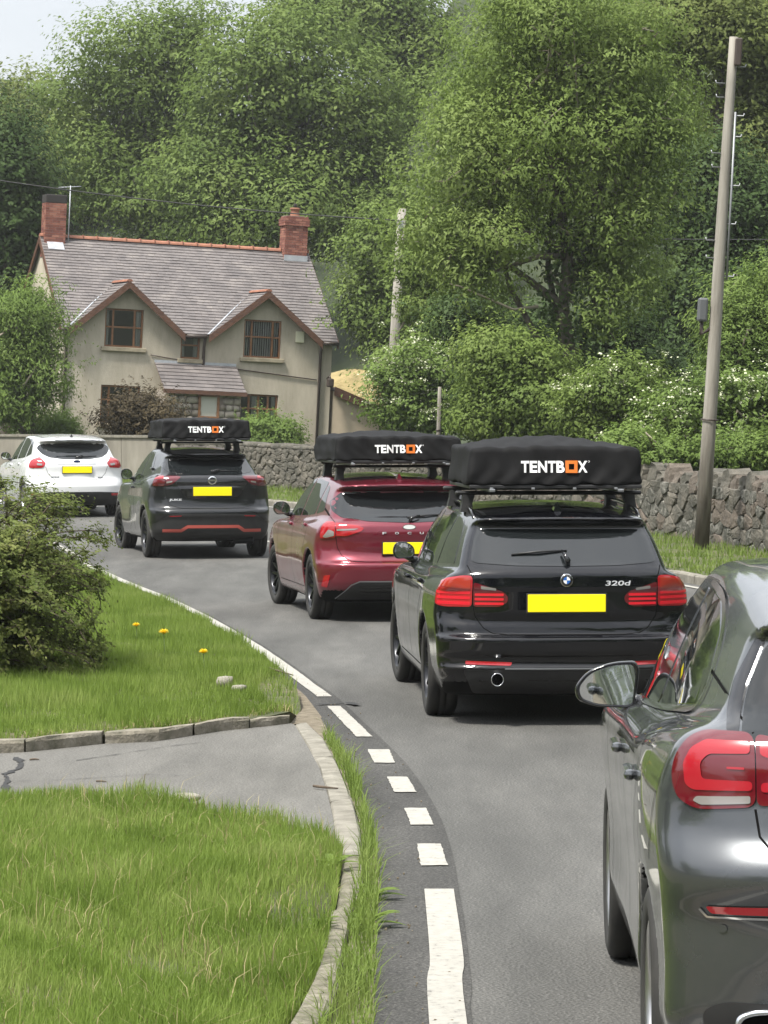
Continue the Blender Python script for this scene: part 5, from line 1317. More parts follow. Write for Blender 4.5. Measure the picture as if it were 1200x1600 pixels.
# backing under the front slates, outside the gables
bk = MB(); 
for a, b in ((HL - SO, GB[0][0] - .02), (GB[0][2] + .02, GB[1][0] - .02), (GB[1][2] + .02, HR + SO)):
    bk.add([main_fn(a - HL + SO, 0, -.01), main_fn(b - HL + SO, 0, -.01), main_fn(b - HL + SO, sl * .42, -.01), main_fn(a - HL + SO, sl * .42, -.01)], [(0, 1, 2, 3)])
bk.add([main_fn(0, sl * .42, -.012), main_fn(HR - HL + 2 * SO, sl * .42, -.012), main_fn(HR - HL + 2 * SO, sl + OV, -.012), main_fn(0, sl + OV, -.012)], [(0, 1, 2, 3)])
bk.build('roof_boards', M_TIMB, rf)
n_r = 19; wr_ = (HR - HL + 2 * SO) / n_r
for k in range(n_r):
    x0 = HL - SO + k * wr_; pr = []
    for i in range(7):
        a = math.pi * (i / 6) ; pr.append((math.cos(a) * .13, math.sin(a) * .10))
    vs = [(x0 + .004, DEP / 2 + p, RIDGE - .015 + q) for p, q in pr] + [(x0 + wr_ - .004, DEP / 2 + p, RIDGE - .015 + q) for p, q in pr]
    fs = [(i, i + 1, i + 8, i + 7) for i in range(6)] + [tuple(range(7)), tuple(range(13, 6, -1))]
    o = MB().add(vs, fs).build('ridge_tile', M_RIDGE, rf)
    MB().bevbox((x0 + wr_ - .035, DEP / 2 - .135, RIDGE - .01), (x0 + wr_ - .005, DEP / 2 + .135, RIDGE + .105), .02).build('ridge_roll', M_RIDGE, house)
# gable roofs
for gi, (l, c, r, h) in enumerate(GB):
    gr = empty('gable_roof', None); gr.parent = house
    rl = (h - EAVE) / (c - l); yb = (h - EAVE) / math.tan(ang)          # ridge runs back until the main roof takes over
    FO = .34                                                         # overhang in front
    V = []; F = []
    for s_ in (-1, 1):
        w_ = (c - l) if s_ < 0 else (r - c); slope = math.hypot(w_, h - EAVE); ux, uz = w_ / slope, (h - EAVE) / slope
        EX = .30
        def fn(u, t, lift, s_=s_, ux=ux, uz=uz, w_=w_):
            x = c + s_ * (w_ + EX * ux - t * ux); z = EAVE - EX * uz + t * uz
            return (x + s_ * lift * uz, (-FO + u) if s_ < 0 else (-FO + u), z + lift * ux)
        def skip(u, t, fn=fn):
            x, y, z = fn(u, t, 0); zm = EAVE + y * math.tan(ang)
            return z < zm - .02 or y > yb + .2
        v, f = slates(fn, yb + FO + .1, slope + EX, skip, w=.24)
        if s_ > 0: f = [q[::-1] for q in f]
        b = len(V); V += v; F += [tuple(i + b for i in q) for q in f]
        # soffit boards
        q = [fn(.0, 0, -.01), fn(0, slope + EX, -.01), fn(yb + FO, slope + EX, -.01), fn(FO * .9, 0, -.01)]
        MB().add(q, [(0, 1, 2, 3)]).build('soffit', M_TIMB, gr)
        # barge board with depth
        a0, a1 = Vector(fn(0, -.02, 0)), Vector(fn(0, slope + EX, 0))
        dn = Vector((0, 0, -.20))
        vs = [a0 + Vector((0, -.03, .02)), a1 + Vector((0, -.03, .02)), a1 + dn + Vector((0, -.03, 0)), a0 + dn + Vector((0, -.03, 0))]
        vs += [v + Vector((0, .045, 0)) for v in vs]
        MB().add(vs, [(0, 1, 2, 3), (7, 6, 5, 4), (0, 4, 5, 1), (3, 2, 6, 7), (0, 3, 7, 4)]).build('barge_board', M_TIMB, gr)
        if s_ < 0:                                                   # lead valley
            v0, v1 = Vector(fn(.05, -.0, .04)), Vector(fn(yb + FO, slope + EX - .05, .04))
            MB().add([v0 + Vector((-.05, -.02, .0)), v0 + Vector((.03, .02, .02)), v1 + Vector((.02, 0, .01)), v1 + Vector((-.05, 0, -.02))], [(0, 1, 2, 3)]).build('lead_valley', M_LEAD, gr)
    MB().add(V, F).build('slates', M_SLATE, gr, kind='stuff')
    for k in range(5):
        ya = -FO + k * (yb + FO) / 5; pr = [(math.cos(math.pi * i / 5) * .10, math.sin(math.pi * i / 5) * .075) for i in range(6)]
        vs = [(c + p, ya, h + q) for p, q in pr] + [(c + p, ya + (yb + FO) / 5 - .006, h + q) for p, q in pr]
        MB().add(vs, [(i, i + 6, i + 7, i + 1) for i in range(5)] + [tuple(range(6))]).build('ridge_tile', M_RIDGE, gr)
# barge boards at the house ends, gutters, pipes
for x in (HL - SO - .02, HR + SO - .02):
    for s_ in (1, -1):
        a0 = Vector((x, DEP / 2, RIDGE)); a1 = Vector((x, DEP / 2 - s_ * (DEP / 2 + OV * cs), EAVE - OV * sn)); dn = Vector((0, 0, -.2))
        vs = [a0, a1, a1 + dn, a0 + dn]; vs += [v + Vector((.04, 0, 0)) for v in vs]
        MB().add(vs, [(0, 1, 2, 3), (7, 6, 5, 4), (0, 4, 5, 1), (3, 2, 6, 7), (1, 5, 6, 2)]).build('barge_board', M_TIMB, house)
for a, b in ((HL - SO, GB[0][0] - .3), (GB[0][2] + .3, GB[1][0] - .3), (GB[1][2] + .3, HR + SO)):
    if b - a > .1: MB().tube([(a, -OV * cs - .05, EAVE - OV * sn - .05), (b, -OV * cs - .05, EAVE - OV * sn - .05)], .055, 8).build('gutter', M_PIPE, house)
for x, zb in ((hx(3.62), -.2), (hx(-3.86), -.2), (hx(.14), 2.72)):
    MB().tube([(x, -.18, EAVE - .28), (x, -.07, EAVE - .55), (x, -.07, zb)], .045, 8).build('drain_pipe', M_PIPE, house)
MB().tube([(hx(-1.40), -.03, 3.42), (hx(-1.0), -.03, 3.36), (hx(1.2), -.03, 3.12), (hx(3.55), -.03, 2.92)], .018, 6).build('wall_cable', M_PIPE, house)
MB().bevbox((hx(2.98) - .13, -.09, 4.02), (hx(2.98) + .13, -.003, 4.36), .02).build('alarm_box', principled('alarm_cream', (.72, .70, .52), .5), house)
MB().tube([(HR - .12, -.02, 2.98), (HR - .12, -.28, 3.05), (HR - .12, -.36, 2.98)], .03, 8).bevbox((HR - .22, -.46, 2.72), (HR - .02, -.26, 2.98), .04).build('wall_lamp', M_PIPE, house)
# porch: lean-to with slate roof, rubble walls and a small window
po = empty('porch', None); po.parent = house
PX0, PX1, PD = hx(-1.28), hx(1.12), 1.15; PT, PB = 3.22, 2.40
MB().box((PX0 + .12, -PD + .02, -.5), (PX1 - .12, -.003, PB - .02)).build('porch_wall', M_BMORT, po)
rp = random.Random(8); z = 0; stones = []
while z < PB - .1:
    h = min(rp.uniform(.14, .24), PB - .04 - z); x = PX0 + .10
    while x < PX1 - .14:
        w = min(rp.uniform(.2, .45), PX1 - .10 - x)
        if not (hx(.07) - .34 < x + w / 2 < hx(.07) + .34 and 1.55 < z + h / 2 < 2.36):
            me = STONES[rp.randrange(14)]; M = Matrix.Translation((x + w / 2, -PD, z + h / 2)) @ Matrix.Diagonal((w - .02, .12, h - .02, 1))
            stones.append((M, me))
        x += w
    z += h
sj = MB()
for M, me in stones: sj.add([M @ v.co for v in me.vertices], [tuple(p.vertices) for p in me.polygons], True)
sj.build('porch_stones', M_RUBB, po, kind='stuff')
wp = MB(); x0, x1, z0, z1 = hx(.07) - .32, hx(.07) + .32, 1.60, 2.32; t = .07
for a, b in (((x0, z0), (x0 + t, z1)), ((x1 - t, z0), (x1, z1)), ((x0 + t, z0), (x1 - t, z0 + t)), ((x0 + t, z1 - t), (x1 - t, z1))):
    wp.box((a[0], -PD - .09, a[1]), (b[0], -PD + .0, b[1]))
wp.build('window_frame', M_OAK, po)
MB().box((x0 + t, -PD - .05, z0 + t), (x1 - t, -PD - .04, z1 - t)).build('pane', principled('obscured_pane', (.50, .50, .44), .2, coat=.5), po)
psl = math.hypot(PD + .2, PT - PB); pc, ps = (PD + .2) / psl, (PT - PB) / psl
def pfn(u, t, lift): return (PX0 + u, -(PD + .2) + t * pc - lift * ps, PB + t * ps + lift * pc)
V, F = slates(pfn, PX1 - PX0, psl, lambda u, t: False, w=.3, e=.2)
MB().add(V, F).build('slates', M_SLATE, po, kind='stuff')
MB().add([pfn(0, 0, 0), pfn(PX1 - PX0, 0, 0), pfn(PX1 - PX0, psl, 0), pfn(0, psl, 0)], [(0, 1, 2, 3)]).build('roof_boards', M_TIMB, po)
MB().box((PX0 - .02, -PD - .23, PB - .1), (PX1 + .02, -PD - .19, PB + .02)).build('fascia', M_TIMB, po)
MB().box((PX0, -.06, PT - .02), (PX1, -.004, PT + .06)).build('flashing', M_LEAD, po)
# chimneys
def chimney(x, y, zb, zt, w, d, corbel, name):
    ch = empty(name, None); ch.parent = house
    MB().box((x - w/2 + .015, y - d/2 + .015, zb), (x + w/2 - .015, y + d/2 - .015, zt - .02)).build('chimney_core', M_BMORT, ch)
    m = MB(); rc = random.Random(2); z = zb; row = 0
    while z < zt - .06:
        e = .045 if corbel and zt - .36 < z < zt - .12 else 0
        ww, dd = w + 2 * e, d + 2 * e
        for side in range(4):
            ln = ww if side % 2 == 0 else dd; s_ = 0; first = .11 if row % 2 else .225
            while s_ < ln - .01:
                b_ = min(first if s_ == 0 else .225, ln - s_)
                a0, a1 = s_ + .005, s_ + b_ - .005; j = rc.uniform(0, .006)
                if a1 - a0 > .02:
                    if side == 0: m.box((x - ww/2 + a0, y - dd/2 - j, z), (x - ww/2 + a1, y - dd/2 + .09, z + .066))
                    elif side == 1: m.box((x + ww/2 - .09, y - dd/2 + a0 + .002, z + .001), (x + ww/2 + j, y - dd/2 + a1 + .002, z + .065))
                    elif side == 2: m.box((x - ww/2 + a0, y + dd/2 - .09, z), (x - ww/2 + a1, y + dd/2 + j, z + .066))
                    else: m.box((x - ww/2 - j, y - dd/2 + a0 + .003, z + .001), (x - ww/2 + .09, y - dd/2 + a1 + .003, z + .065))
                s_ += b_
        z += .075; row += 1
    m.build('bricks', M_BRICK, ch, kind='stuff')
    return ch
CY = DEP / 2
c1 = chimney(hx(2.62) + .86 * .26 + .80, CY - .12, 6.0, 8.05, .72, .62, True, 'chimney')
xx = hx(2.62) + .86 * .26 + .80
pot = MB().lathe([(.001, .0), (.17, .0), (.15, .05), (.13, .2), (.16, .22), (.16, .27), (.11, .28), (.10, .1)], Matrix.Translation((xx, CY - .12, 8.02)), 20).build('chimney_pot', M_RIDGE, c1)
MB().lathe([(.001, .36), (.05, .33), (.07, .25), (.02, .22)], Matrix.Translation((xx, CY - .12, 8.09)), 14).build('cowl', M_BLACKPOT, c1)
MB().box((xx - .38, CY - .46, 6.62), (xx + .38, CY - .435, 6.80)).build('flashing', M_LEAD, c1)
x2 = HL + .30
c2 = chimney(x2, CY, 6.3, 7.95, .64, .60, False, 'chimney')
MB().bevbox((x2 - .33, CY - .31, 7.93), (x2 + .33, CY + .31, 8.20), .03).build('chimney_cap', M_BLACKPOT, c2)
MB().add([main_fn(x2 - .25 - HL + SO, sl + OV - .72, .045), main_fn(x2 + .25 - HL + SO, sl + OV - .72, .045), main_fn(x2 + .25 - HL + SO, sl + OV - .12, .05), main_fn(x2 - .25 - HL + SO, sl + OV - .12, .05)], [(0, 1, 2, 3)]).build('flashing', M_LEAD, c2)
ae = MB().tube([(x2 + .42, CY - .25, 6.6), (x2 + .42, CY - .25, 8.5)], .018, 6)
ae.tube([(x2 + .05, CY - .25, 8.42), (x2 + .75, CY - .25, 8.5)], .012, 5)
for k in range(6): ae.tube([(x2 + .1 + k * .11, CY - .42, 8.43 + k * .011), (x2 + .1 + k * .11, CY - .08, 8.43 + k * .011)], .007, 4)
ae.build('television_aerial', M_LEAD, house)
# outbuilding with a mono-pitch roof, beside the gable end
M_OUT = noisy(principled('outhouse_render', (.42, .34, .25), .9), [(.3, (.48, .39, .28)), (.7, (.62, .52, .39))], scale=1.2, detail=8)
ob = empty('outhouse', HM, label='tan rendered outhouse with sloping roof beside the house', cat='outhouse')
x0, x1 = HR + .12, HR + 2.1; za, zb_ = 2.62, 1.92
vs = [(x0, .06, -.5), (x1, .06, -.5), (x1, .06, zb_), (x0, .06, za), (x0, 5, -.5), (x1, 5, -.5), (x1, 5, zb_), (x0, 5, za)]
MB().add(vs, [(0, 1, 2, 3), (7, 6, 5, 4), (0, 3, 7, 4), (1, 5, 6, 2), (3, 2, 6, 7)]).build('wall', M_OUT, ob)
vs = [(x0 - .02, -.12, za + .02), (x1 + .25, -.12, zb_ - .07), (x1 + .25, 5.2, zb_ - .07), (x0 - .02, 5.2, za + .02)]; vs += [(a, b, c + .09) for a, b, c in vs]
MB().add(vs, [(3, 2, 1, 0), (4, 5, 6, 7), (0, 1, 5, 4), (1, 2, 6, 5), (2, 3, 7, 6), (3, 0, 4, 7)]).build('roof', M_SLATE, ob)
vs = [(x0 - .02, -.145, za - .14), (x1 + .25, -.145, zb_ - .23), (x1 + .25, -.145, zb_ + .04), (x0 - .02, -.145, za + .13)]; vs += [(a, b + .03, c) for a, b, c in vs]
MB().add(vs, [(0, 1, 2, 3), (7, 6, 5, 4), (3, 2, 6, 7), (0, 4, 5, 1), (1, 5, 6, 2)]).build('fascia', M_TIMB, ob)

# ------------------------------------------------------------------ poles and cables
M_POLE = noisy(principled('weathered_pole', (.33, .30, .25), .85), [(.28, (.13, .115, .095)), (.5, (.26, .24, .205)), (.75, (.37, .35, .305))], scale=3, detail=9, stretch=(3, 3, .25), bump=.4, bscale=8, bdist=.01)
def tar_foot(m):
    N, L, B = nodes(m); src = B.inputs['Base Color'].links[0].from_socket; tc = N.new('ShaderNodeTexCoord'); sp_ = N.new('ShaderNodeSeparateXYZ'); L.new(tc.outputs['Object'], sp_.inputs[0])
    n = N.new('ShaderNodeTexNoise'); n.inputs['Scale'].default_value = 3; mp = N.new('ShaderNodeMapping'); mp.inputs['Scale'].default_value = (6, 6, .7); L.new(tc.outputs['Object'], mp.inputs[0]); L.new(mp.outputs[0], n.inputs['Vector'])
    ad = N.new('ShaderNodeMath'); ad.operation = 'MULTIPLY_ADD'; ad.inputs[1].default_value = -2.2; L.new(n.outputs['Fac'], ad.inputs[0]); L.new(sp_.outputs['Z'], ad.inputs[2])
    r = ramp(m.node_tree, [(0., (1, 1, 1)), (1., (0, 0, 0))]); mr = N.new('ShaderNodeMapRange'); mr.inputs['From Min'].default_value = -1.2; mr.inputs['From Max'].default_value = .9; L.new(ad.outputs[0], mr.inputs[0]); L.new(mr.outputs[0], r.inputs[0])
    mx = N.new('ShaderNodeMixRGB'); L.new(r.outputs[0], mx.inputs[0]); L.new(src, mx.inputs[1]); mx.inputs[2].default_value = (.055, .042, .032, 1); L.new(mx.outputs[0], B.inputs['Base Color'])
tar_foot(M_POLE)
M_TAR = noisy(principled('tarred_butt', (.06, .045, .035), .9), [(.3, (.03, .025, .02)), (.7, (.10, .08, .06))], scale=4, stretch=(3, 3, .3))
M_GREYM = principled('grey_cabinet', (.10, .105, .11), .5)
M_STEEL = principled('dull_steel', (.30, .31, .32), .5, .6)
M_WIRE = principled('cable', (.02, .02, .02), .7)
def pole_root(px, py, D, name, lean, **k):
    p = at(px, py, D); w = R4 @ Vector((p.x, p.y, tz(p.x, p.y)))
    return empty(name, Matrix.Translation(w) @ Matrix.Rotation(math.radians(lean), 4, 'Y'), **k)
pr_ = pole_root(1095, 872, 46.0, 'telegraph_pole', .75, label='tall weathered telegraph pole with climbing steps in front of the stone wall', cat='pole')
HP = 7.47
MB().tube([(0, 0, -.3), (0, 0, 1.9)] + [(0.004 * math.sin(z), .004 * math.cos(z), z) for z in np.linspace(2.2, HP, 9)], [.108, .10] + [.098 - .034 * t for t in np.linspace(0, 1, 9)], 16).build('pole_shaft', M_POLE, pr_)
for k, z in enumerate((4.05, 4.55, 5.35, 5.8, 6.35, 6.8)):
    s_ = -1 if k % 2 else 1
    MB().tube([(s_ * .08, -.02, z), (s_ * .21, -.02, z), (s_ * .22, -.02, z + .04)], .011, 6).build('pole_step', M_STEEL, pr_)
    s_ = -s_
    MB().tube([(s_ * .08, -.02, z + .25), (s_ * .19, -.02, z + .25), (s_ * .20, -.02, z + .29)], .011, 6).build('pole_step', M_STEEL, pr_)
MB().tube([(.115, -.03, 4.0), (.105, -.03, 5.0), (.09, -.03, 6.4)], .017, 6).build('riser_conduit', M_STEEL, pr_)
MB().lathe([(.118, -.012), (.124, -.012), (.124, .012), (.118, .012)], Matrix.Translation((0, 0, 1.98)), 20).build('steel_band', M_PIPE, pr_)
bx = MB().bevbox((-.27, -.10, 3.38), (-.13, .08, 3.72), .03).build('junction_box', M_GREYM, pr_)
MB().tube([(-.2, -.01, 3.40), (-.2, -.01, 3.20), (-.08, -.02, 3.28)], .03, 8).build('box_bracket', M_PIPE, bx)
MB().bevbox((.02, -.13, 7.05), (.12, -.05, 7.45), .02).build('cable_terminal', M_PIPE, pr_)
p2 = pole_root(604, 700, 79, 'telegraph_pole', .6, label='grey telegraph pole half hidden in leaves to the side of the house', cat='pole')
MB().tube([(0, 0, -.3), (0, 0, 3), (0, 0, 6.6)], [.13, .12, .105], 12).build('pole_shaft', M_POLE, p2)
MB().box((-.06, -.16, 6.1), (.06, -.1, 6.3)).build('insulator_bracket', M_STEEL, p2)
def cable(name, a, b, sag, r, label):
    pts = []
    for t in np.linspace(0, 1, 24):
        p = a.lerp(b, t); p = p - Vector((0, 0, sag * 4 * t * (1 - t))); pts.append(p)
    MB().tube(pts, r, 5).build(name, M_WIRE, label=label, cat='cable', group='overhead cables')
t2 = p2.matrix_world @ Vector((0, -.1, 6.3)); t1 = pr_.matrix_world @ Vector((0, -.08, 7.3))
aL = W(*at(-420, 205, 84)); cable('overhead_cable', aL, t2, .35, .016, 'black overhead cable passing above the house chimneys')
cable('overhead_cable', t2 - Vector((0, 0, .25)), W(*at(1420, 372, 60)), .10, .011, 'thin overhead cable through the trees behind the tall pole')
st = MB(); a_ = pr_.matrix_world @ Vector((.07, .02, 6.6)); b_ = R4 @ Vector((9.3, 47.5, 1.4))
b_ = W(*at(1160, 842, 47.2)); b2 = W(*at(1150, 690, 47.3))
# slim sapling stake near the elder
sp = at(680, 690, 66); stk = empty('tree_stake', Matrix.Translation(R4 @ Vector((sp.x, sp.y, tz(sp.x, sp.y)))), label='thin grey stake standing among the elder bushes', cat='stake')
MB().tube([(0, 0, -.2), (.01, 0, 1.2), (-.01, 0, 2.2)], [.05, .045, .035], 8).build('stake_shaft', M_POLE, stk)
MB().lathe([(.05, -.01), (.054, -.01), (.054, .02), (.05, .02)], Matrix.Translation((0, 0, 1.3)), 10).build('stake_tie', M_PIPE, stk)
# ------------------------------------------------------------------ plants
LEAF_ASH = leaf_mat('ash_leaf', (.10, .155, .034), (.18, .25, .06), (.265, .335, .11), .44)
LEAF_MID = leaf_mat('sycamore_leaf', (.085, .135, .030), (.155, .22, .054), (.235, .295, .09), .42)
LEAF_DARK = leaf_mat('ivy_shade_leaf', (.030, .055, .015), (.056, .096, .026), (.10, .15, .042), .3)
LEAF_LIGHT = leaf_mat('willow_leaf', (.10, .16, .035), (.16, .235, .055), (.24, .32, .095), .4)
LEAF_OLIVE = leaf_mat('olive_leaf', (.10, .135, .034), (.17, .21, .058), (.245, .28, .095), .4)
LEAF_BUSH = leaf_mat('small_leaf', (.085, .12, .028), (.155, .195, .05), (.25, .255, .085), .38, 3.)
LEAF_BROWN = leaf_mat('bronze_leaf', (.045, .035, .018), (.085, .065, .032), (.13, .10, .05), .2)
M_ELDER = principled('elder_blossom', (.50, .52, .36), .8)
M_BARK = noisy(principled('bark', (.10, .085, .065), .9), [(.3, (.05, .042, .034)), (.7, (.16, .14, .11))], scale=4, stretch=(3, 3, .5))
M_TWIG = noisy(principled('pale_twig', (.26, .23, .17), .85), [(.3, (.17, .15, .11)), (.7, (.33, .29, .22))], scale=5)
M_TWIGD = noisy(principled('brown_twig', (.09, .065, .05), .85), [(.3, (.05, .038, .03)), (.7, (.14, .105, .08))], scale=9)
def rot_rand(n, r, up=.55, out=None):
    """random leaf frames: normal leaning upward, heading random"""
    nrm = r.normal(size=(n, 3)); nrm /= np.linalg.norm(nrm, axis=1, keepdims=True); nrm[:, 2] = np.abs(nrm[:, 2]) * .8 + up * .6
    if out is not None: nrm = nrm * .42 + out
    nrm /= np.linalg.norm(nrm, axis=1, keepdims=True)
    h = r.normal(size=(n, 3)); h -= (h * nrm).sum(1, keepdims=True) * nrm; h /= np.linalg.norm(h, axis=1, keepdims=True) + 1e-9
    return nrm, h, np.cross(nrm, h)
def leaves(C, size, r, aspect=.5, droop=.25, up=.55, out=None):
    """one folded four-cornered leaf at every centre"""
    n = len(C); nrm, h, s = rot_rand(n, r, up, out); L = (size * r.uniform(.6, 1.35, n))[:, None]
    h = h - np.array([0, 0, droop]) * r.uniform(.2, 1.6, (n, 1)); h /= np.linalg.norm(h, axis=1, keepdims=True)
    w = L * aspect
    P = np.stack([C - h * L * .5, C - s * w * .5 + nrm * L * .10, C + h * L * .5, C + s * w * .5 + nrm * L * .10], 1).reshape(-1, 3)
    if out is not None:
        N_ = out / (np.linalg.norm(out, axis=1, keepdims=True) + 1e-9) * .9 + nrm * .2; N_ /= np.linalg.norm(N_, axis=1, keepdims=True)
        return P, np.arange(4 * n).reshape(n, 4), np.repeat(N_, 4, 0)
    return P, np.arange(4 * n).reshape(n, 4)
def crown_points(lobes, n_blob, per, rc, r, inner=.14):
    """leafy boughs: round tufts set over the outside of the lobes, leaves on the skin of every tuft, a few inside"""
    L = np.array(lobes); ar = (L[:, 3] * L[:, 4] * L[:, 5]) ** (2 / 3); pick = r.choice(len(L), n_blob, p=ar / ar.sum()); A = L[pick]
    d = r.normal(size=(n_blob, 3)); d /= np.linalg.norm(d, axis=1, keepdims=True)
    cc = A[:, :3] + d * A[:, 3:6] * r.uniform(.55, 1.02, (n_blob, 1))
    R_ = rc * r.uniform(.55, 1.5, n_blob)
    k = r.poisson(per * (R_ / rc) ** 2) + 3; idx = np.repeat(np.arange(n_blob), k); n = len(idx)
    q = r.normal(size=(n, 3)); q /= np.linalg.norm(q, axis=1, keepdims=True); q[:, 2] = q[:, 2] * .8 + .22
    rad = r.uniform(.45, 1.0, (n, 1)) ** .6 * (1 + .35 * np.abs(r.normal(size=(n, 1))) * (r.random((n, 1)) < .25))
    P = cc[idx] + q * rad * R_[idx][:, None] * np.array([1, 1, .68])
    out = q * 1.1 + d[idx] * .25 + np.array([0, 0, .3])
    m = int(n * inner); j = r.choice(len(L), m, p=ar / ar.sum()); e = r.normal(size=(m, 3)); e /= np.linalg.norm(e, axis=1, keepdims=True)
    P2 = L[j, :3] + e * L[j, 3:6] * r.uniform(0, .8, (m, 1))
    return cc, np.concatenate([P, P2]), np.concatenate([out, e])
def tree(name, label, cat, D, base_px, lobes_px, mat, leaf=.16, clump=260, per=60, rc=.8, seed=1, trunk_r=.2, twigs=25, twig_mat=None, group=None, depth=.75, shell=.55, aspect=.5, droop=.25, flowers=0, trunk_top=None, ivy=None, up=.55, dy=None, sprigs=0):
    """tree drawn at distance D; lobes as (px, py, rx, ry) in photograph units, with depth of their own"""
    r = np.random.default_rng(seed); rr = random.Random(seed)
    b = at(base_px[0], base_px[1], D); x0, y0 = b.x, b.y
    wb = R4 @ Vector((x0, y0, tz(x0, y0))); root = empty(name, Matrix.Translation(wb), label=label, cat=cat, group=group)
    s = FOC / D; lobes = []
    for i, (px, py, rx, ry) in enumerate(lobes_px):
        dd = rr.uniform(-.5, .5) * rx / s if dy is None else dy[i]
        c = R4 @ at(px, py, D + dd) - wb; lobes.append((c.x, c.y, c.z, rx / s, rx / s * depth, ry / s))
    cc, P, out = crown_points(lobes, int(clump * .55), per * 2.5, rc * 1.05, r)
    # sprigs that break the outline: leaves in a row on shoots growing out of the tufts
    on = out / (np.linalg.norm(out, axis=1, keepdims=True) + 1e-9)
    ns = int(clump * (1.6 if sprigs == 0 else sprigs)); j = r.choice(len(P), ns); dv = on[j] * .7 + r.normal(size=(ns, 3)) * .45 + np.array([0, 0, .45 if cat != 'tree' else .1]); dv /= np.linalg.norm(dv, axis=1, keepdims=True)
    SL = leaf * r.uniform(2.2, 5.5, (ns, 1)); tt_ = np.linspace(.1, 1, 13)[None, :, None]
    Q = P[j][:, None] + dv[:, None] * SL[:, None] * tt_ - np.array([0, 0, .25]) * (SL[:, None] * tt_ ** 2) + r.normal(size=(ns, 13, 3)) * leaf * .22
    P = np.concatenate([P, Q.reshape(-1, 3)]); out = np.concatenate([out, np.repeat(on[j] * .8 + np.array([0, 0, .5]), 13, 0)])
    V, F, NV = leaves(P, leaf * .74, r, aspect, droop, up * .3, out)
    obj('crown', mesh_np('crown', V, F, N=NV, smooth=True), mat, root)
    # trunk and limbs
    top = max(lobes, key=lambda a: a[2] + a[5]); tt = Vector((top[0], top[1], top[2] + top[5] * .3)) if trunk_top is None else (R4 @ at(trunk_top[0], trunk_top[1], D) - wb)
    m = MB(); n = 9; pts = [Vector((0, 0, -.3)).lerp(tt, k / n) + Vector((rr.uniform(-.12, .12), rr.uniform(-.12, .12), 0)) * (k > 0) for k in range(n + 1)]
    m.tube(pts, [trunk_r * (1 - .85 * (k / n) ** .8) for k in range(n + 1)], 9)
    for a in lobes:
        k = rr.randint(2, n - 2); p0 = pts[k]; p1 = Vector(a[:3]); mid = p0.lerp(p1, .5) + Vector((rr.uniform(-.4, .4), rr.uniform(-.4, .4), rr.uniform(-.1, .4)))
        m.tube([p0, mid, p1], [trunk_r * .4, trunk_r * .28, trunk_r * .1], 7)
    m.build('trunk', M_BARK, root)
    if twigs:
        m = MB(); L = np.array(lobes)
        for k in range(twigs):
            c = Vector(cc[rr.randrange(len(cc))]); a = lobes[rr.randrange(len(lobes))]; o = Vector(a[:3])
            st_ = c.lerp(o, .55) ; md = st_.lerp(c, .5) + Vector((rr.uniform(-.4, .4), rr.uniform(-.4, .4), rr.uniform(-.3, .4)))
            e = c + (c - st_) * rr.uniform(.05, .3) + Vector((rr.uniform(-.15, .15), rr.uniform(-.15, .15), rr.uniform(-.15, .15)))
            m.tube([st_, md, c, e], [.035, .026, .018, .008], 5)
        m.build('branches', twig_mat or M_BARK, root, kind='stuff')
    if flowers:
        on = out / (np.linalg.norm(out, axis=1, keepdims=True) + 1e-9); ok = np.where((on[:, 2] > .35) & (on[:, 1] < .35))[0]; j = ok[r.choice(len(ok), flowers)]
        C = P[j] + on[j] * .07
        k = 14; CC = np.repeat(C, k, 0) + r.normal(size=(flowers * k, 3)) * np.array([.065, .065, .025])
        V, F = leaves(CC, .045, r, .9, 0, 1.2); obj('blossom', mesh_np('blossom', V, F), M_ELDER, root, kind='stuff')
    if ivy:
        k = ivy; t = r.uniform(.0, .62, k)[:, None]; A = np.array([0, 0, 0]) + t * np.array(tt); ang_ = r.uniform(0, 6.28, k)
        C = A + np.stack([np.cos(ang_), np.sin(ang_), np.zeros(k)], 1) * (trunk_r * 1.2 + r.uniform(0, .35, (k, 1)))
        V, F = leaves(C, leaf * .8, r, .8); obj('ivy', mesh_np('ivy', V, F), LEAF_DARK, root, kind='stuff')
    return root
GT = 'trees of the wooded bank'
tree('ash_tree', 'tall feathery ash tree with ivy on its trunk behind the stone wall', 'tree', 62, (893, 700),
     [(880, 60, 130, 120), (985, 110, 110, 110), (775, 135, 80, 95), (870, 220, 150, 110), (1010, 240, 85, 90), (740, 260, 95, 90), (780, 345, 75, 70), (960, 345, 80, 65), (700, 370, 80, 65), (960, 440, 75, 65), (755, 430, 60, 50), (940, 505, 50, 42)],
     LEAF_ASH, .135, 640, 78, .62, 11, .20, 50, M_TWIG, GT, trunk_top=(880, 90), ivy=2600, shell=.4, aspect=.42, droop=.5)
tree('broad_tree', 'broad rounded tree rising right behind the chimneys', 'tree', 118, (455, 560),
     [(450, 115, 140, 95), (540, 190, 95, 100), (390, 230, 110, 95), (520, 310, 100, 90), (430, 330, 110, 80), (335, 300, 75, 80), (590, 300, 55, 80)],
     LEAF_MID, .26, 620, 60, 1.15, 12, .35, 30, None, GT, shell=.5)
tree('sycamore_tree', 'leafy sycamore on the skyline above the smaller chimney', 'tree', 126, (210, 480),
     [(215, 95, 95, 80), (150, 150, 75, 70), (280, 150, 75, 80), (230, 230, 100, 80), (150, 270, 80, 70), (300, 60, 60, 60), (250, 330, 90, 70)],
     LEAF_MID, .24, 520, 55, 1.05, 13, .32, 26, None, GT)
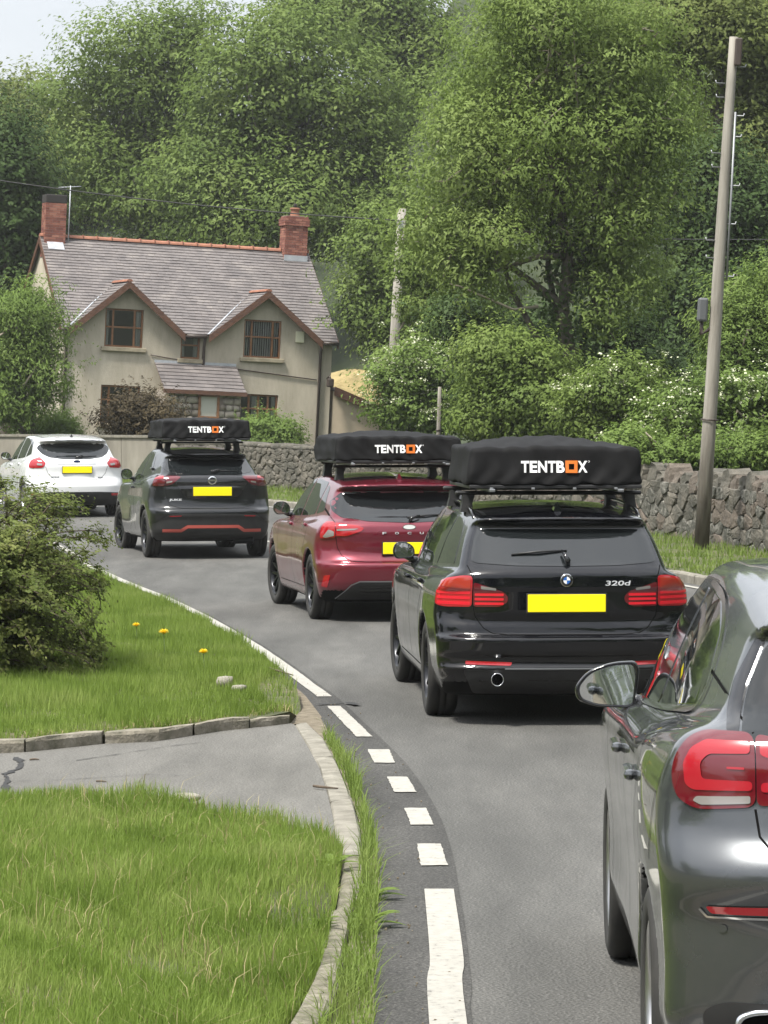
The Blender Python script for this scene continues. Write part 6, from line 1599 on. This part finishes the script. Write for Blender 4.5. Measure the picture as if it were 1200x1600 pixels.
tree('ivy_tree', 'dark green tree at the gable end of the house', 'tree', 101, (5, 620),
     [(5, 250, 55, 70), (15, 340, 55, 80), (5, 430, 55, 70), (-50, 340, 60, 120), (30, 500, 40, 60)], LEAF_DARK, .22, 380, 55, .95, 14, .28, 12, None, GT)
tree('maple_tree', 'soft green tree on the lower shoulder of the hill', 'tree', 136, (60, 470),
     [(45, 190, 85, 75), (110, 240, 70, 60), (-30, 210, 70, 80), (60, 300, 80, 70), (110, 340, 60, 60)], LEAF_OLIVE, .27, 380, 52, 1.15, 15, .3, 16, None, GT)
tree('hill_tree', 'tall tree reaching out of the picture above the slate ridge', 'tree', 138, (650, 480),
     [(610, 40, 85, 80), (670, 120, 80, 90), (640, 220, 80, 80), (700, 200, 60, 90), (560, 30, 70, 60), (480, 15, 80, 50)],
     LEAF_MID, .28, 480, 55, 1.2, 16, .34, 22, None, GT)
tree('thicket_tree', 'dense bushy tree between the house and the ash', 'tree', 96, (600, 660),
     [(600, 390, 50, 65), (660, 440, 65, 80), (582, 480, 30, 55), (700, 490, 65, 70), (630, 530, 50, 45), (730, 400, 50, 70), (665, 350, 55, 60)],
     LEAF_MID, .20, 480, 60, .85, 17, .22, 26, None, GT)
tree('alder_tree', 'olive green tree topping the wood beside the pole head', 'tree', 84, (1150, 620),
     [(1120, 50, 100, 80), (1190, 130, 85, 90), (1060, 40, 70, 60), (1180, 230, 70, 70), (1240, 80, 80, 100)], LEAF_OLIVE, .19, 420, 60, .8, 18, .24, 26, M_TWIG, GT)
tree('shade_tree', 'dense tree with deep shade in its leaf colour, filling the gap behind the pole', 'tree', 80, (1110, 700),
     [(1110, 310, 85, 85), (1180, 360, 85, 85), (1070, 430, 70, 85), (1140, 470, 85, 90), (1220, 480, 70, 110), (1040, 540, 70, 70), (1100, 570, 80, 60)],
     LEAF_DARK, .19, 620, 62, .8, 19, .25, 12, None, GT)  # leaf colour kept dark to carry the deep shade of the wood
tree('willow_bush', 'pale green willow bush standing behind the pole', 'bush', 57, (1170, 690),
     [(1150, 500, 42, 65), (1185, 540, 50, 75), (1160, 590, 55, 50), (1215, 480, 45, 80)], LEAF_LIGHT, .12, 240, 62, .45, 20, .07, 20, M_TWIG, None, aspect=.3, droop=.1)
tree('backing_tree', 'mid green tree behind the ash tree on the bank', 'tree', 104, (900, 560),
     [(790, 75, 65, 70), (860, 30, 80, 70), (960, 40, 80, 70), (1040, 130, 80, 80), (1090, 230, 70, 80), (960, 220, 90, 90), (800, 200, 90, 90), (720, 180, 60, 90), (860, 360, 110, 80), (1010, 350, 80, 80)],
     LEAF_MID, .24, 560, 50, 1.0, 31, .3, 16, None, GT)
tree('birch_tree', 'slim light tree whose leaves half cover the grey pole', 'tree', 75, (650, 700),
     [(642, 418, 24, 26), (690, 400, 35, 45), (672, 470, 38, 45), (632, 585, 32, 36), (700, 540, 45, 45)], LEAF_ASH, .14, 300, 45, .34, 35, .08, 20, M_TWIG, GT, aspect=.45)
# undergrowth behind the wall
GE = 'elder bushes behind the wall'
tree('elder_bush', 'elder bush with cream blossom beside the outhouse', 'bush', 72, (650, 715),
     [(620, 625, 45, 55), (665, 645, 55, 50), (715, 640, 45, 45), (640, 580, 42, 45), (690, 590, 45, 40)], LEAF_LIGHT, .13, 260, 50, .5, 21, .07, 18, M_TWIG, GE, flowers=420, aspect=.5)
tree('elder_bush', 'blossoming elder bush leaning over the wall behind the pole', 'bush', 54, (1090, 745),
     [(1060, 660, 55, 50), (1120, 650, 55, 55), (1175, 650, 55, 55), (1020, 700, 50, 35), (1150, 705, 60, 35), (1230, 670, 50, 60)], LEAF_LIGHT, .11, 300, 58, .42, 22, .06, 14, M_TWIG, GE, flowers=330)
tree('elder_bush', 'low elder bush at the foot of the ash tree', 'bush', 57, (960, 740),
     [(955, 670, 45, 42), (1000, 640, 42, 42), (925, 640, 40, 50), (970, 610, 45, 40)], LEAF_ASH, .11, 240, 55, .42, 23, .06, 10, M_TWIG, GE, flowers=120)
tree('hazel_bush', 'leafy hazel bush with two pale stems under the ash', 'bush', 60, (790, 725),
     [(770, 570, 45, 50), (800, 620, 50, 50), (850, 640, 50, 45), (760, 650, 45, 40), (840, 580, 40, 40)], LEAF_ASH, .12, 270, 55, .45, 24, .06, 16, M_TWIG, GE)
tree('holly_bush', 'dark holly thicket in the shade of the ash', 'bush', 67, (860, 720),
     [(740, 520, 55, 50), (830, 530, 60, 55), (900, 590, 60, 60), (960, 550, 55, 60), (1010, 600, 50, 60), (870, 660, 55, 45), (780, 600, 50, 60), (920, 680, 60, 40)], LEAF_DARK, .14, 420, 60, .5, 25, .1, 8, None, GE)
tree('bramble_bush', 'bright tangle of brambles spilling along the coping of the stone wall', 'bush', 51.5, (1110, 745),
     [(1020, 722, 34, 16), (1065, 715, 32, 18), (1125, 722, 36, 18), (1175, 715, 34, 22), (1215, 725, 34, 18), (985, 705, 30, 22)], LEAF_LIGHT, .10, 200, 40, .26, 41, .03, 8, M_TWIG, None, sprigs=3)
# around the house
tree('weeping_tree', 'small bright weeping tree at the corner of the house', 'tree', 84, (45, 700),
     [(55, 480, 32, 40), (25, 510, 36, 45), (72, 535, 26, 40), (35, 570, 40, 45), (68, 605, 32, 38), (5, 600, 40, 50), (20, 645, 45, 28)], LEAF_LIGHT, .15, 300, 55, .55, 26, .09, 24, M_TWIG, None, aspect=.35, droop=.7)
tree('bronze_shrub', 'brown leaved shrub under the ground floor window', 'shrub', 86, (212, 715),
     [(195, 655, 35, 35), (230, 645, 35, 30), (215, 685, 50, 25), (250, 665, 22, 30)], LEAF_BROWN, .12, 190, 45, .42, 27, .05, 22, M_TWIGD, 'shrubs along the house front')
tree('laurel_shrub', 'round bright green shrub beside the porch', 'shrub', 84, (420, 715),
     [(412, 678, 28, 20), (440, 680, 22, 18), (398, 662, 14, 12), (425, 696, 33, 15)], LEAF_LIGHT, .12, 150, 50, .35, 28, .05, 8, M_TWIG, 'shrubs along the house front')
tree('garden_shrub', 'small pale green shrub above the garden wall', 'shrub', 86, (80, 715),
     [(75, 668, 30, 22), (100, 675, 22, 18), (55, 680, 20, 16)], LEAF_LIGHT, .11, 110, 45, .35, 29, .04, 6, M_TWIG, 'shrubs along the house front')
# unseen trees round the road, added only for their reflections in paint and glass
def far_tree(x, y, h, w, seed, mat, label):
    r = np.random.default_rng(seed); wb = R4 @ Vector((x, y, tz(x, y))); root = empty('reflection_tree', Matrix.Translation(wb), label=label, cat='tree', group='unseen trees added for reflections')
    lobes = [(r.uniform(-.3, .3) * w, r.uniform(-.3, .3) * w, h * q, w * .5, w * .5, h * .24) for q in (.3, .5, .7, .82)]
    cc, P, out = crown_points(lobes, 90, 45, w * .17, r); V, F, NV = leaves(P, .5, r, .6, .2, .4, out)
    obj('crown', mesh_np('crown', V, F), mat, root)
    MB().tube([(0, 0, -.3), (.1, 0, h * .4), (0, .1, h * .8)], [w * .05, w * .035, .04], 8).build('trunk', M_BARK, root)
FT = [(-24, 4, 8, 9, LEAF_ASH), (-26, 22, 8, 9, LEAF_MID), (-19, 36, 9, 9, LEAF_MID), (16, -4, 11, 9, LEAF_MID), (17, 10, 12, 9, LEAF_ASH), (16, 24, 12, 9, LEAF_DARK), (14, 36, 11, 8, LEAF_MID), (-9, -22, 10, 9, LEAF_DARK), (-2, -34, 12, 10, LEAF_MID), (9, -30, 11, 10, LEAF_ASH), (18, -20, 12, 10, LEAF_DARK), (-18, -20, 10, 10, LEAF_MID), (4, -48, 14, 14, LEAF_DARK), (-12, -44, 13, 13, LEAF_MID), (20, -44, 14, 13, LEAF_MID)]
for k, (x, y, h, w, m_) in enumerate(FT): far_tree(x, y, h, w, 60 + k, m_, 'unseen broad tree added for its reflection in the cars')

# dry grass knoll behind the outhouse
M_DRY = noisy(principled('dry_grass', (.30, .23, .10), .95), [(.3, (.20, .16, .07)), (.7, (.36, .28, .13))], scale=2.5, detail=8, bump=.5, bscale=9, bdist=.08)
kc = at(555, 600, 106); kw = R4 @ Vector(kc); m = MB(); vs = []; fs = []
for i in range(9):
    for j in range(20):
        a = 2 * math.pi * j / 20; q = i / 8; vs.append((kw.x + math.cos(a) * q * 3.6, kw.y + math.sin(a) * q * 3.0, kw.z + 3.0 * math.cos(q * 1.4) - 2.55 + .06 * math.sin(j * 2.1 + i)))
for i in range(8):
    for j in range(20): fs.append((i*20+j, i*20+(j+1)%20, (i+1)*20+(j+1)%20, (i+1)*20+j))
m.add(vs, fs, True).build('grass_knoll', M_DRY, kind='structure', label='dry straw coloured knoll behind the outhouse')

# ------------------------------------------------------------------ bush on the raised verge
def arching_bush():
    r = np.random.default_rng(33); rr = random.Random(33)
    b = at(20, 1062, 24.6); wb = R4 @ Vector((b.x, b.y, .07)); root = empty('cotoneaster_bush', Matrix.Translation(wb) @ Matrix.Rotation(-BANK, 4, 'Y'), label='large arching bush of tiny leaves on the dandelion verge', cat='bush')
    m = MB(); C = []; 
    for k in range(300):
        a = rr.uniform(0, 2 * math.pi); L = rr.uniform(.6, 1.45) if k > 30 else rr.uniform(1.1, 1.7); el = rr.uniform(.1, 1.5)
        p = Vector((rr.uniform(-.45, .15) - .15, rr.uniform(-.3, .3), rr.uniform(.0, .8))); d = Vector((math.cos(a) * math.cos(el), math.sin(a) * math.cos(el), math.sin(el)))
        pts = [p.copy()]; n = 11
        for i in range(n):
            d = (d + Vector((rr.uniform(-.12, .12), rr.uniform(-.12, .12), -.085 - .03 * rr.random()))).normalized(); p = p + d * L / n
            if p.z < .02: p.z = .02
            zc = 1.42 - .35 * max(0., p.x)
            if p.z > zc: p.z = zc + (p.z - zc) * .25
            if p.x > .62: p.x = .62 + (p.x - .62) * .3
            pts.append(p.copy())
        m.tube(pts, [.007 * (1 - .8 * i / n) + .0012 for i in range(n + 1)], 4, cap=False)
        # side shoots with rows of small leaves
        for i in range(2, n + 1):
            for s_ in range(5):
                q = pts[i] + Vector((rr.uniform(-.01, .01),) * 3); e = Vector((rr.uniform(-1, 1), rr.uniform(-1, 1), rr.uniform(-.4, .7))).normalized() * rr.uniform(.05, .16)
                if s_ == 0: m.tube([q, q + e], [.0025, .001], 3, cap=False)
                for t in np.linspace(.05, 1, 7): C.append(q + e * t)
    C = np.array([tuple(c) for c in C]); C = C + r.normal(size=C.shape) * .011
    ob = C - np.array([-.3, 0, .35]); ob = ob / (np.linalg.norm(ob, axis=1, keepdims=True) + 1e-9) + np.array([0, 0, .45]) + r.normal(size=C.shape) * .35
    V, F, NV = leaves(C, .034, r, .6, .1, .3, ob); obj('foliage', mesh_np('foliage', V, F, N=NV, smooth=True), LEAF_BUSH, root, kind='stuff')
    m.build('stems', M_TWIGD, root)
arching_bush()

# ------------------------------------------------------------------ grass blades
GRASS = leaf_mat('grass_blade', (.115, .18, .028), (.20, .285, .054), (.31, .37, .115), .46, 1.6)
GRASS_W = leaf_mat('weed_blade', (.10, .155, .028), (.175, .25, .052), (.27, .33, .10), .42, 3.)
def blades(name, poly, dens, h, w, mat, parent, z0, seed, avoid=(), lean=.45, hv=.5, bump=0., bseed=0, kind='stuff', simple=False):
    r = np.random.default_rng(seed); A = np.array(poly); lo, hi = A.min(0), A.max(0); n = int((hi - lo).prod() * dens)
    X = r.uniform(lo[0], hi[0], n); Y = r.uniform(lo[1], hi[1], n); k = inside(poly, X, Y)
    for q in avoid: k &= ~(inside(q, X, Y) & (r.random(n) < .8))
    # clumped density
    cl = np.sin(X * 7.3 + seed) * np.sin(Y * 4.1 + 2 * seed) + .6 * np.sin(X * 17 + Y * 11)
    k &= r.random(n) < .74 + .26 * cl
    X, Y = X[k], Y[k]; n = len(X)
    Z = rise(Y) + z0 + (bump * (np.sin(X * 5.1 + bseed) * np.sin(Y * 3.3 + bseed * 2) + .5 * np.sin(X * 13 + Y * 9 + bseed)) if bump else 0)
    if bseed == 4: Z = Z - dip(X, Y)
    big = 1 + .35 * np.sin(X * 2.9 + seed) * np.sin(Y * 1.7 + seed)
    H = h * r.uniform(1 - hv, 1 + hv, n) * big; Wd = w * r.uniform(.6, 1.3, n)
    a = r.uniform(0, 6.283, n); d = np.stack([np.cos(a), np.sin(a), np.zeros(n)], 1); s = np.stack([-np.sin(a + r.normal(0, .6, n)), np.cos(a), np.zeros(n)], 1)
    B = np.stack([X, Y, Z - .01], 1); ln = (lean * r.uniform(.1, 1.5, n))[:, None]; up = np.array([0, 0, 1.])
    H_ = H[:, None]; W_ = Wd[:, None]
    mid = B + up * H_ * .55 + d * ln * H_ * .22; tip = B + up * H_ * (1 - .25 * ln) + d * ln * H_ * .8
    V = np.stack([B - s * W_ * .5, B + s * W_ * .5, mid + s * W_ * .4, mid - s * W_ * .4, tip], 1).reshape(-1, 3)
    if simple:
        V = np.stack([B - s * W_ * .5, B + s * W_ * .5, tip], 1).reshape(-1, 3); i = np.arange(n) * 3
        return obj(name, mesh_np(name, V, np.stack([i, i + 1, i + 2], 1)), mat, parent, None if parent else R4, kind=kind)
    i = np.arange(n) * 5
    return obj(name, mesh_np(name, V, [np.stack([i, i + 1, i + 2, i + 3], 1), np.stack([i + 3, i + 2, i + 4], 1)]), mat, parent, None if parent else R4, kind=kind)
D_LOW = G((375, 1432), (420, 1408), (470, 1400), (518, 1408), (522, 1452), (490, 1478), (425, 1464))
D_ISL = G((412, 1078), (440, 1066), (470, 1082), (480, 1110), (462, 1124), (425, 1116), (400, 1098))
nl = [(-1.5, 8.6), (-.49, 8.6)] + [(p[0] + .012, p[1]) for p in near_l[:6]][::-1] + low_edge[1:7] + [(-2.15, 16.6), (-1.55, 10)]
gl = blades('grass', nl, 12000, .088, .0036, GRASS, None, .035, 1, [D_LOW], bump=.012, bseed=1)
props(gl, 'long green grass of the near verge', 'grass')
isl = [(p[0], p[1] + .06) for p in kb_[1:]] + G((470, 1112), (462, 1090), (436, 1062), (390, 1026), (335, 992), (290, 968), (240, 945), (190, 924), (150, 908), (118, 893)) + [(-5.0, 46), (-5.4, 46), (-4.3, 34), (-3.2, 25), (-2.8, 20.6)]
STRAW = leaf_mat('straw_blade', (.22, .18, .085), (.33, .28, .14), (.45, .40, .22), .3, 2.)
sw = blades('dry_grass', nl, 330, .11, .0035, STRAW, None, .035, 8, bump=.012, bseed=1, lean=.9, hv=.7); props(sw, 'dead straw scattered through the near verge', 'grass')
sw2 = blades('dry_grass', [(p[0], p[1] + .02) for p in kb_[1:]] + [(p[0] + .02, p[1] + .32) for p in kb_[1:]][::-1], 1500, .06, .005, STRAW, None, .06, 9, bump=.018, bseed=4, lean=1.3); props(sw2, 'dead straw along the driveway kerb', 'grass')
gi_ = blades('grass', isl, 4600, .09, .0075, GRASS, None, .07, 2, [D_ISL], bump=.018, bseed=4, simple=True)
props(gi_, 'green grass of the dandelion verge', 'grass')
mar = [tuple(p) for p in strip_r[1:]] + [(p[0] - .01, p[1]) for p in near_r[1:6]] + [(-.33, 8)] + [tuple(p) for p in rim if 8 < p[1] < 20.6]
wd_ = blades('weeds', mar, 4200, .125, .005, GRASS_W, None, 0, 3, lean=.7, hv=.6)
props(wd_, 'weeds growing between the kerb and the asphalt', 'weeds')
sheet('dirt_margin', [tuple(p) for p in strip_r] + [tuple(p) for p in near_r[1:]] + [tuple(p) for p in rim if -6 < p[1] < 22.8], M_DIRT, .006, .3, kind='structure', label='strip of dirt between the kerb and the asphalt')
gr_ = blades('grass', VR_IN + VR_OUT, 260, .10, .018, GRASS_W, None, .10, 4, lean=.5, bump=.02, bseed=9, simple=True)
props(gr_, 'grass at the foot of the stone wall', 'grass')
lf = [(-5.0, 46.3), (-7.8, 53.5), (-12, 61.5), (-16, 61), (-16, 40), (-6, 34)]
g5 = blades('grass', lf, 160, .16, .024, GRASS_W, None, .07, 5, bump=.018, bseed=4, simple=True); props(g5, 'rough grass beyond the arching bush', 'grass')

# ------------------------------------------------------------------ broad-leaved weeds by the kerb
def dock(px, py, s_, seed, label, z):
    x, y = gp(px, py); root = empty('dock_plant', R4 @ Matrix.Translation((x, y, z)), label=label, cat='weed', group='broad leaved weeds by the kerb')
    rr = random.Random(seed)
    for k in range(9):
        a = k * 2.4 + rr.uniform(-.3, .3); L = s_ * rr.uniform(.7, 1.2); w = L * .28; el = rr.uniform(.5, 1.2); vs = []; n = 6
        d = Vector((math.cos(a), math.sin(a), 0)); sd = Vector((-math.sin(a), math.cos(a), 0))
        for i in range(n + 1):
            t = i / n; p = d * (L * t * math.cos(el) + L * .25 * t * t) + Vector((0, 0, L * t * math.sin(el) - L * .45 * t * t)); ww = w * math.sin(math.pi * min(1, t * .93 + .05)) ** .8
            vs += [p - sd * ww * .5 + Vector((0, 0, ww * .15)), p, p + sd * ww * .5 + Vector((0, 0, ww * .15))]
        fs = [(3*i+j, 3*i+j+1, 3*i+j+4, 3*i+j+3) for i in range(n) for j in (0, 1)]
        MB().add(vs, fs, True).build('leaf', GRASS_W, root)
dock(575, 1452, .15, 1, 'broad leaved weed between the broken kerb and the asphalt', .006); dock(580, 1408, .12, 2, 'smaller broad leaved weed beside the dashes', .006)
dock(520, 1372, .13, 3, 'broad leaved weed in the near verge next to the concrete strip', .04); dock(497, 1468, .11, 4, 'low weed on the bare dirt of the near verge', .04)
# ------------------------------------------------------------------ small things on the verge
M_DAND = noisy(principled('dandelion_yellow', (.85, .62, .01), .7), [(.3, (.75, .50, .01)), (.7, (.95, .75, .03))], scale=60)
M_STEM = principled('flower_stem', (.10, .15, .04), .6)
def dandelion(px, py, label, s=1.):
    x, y = gp(px, py + 9); root = empty('dandelion', R4 @ Matrix.Translation((x, y, .07 + float(rise(y)))), label=label, cat='flower', group='dandelions in the verge grass')
    MB().tube([(0, 0, 0), (.006, 0, .07), (0, -.006, .135 * s)], [.0035, .003, .0028], 6).build('stem', M_STEM, root)
    rr = random.Random(px); m = MB()
    for k in range(46):
        a = k * 2.4; q = math.sqrt(k / 46); e = .30 + 1.0 * (1 - q); L = .030 * s
        d = Vector((math.cos(a) * math.cos(e), math.sin(a) * math.cos(e), math.sin(e))); sd = Vector((-math.sin(a), math.cos(a), 0)) * .005
        p = Vector((0, -.006, .135 * s))
        m.add([p - sd * .4, p + sd * .4, p + d * L + sd, p + d * L * 1.08, p + d * L - sd], [(0, 1, 2, 3, 4)])
    m.build('flower_head', M_DAND, root)
dandelion(213, 1012, 'pale dandelion closest to the arching bush', 1.2); dandelion(256, 1034, 'bright dandelion between two others on the raised verge', 1.5); dandelion(318, 1063, 'dandelion nearest the white edge line on the raised verge', 1.3); 
M_PALE = noisy(principled('chalky_stone', (.55, .52, .45), .9), [(.3, (.17, .15, .12)), (.6, (.34, .32, .27)), (.8, (.46, .44, .39))], scale=14, detail=8, bump=.5, bscale=30, bdist=.01)
def rock(px, py, w, h, seed, label, mat=M_PALE, z=.085):
    x, y = gp(px, py); me = stone_mesh(seed); me.materials.clear(); me.materials.append(mat)
    o = bpy.data.objects.new('loose_stone', me); COL.objects.link(o); o.matrix_world = R4 @ Matrix.Translation((x, y, z + h * .4)) @ Matrix.Rotation(seed, 4, 'Z') @ Matrix.Diagonal((w, w * .8, h, 1))
    props(o, label, 'stone', 'loose stones by the kerb')
rock(351, 1090, .115, .075, 41, 'pale round stone lying in the grass near the driveway kerb'); rock(374, 1099, .10, .05, 42, 'flat chalky stone beside the round one in the grass')
rock(292, 1262, .13, .035, 43, 'flat pale stone at the lip of the near verge', z=.04)
M_STICK = noisy(principled('dead_stick', (.08, .06, .04), .9), [(.3, (.05, .035, .025)), (.7, (.13, .10, .07))], scale=20)
def stick(pts, r, z, label):
    P = [Vector((*gp(*p), z)) for p in pts]; o = MB().tube(P, [r] * (len(P) - 1) + [r * .5], 6).build('fallen_twig', M_STICK, None, R4); props(o, label, 'twig', 'twigs on the ground')
stick([(490, 1236), (505, 1238), (528, 1240)], .008, .028, 'dark twig lying across the concrete strip')
stick([(47, 1192), (55, 1191), (61, 1192)], .006, .02, 'short twig on the driveway near the tar seam')
stick([(410, 1062), (432, 1070), (458, 1078)], .008, .11, 'twig on the bare dirt where the verge meets the line')
stick([(150, 1226), (160, 1226), (166, 1227)], .005, .02, 'small twig in the middle of the driveway')
r_ = np.random.default_rng(77); m = MB()
for k in range(260):                                       # grit swept to the road edge
    t = r_.uniform(0, 1); i = int(t * (len(rim) - 40)) + 12; p = rim[min(i, len(rim) - 1)] + np.array([abs(r_.normal(0, .10)) + .03, r_.normal(0, .1)]); 
    if not 8 < p[1] < 26: continue
    s_ = r_.uniform(.002, .006); c = Vector((p[0], p[1], .006 + s_ * .4)); me = STONES[k % 14]
    m.add([c + Vector(v.co) * s_ * 1.6 for v in me.vertices], [tuple(q.vertices) for q in me.polygons])
m.build('gravel', M_DIRT, None, R4, kind='stuff', label='grit swept to the edge of the asphalt', cat='gravel')

# ------------------------------------------------------------------ thin haze volume, added to stand in for the windscreen veil
hz = bpy.data.materials.new('veil_haze'); hz.use_nodes = True; hz.node_tree.nodes.clear()
ho = hz.node_tree.nodes.new('ShaderNodeOutputMaterial'); hv_ = hz.node_tree.nodes.new('ShaderNodeVolumePrincipled')
hv_.inputs['Color'].default_value = (.93, .95, .97, 1); hv_.inputs['Density'].default_value = .00028; hv_.inputs['Anisotropy'].default_value = .1
hz.node_tree.links.new(hv_.outputs[0], ho.inputs['Volume'])
SC.cycles.volume_bounces = 0
MB().box((-510, -410, -40), (510, 510, 75)).build('haze', hz, kind='stuff', label='thin haze volume added for the windscreen veil over the whole place')
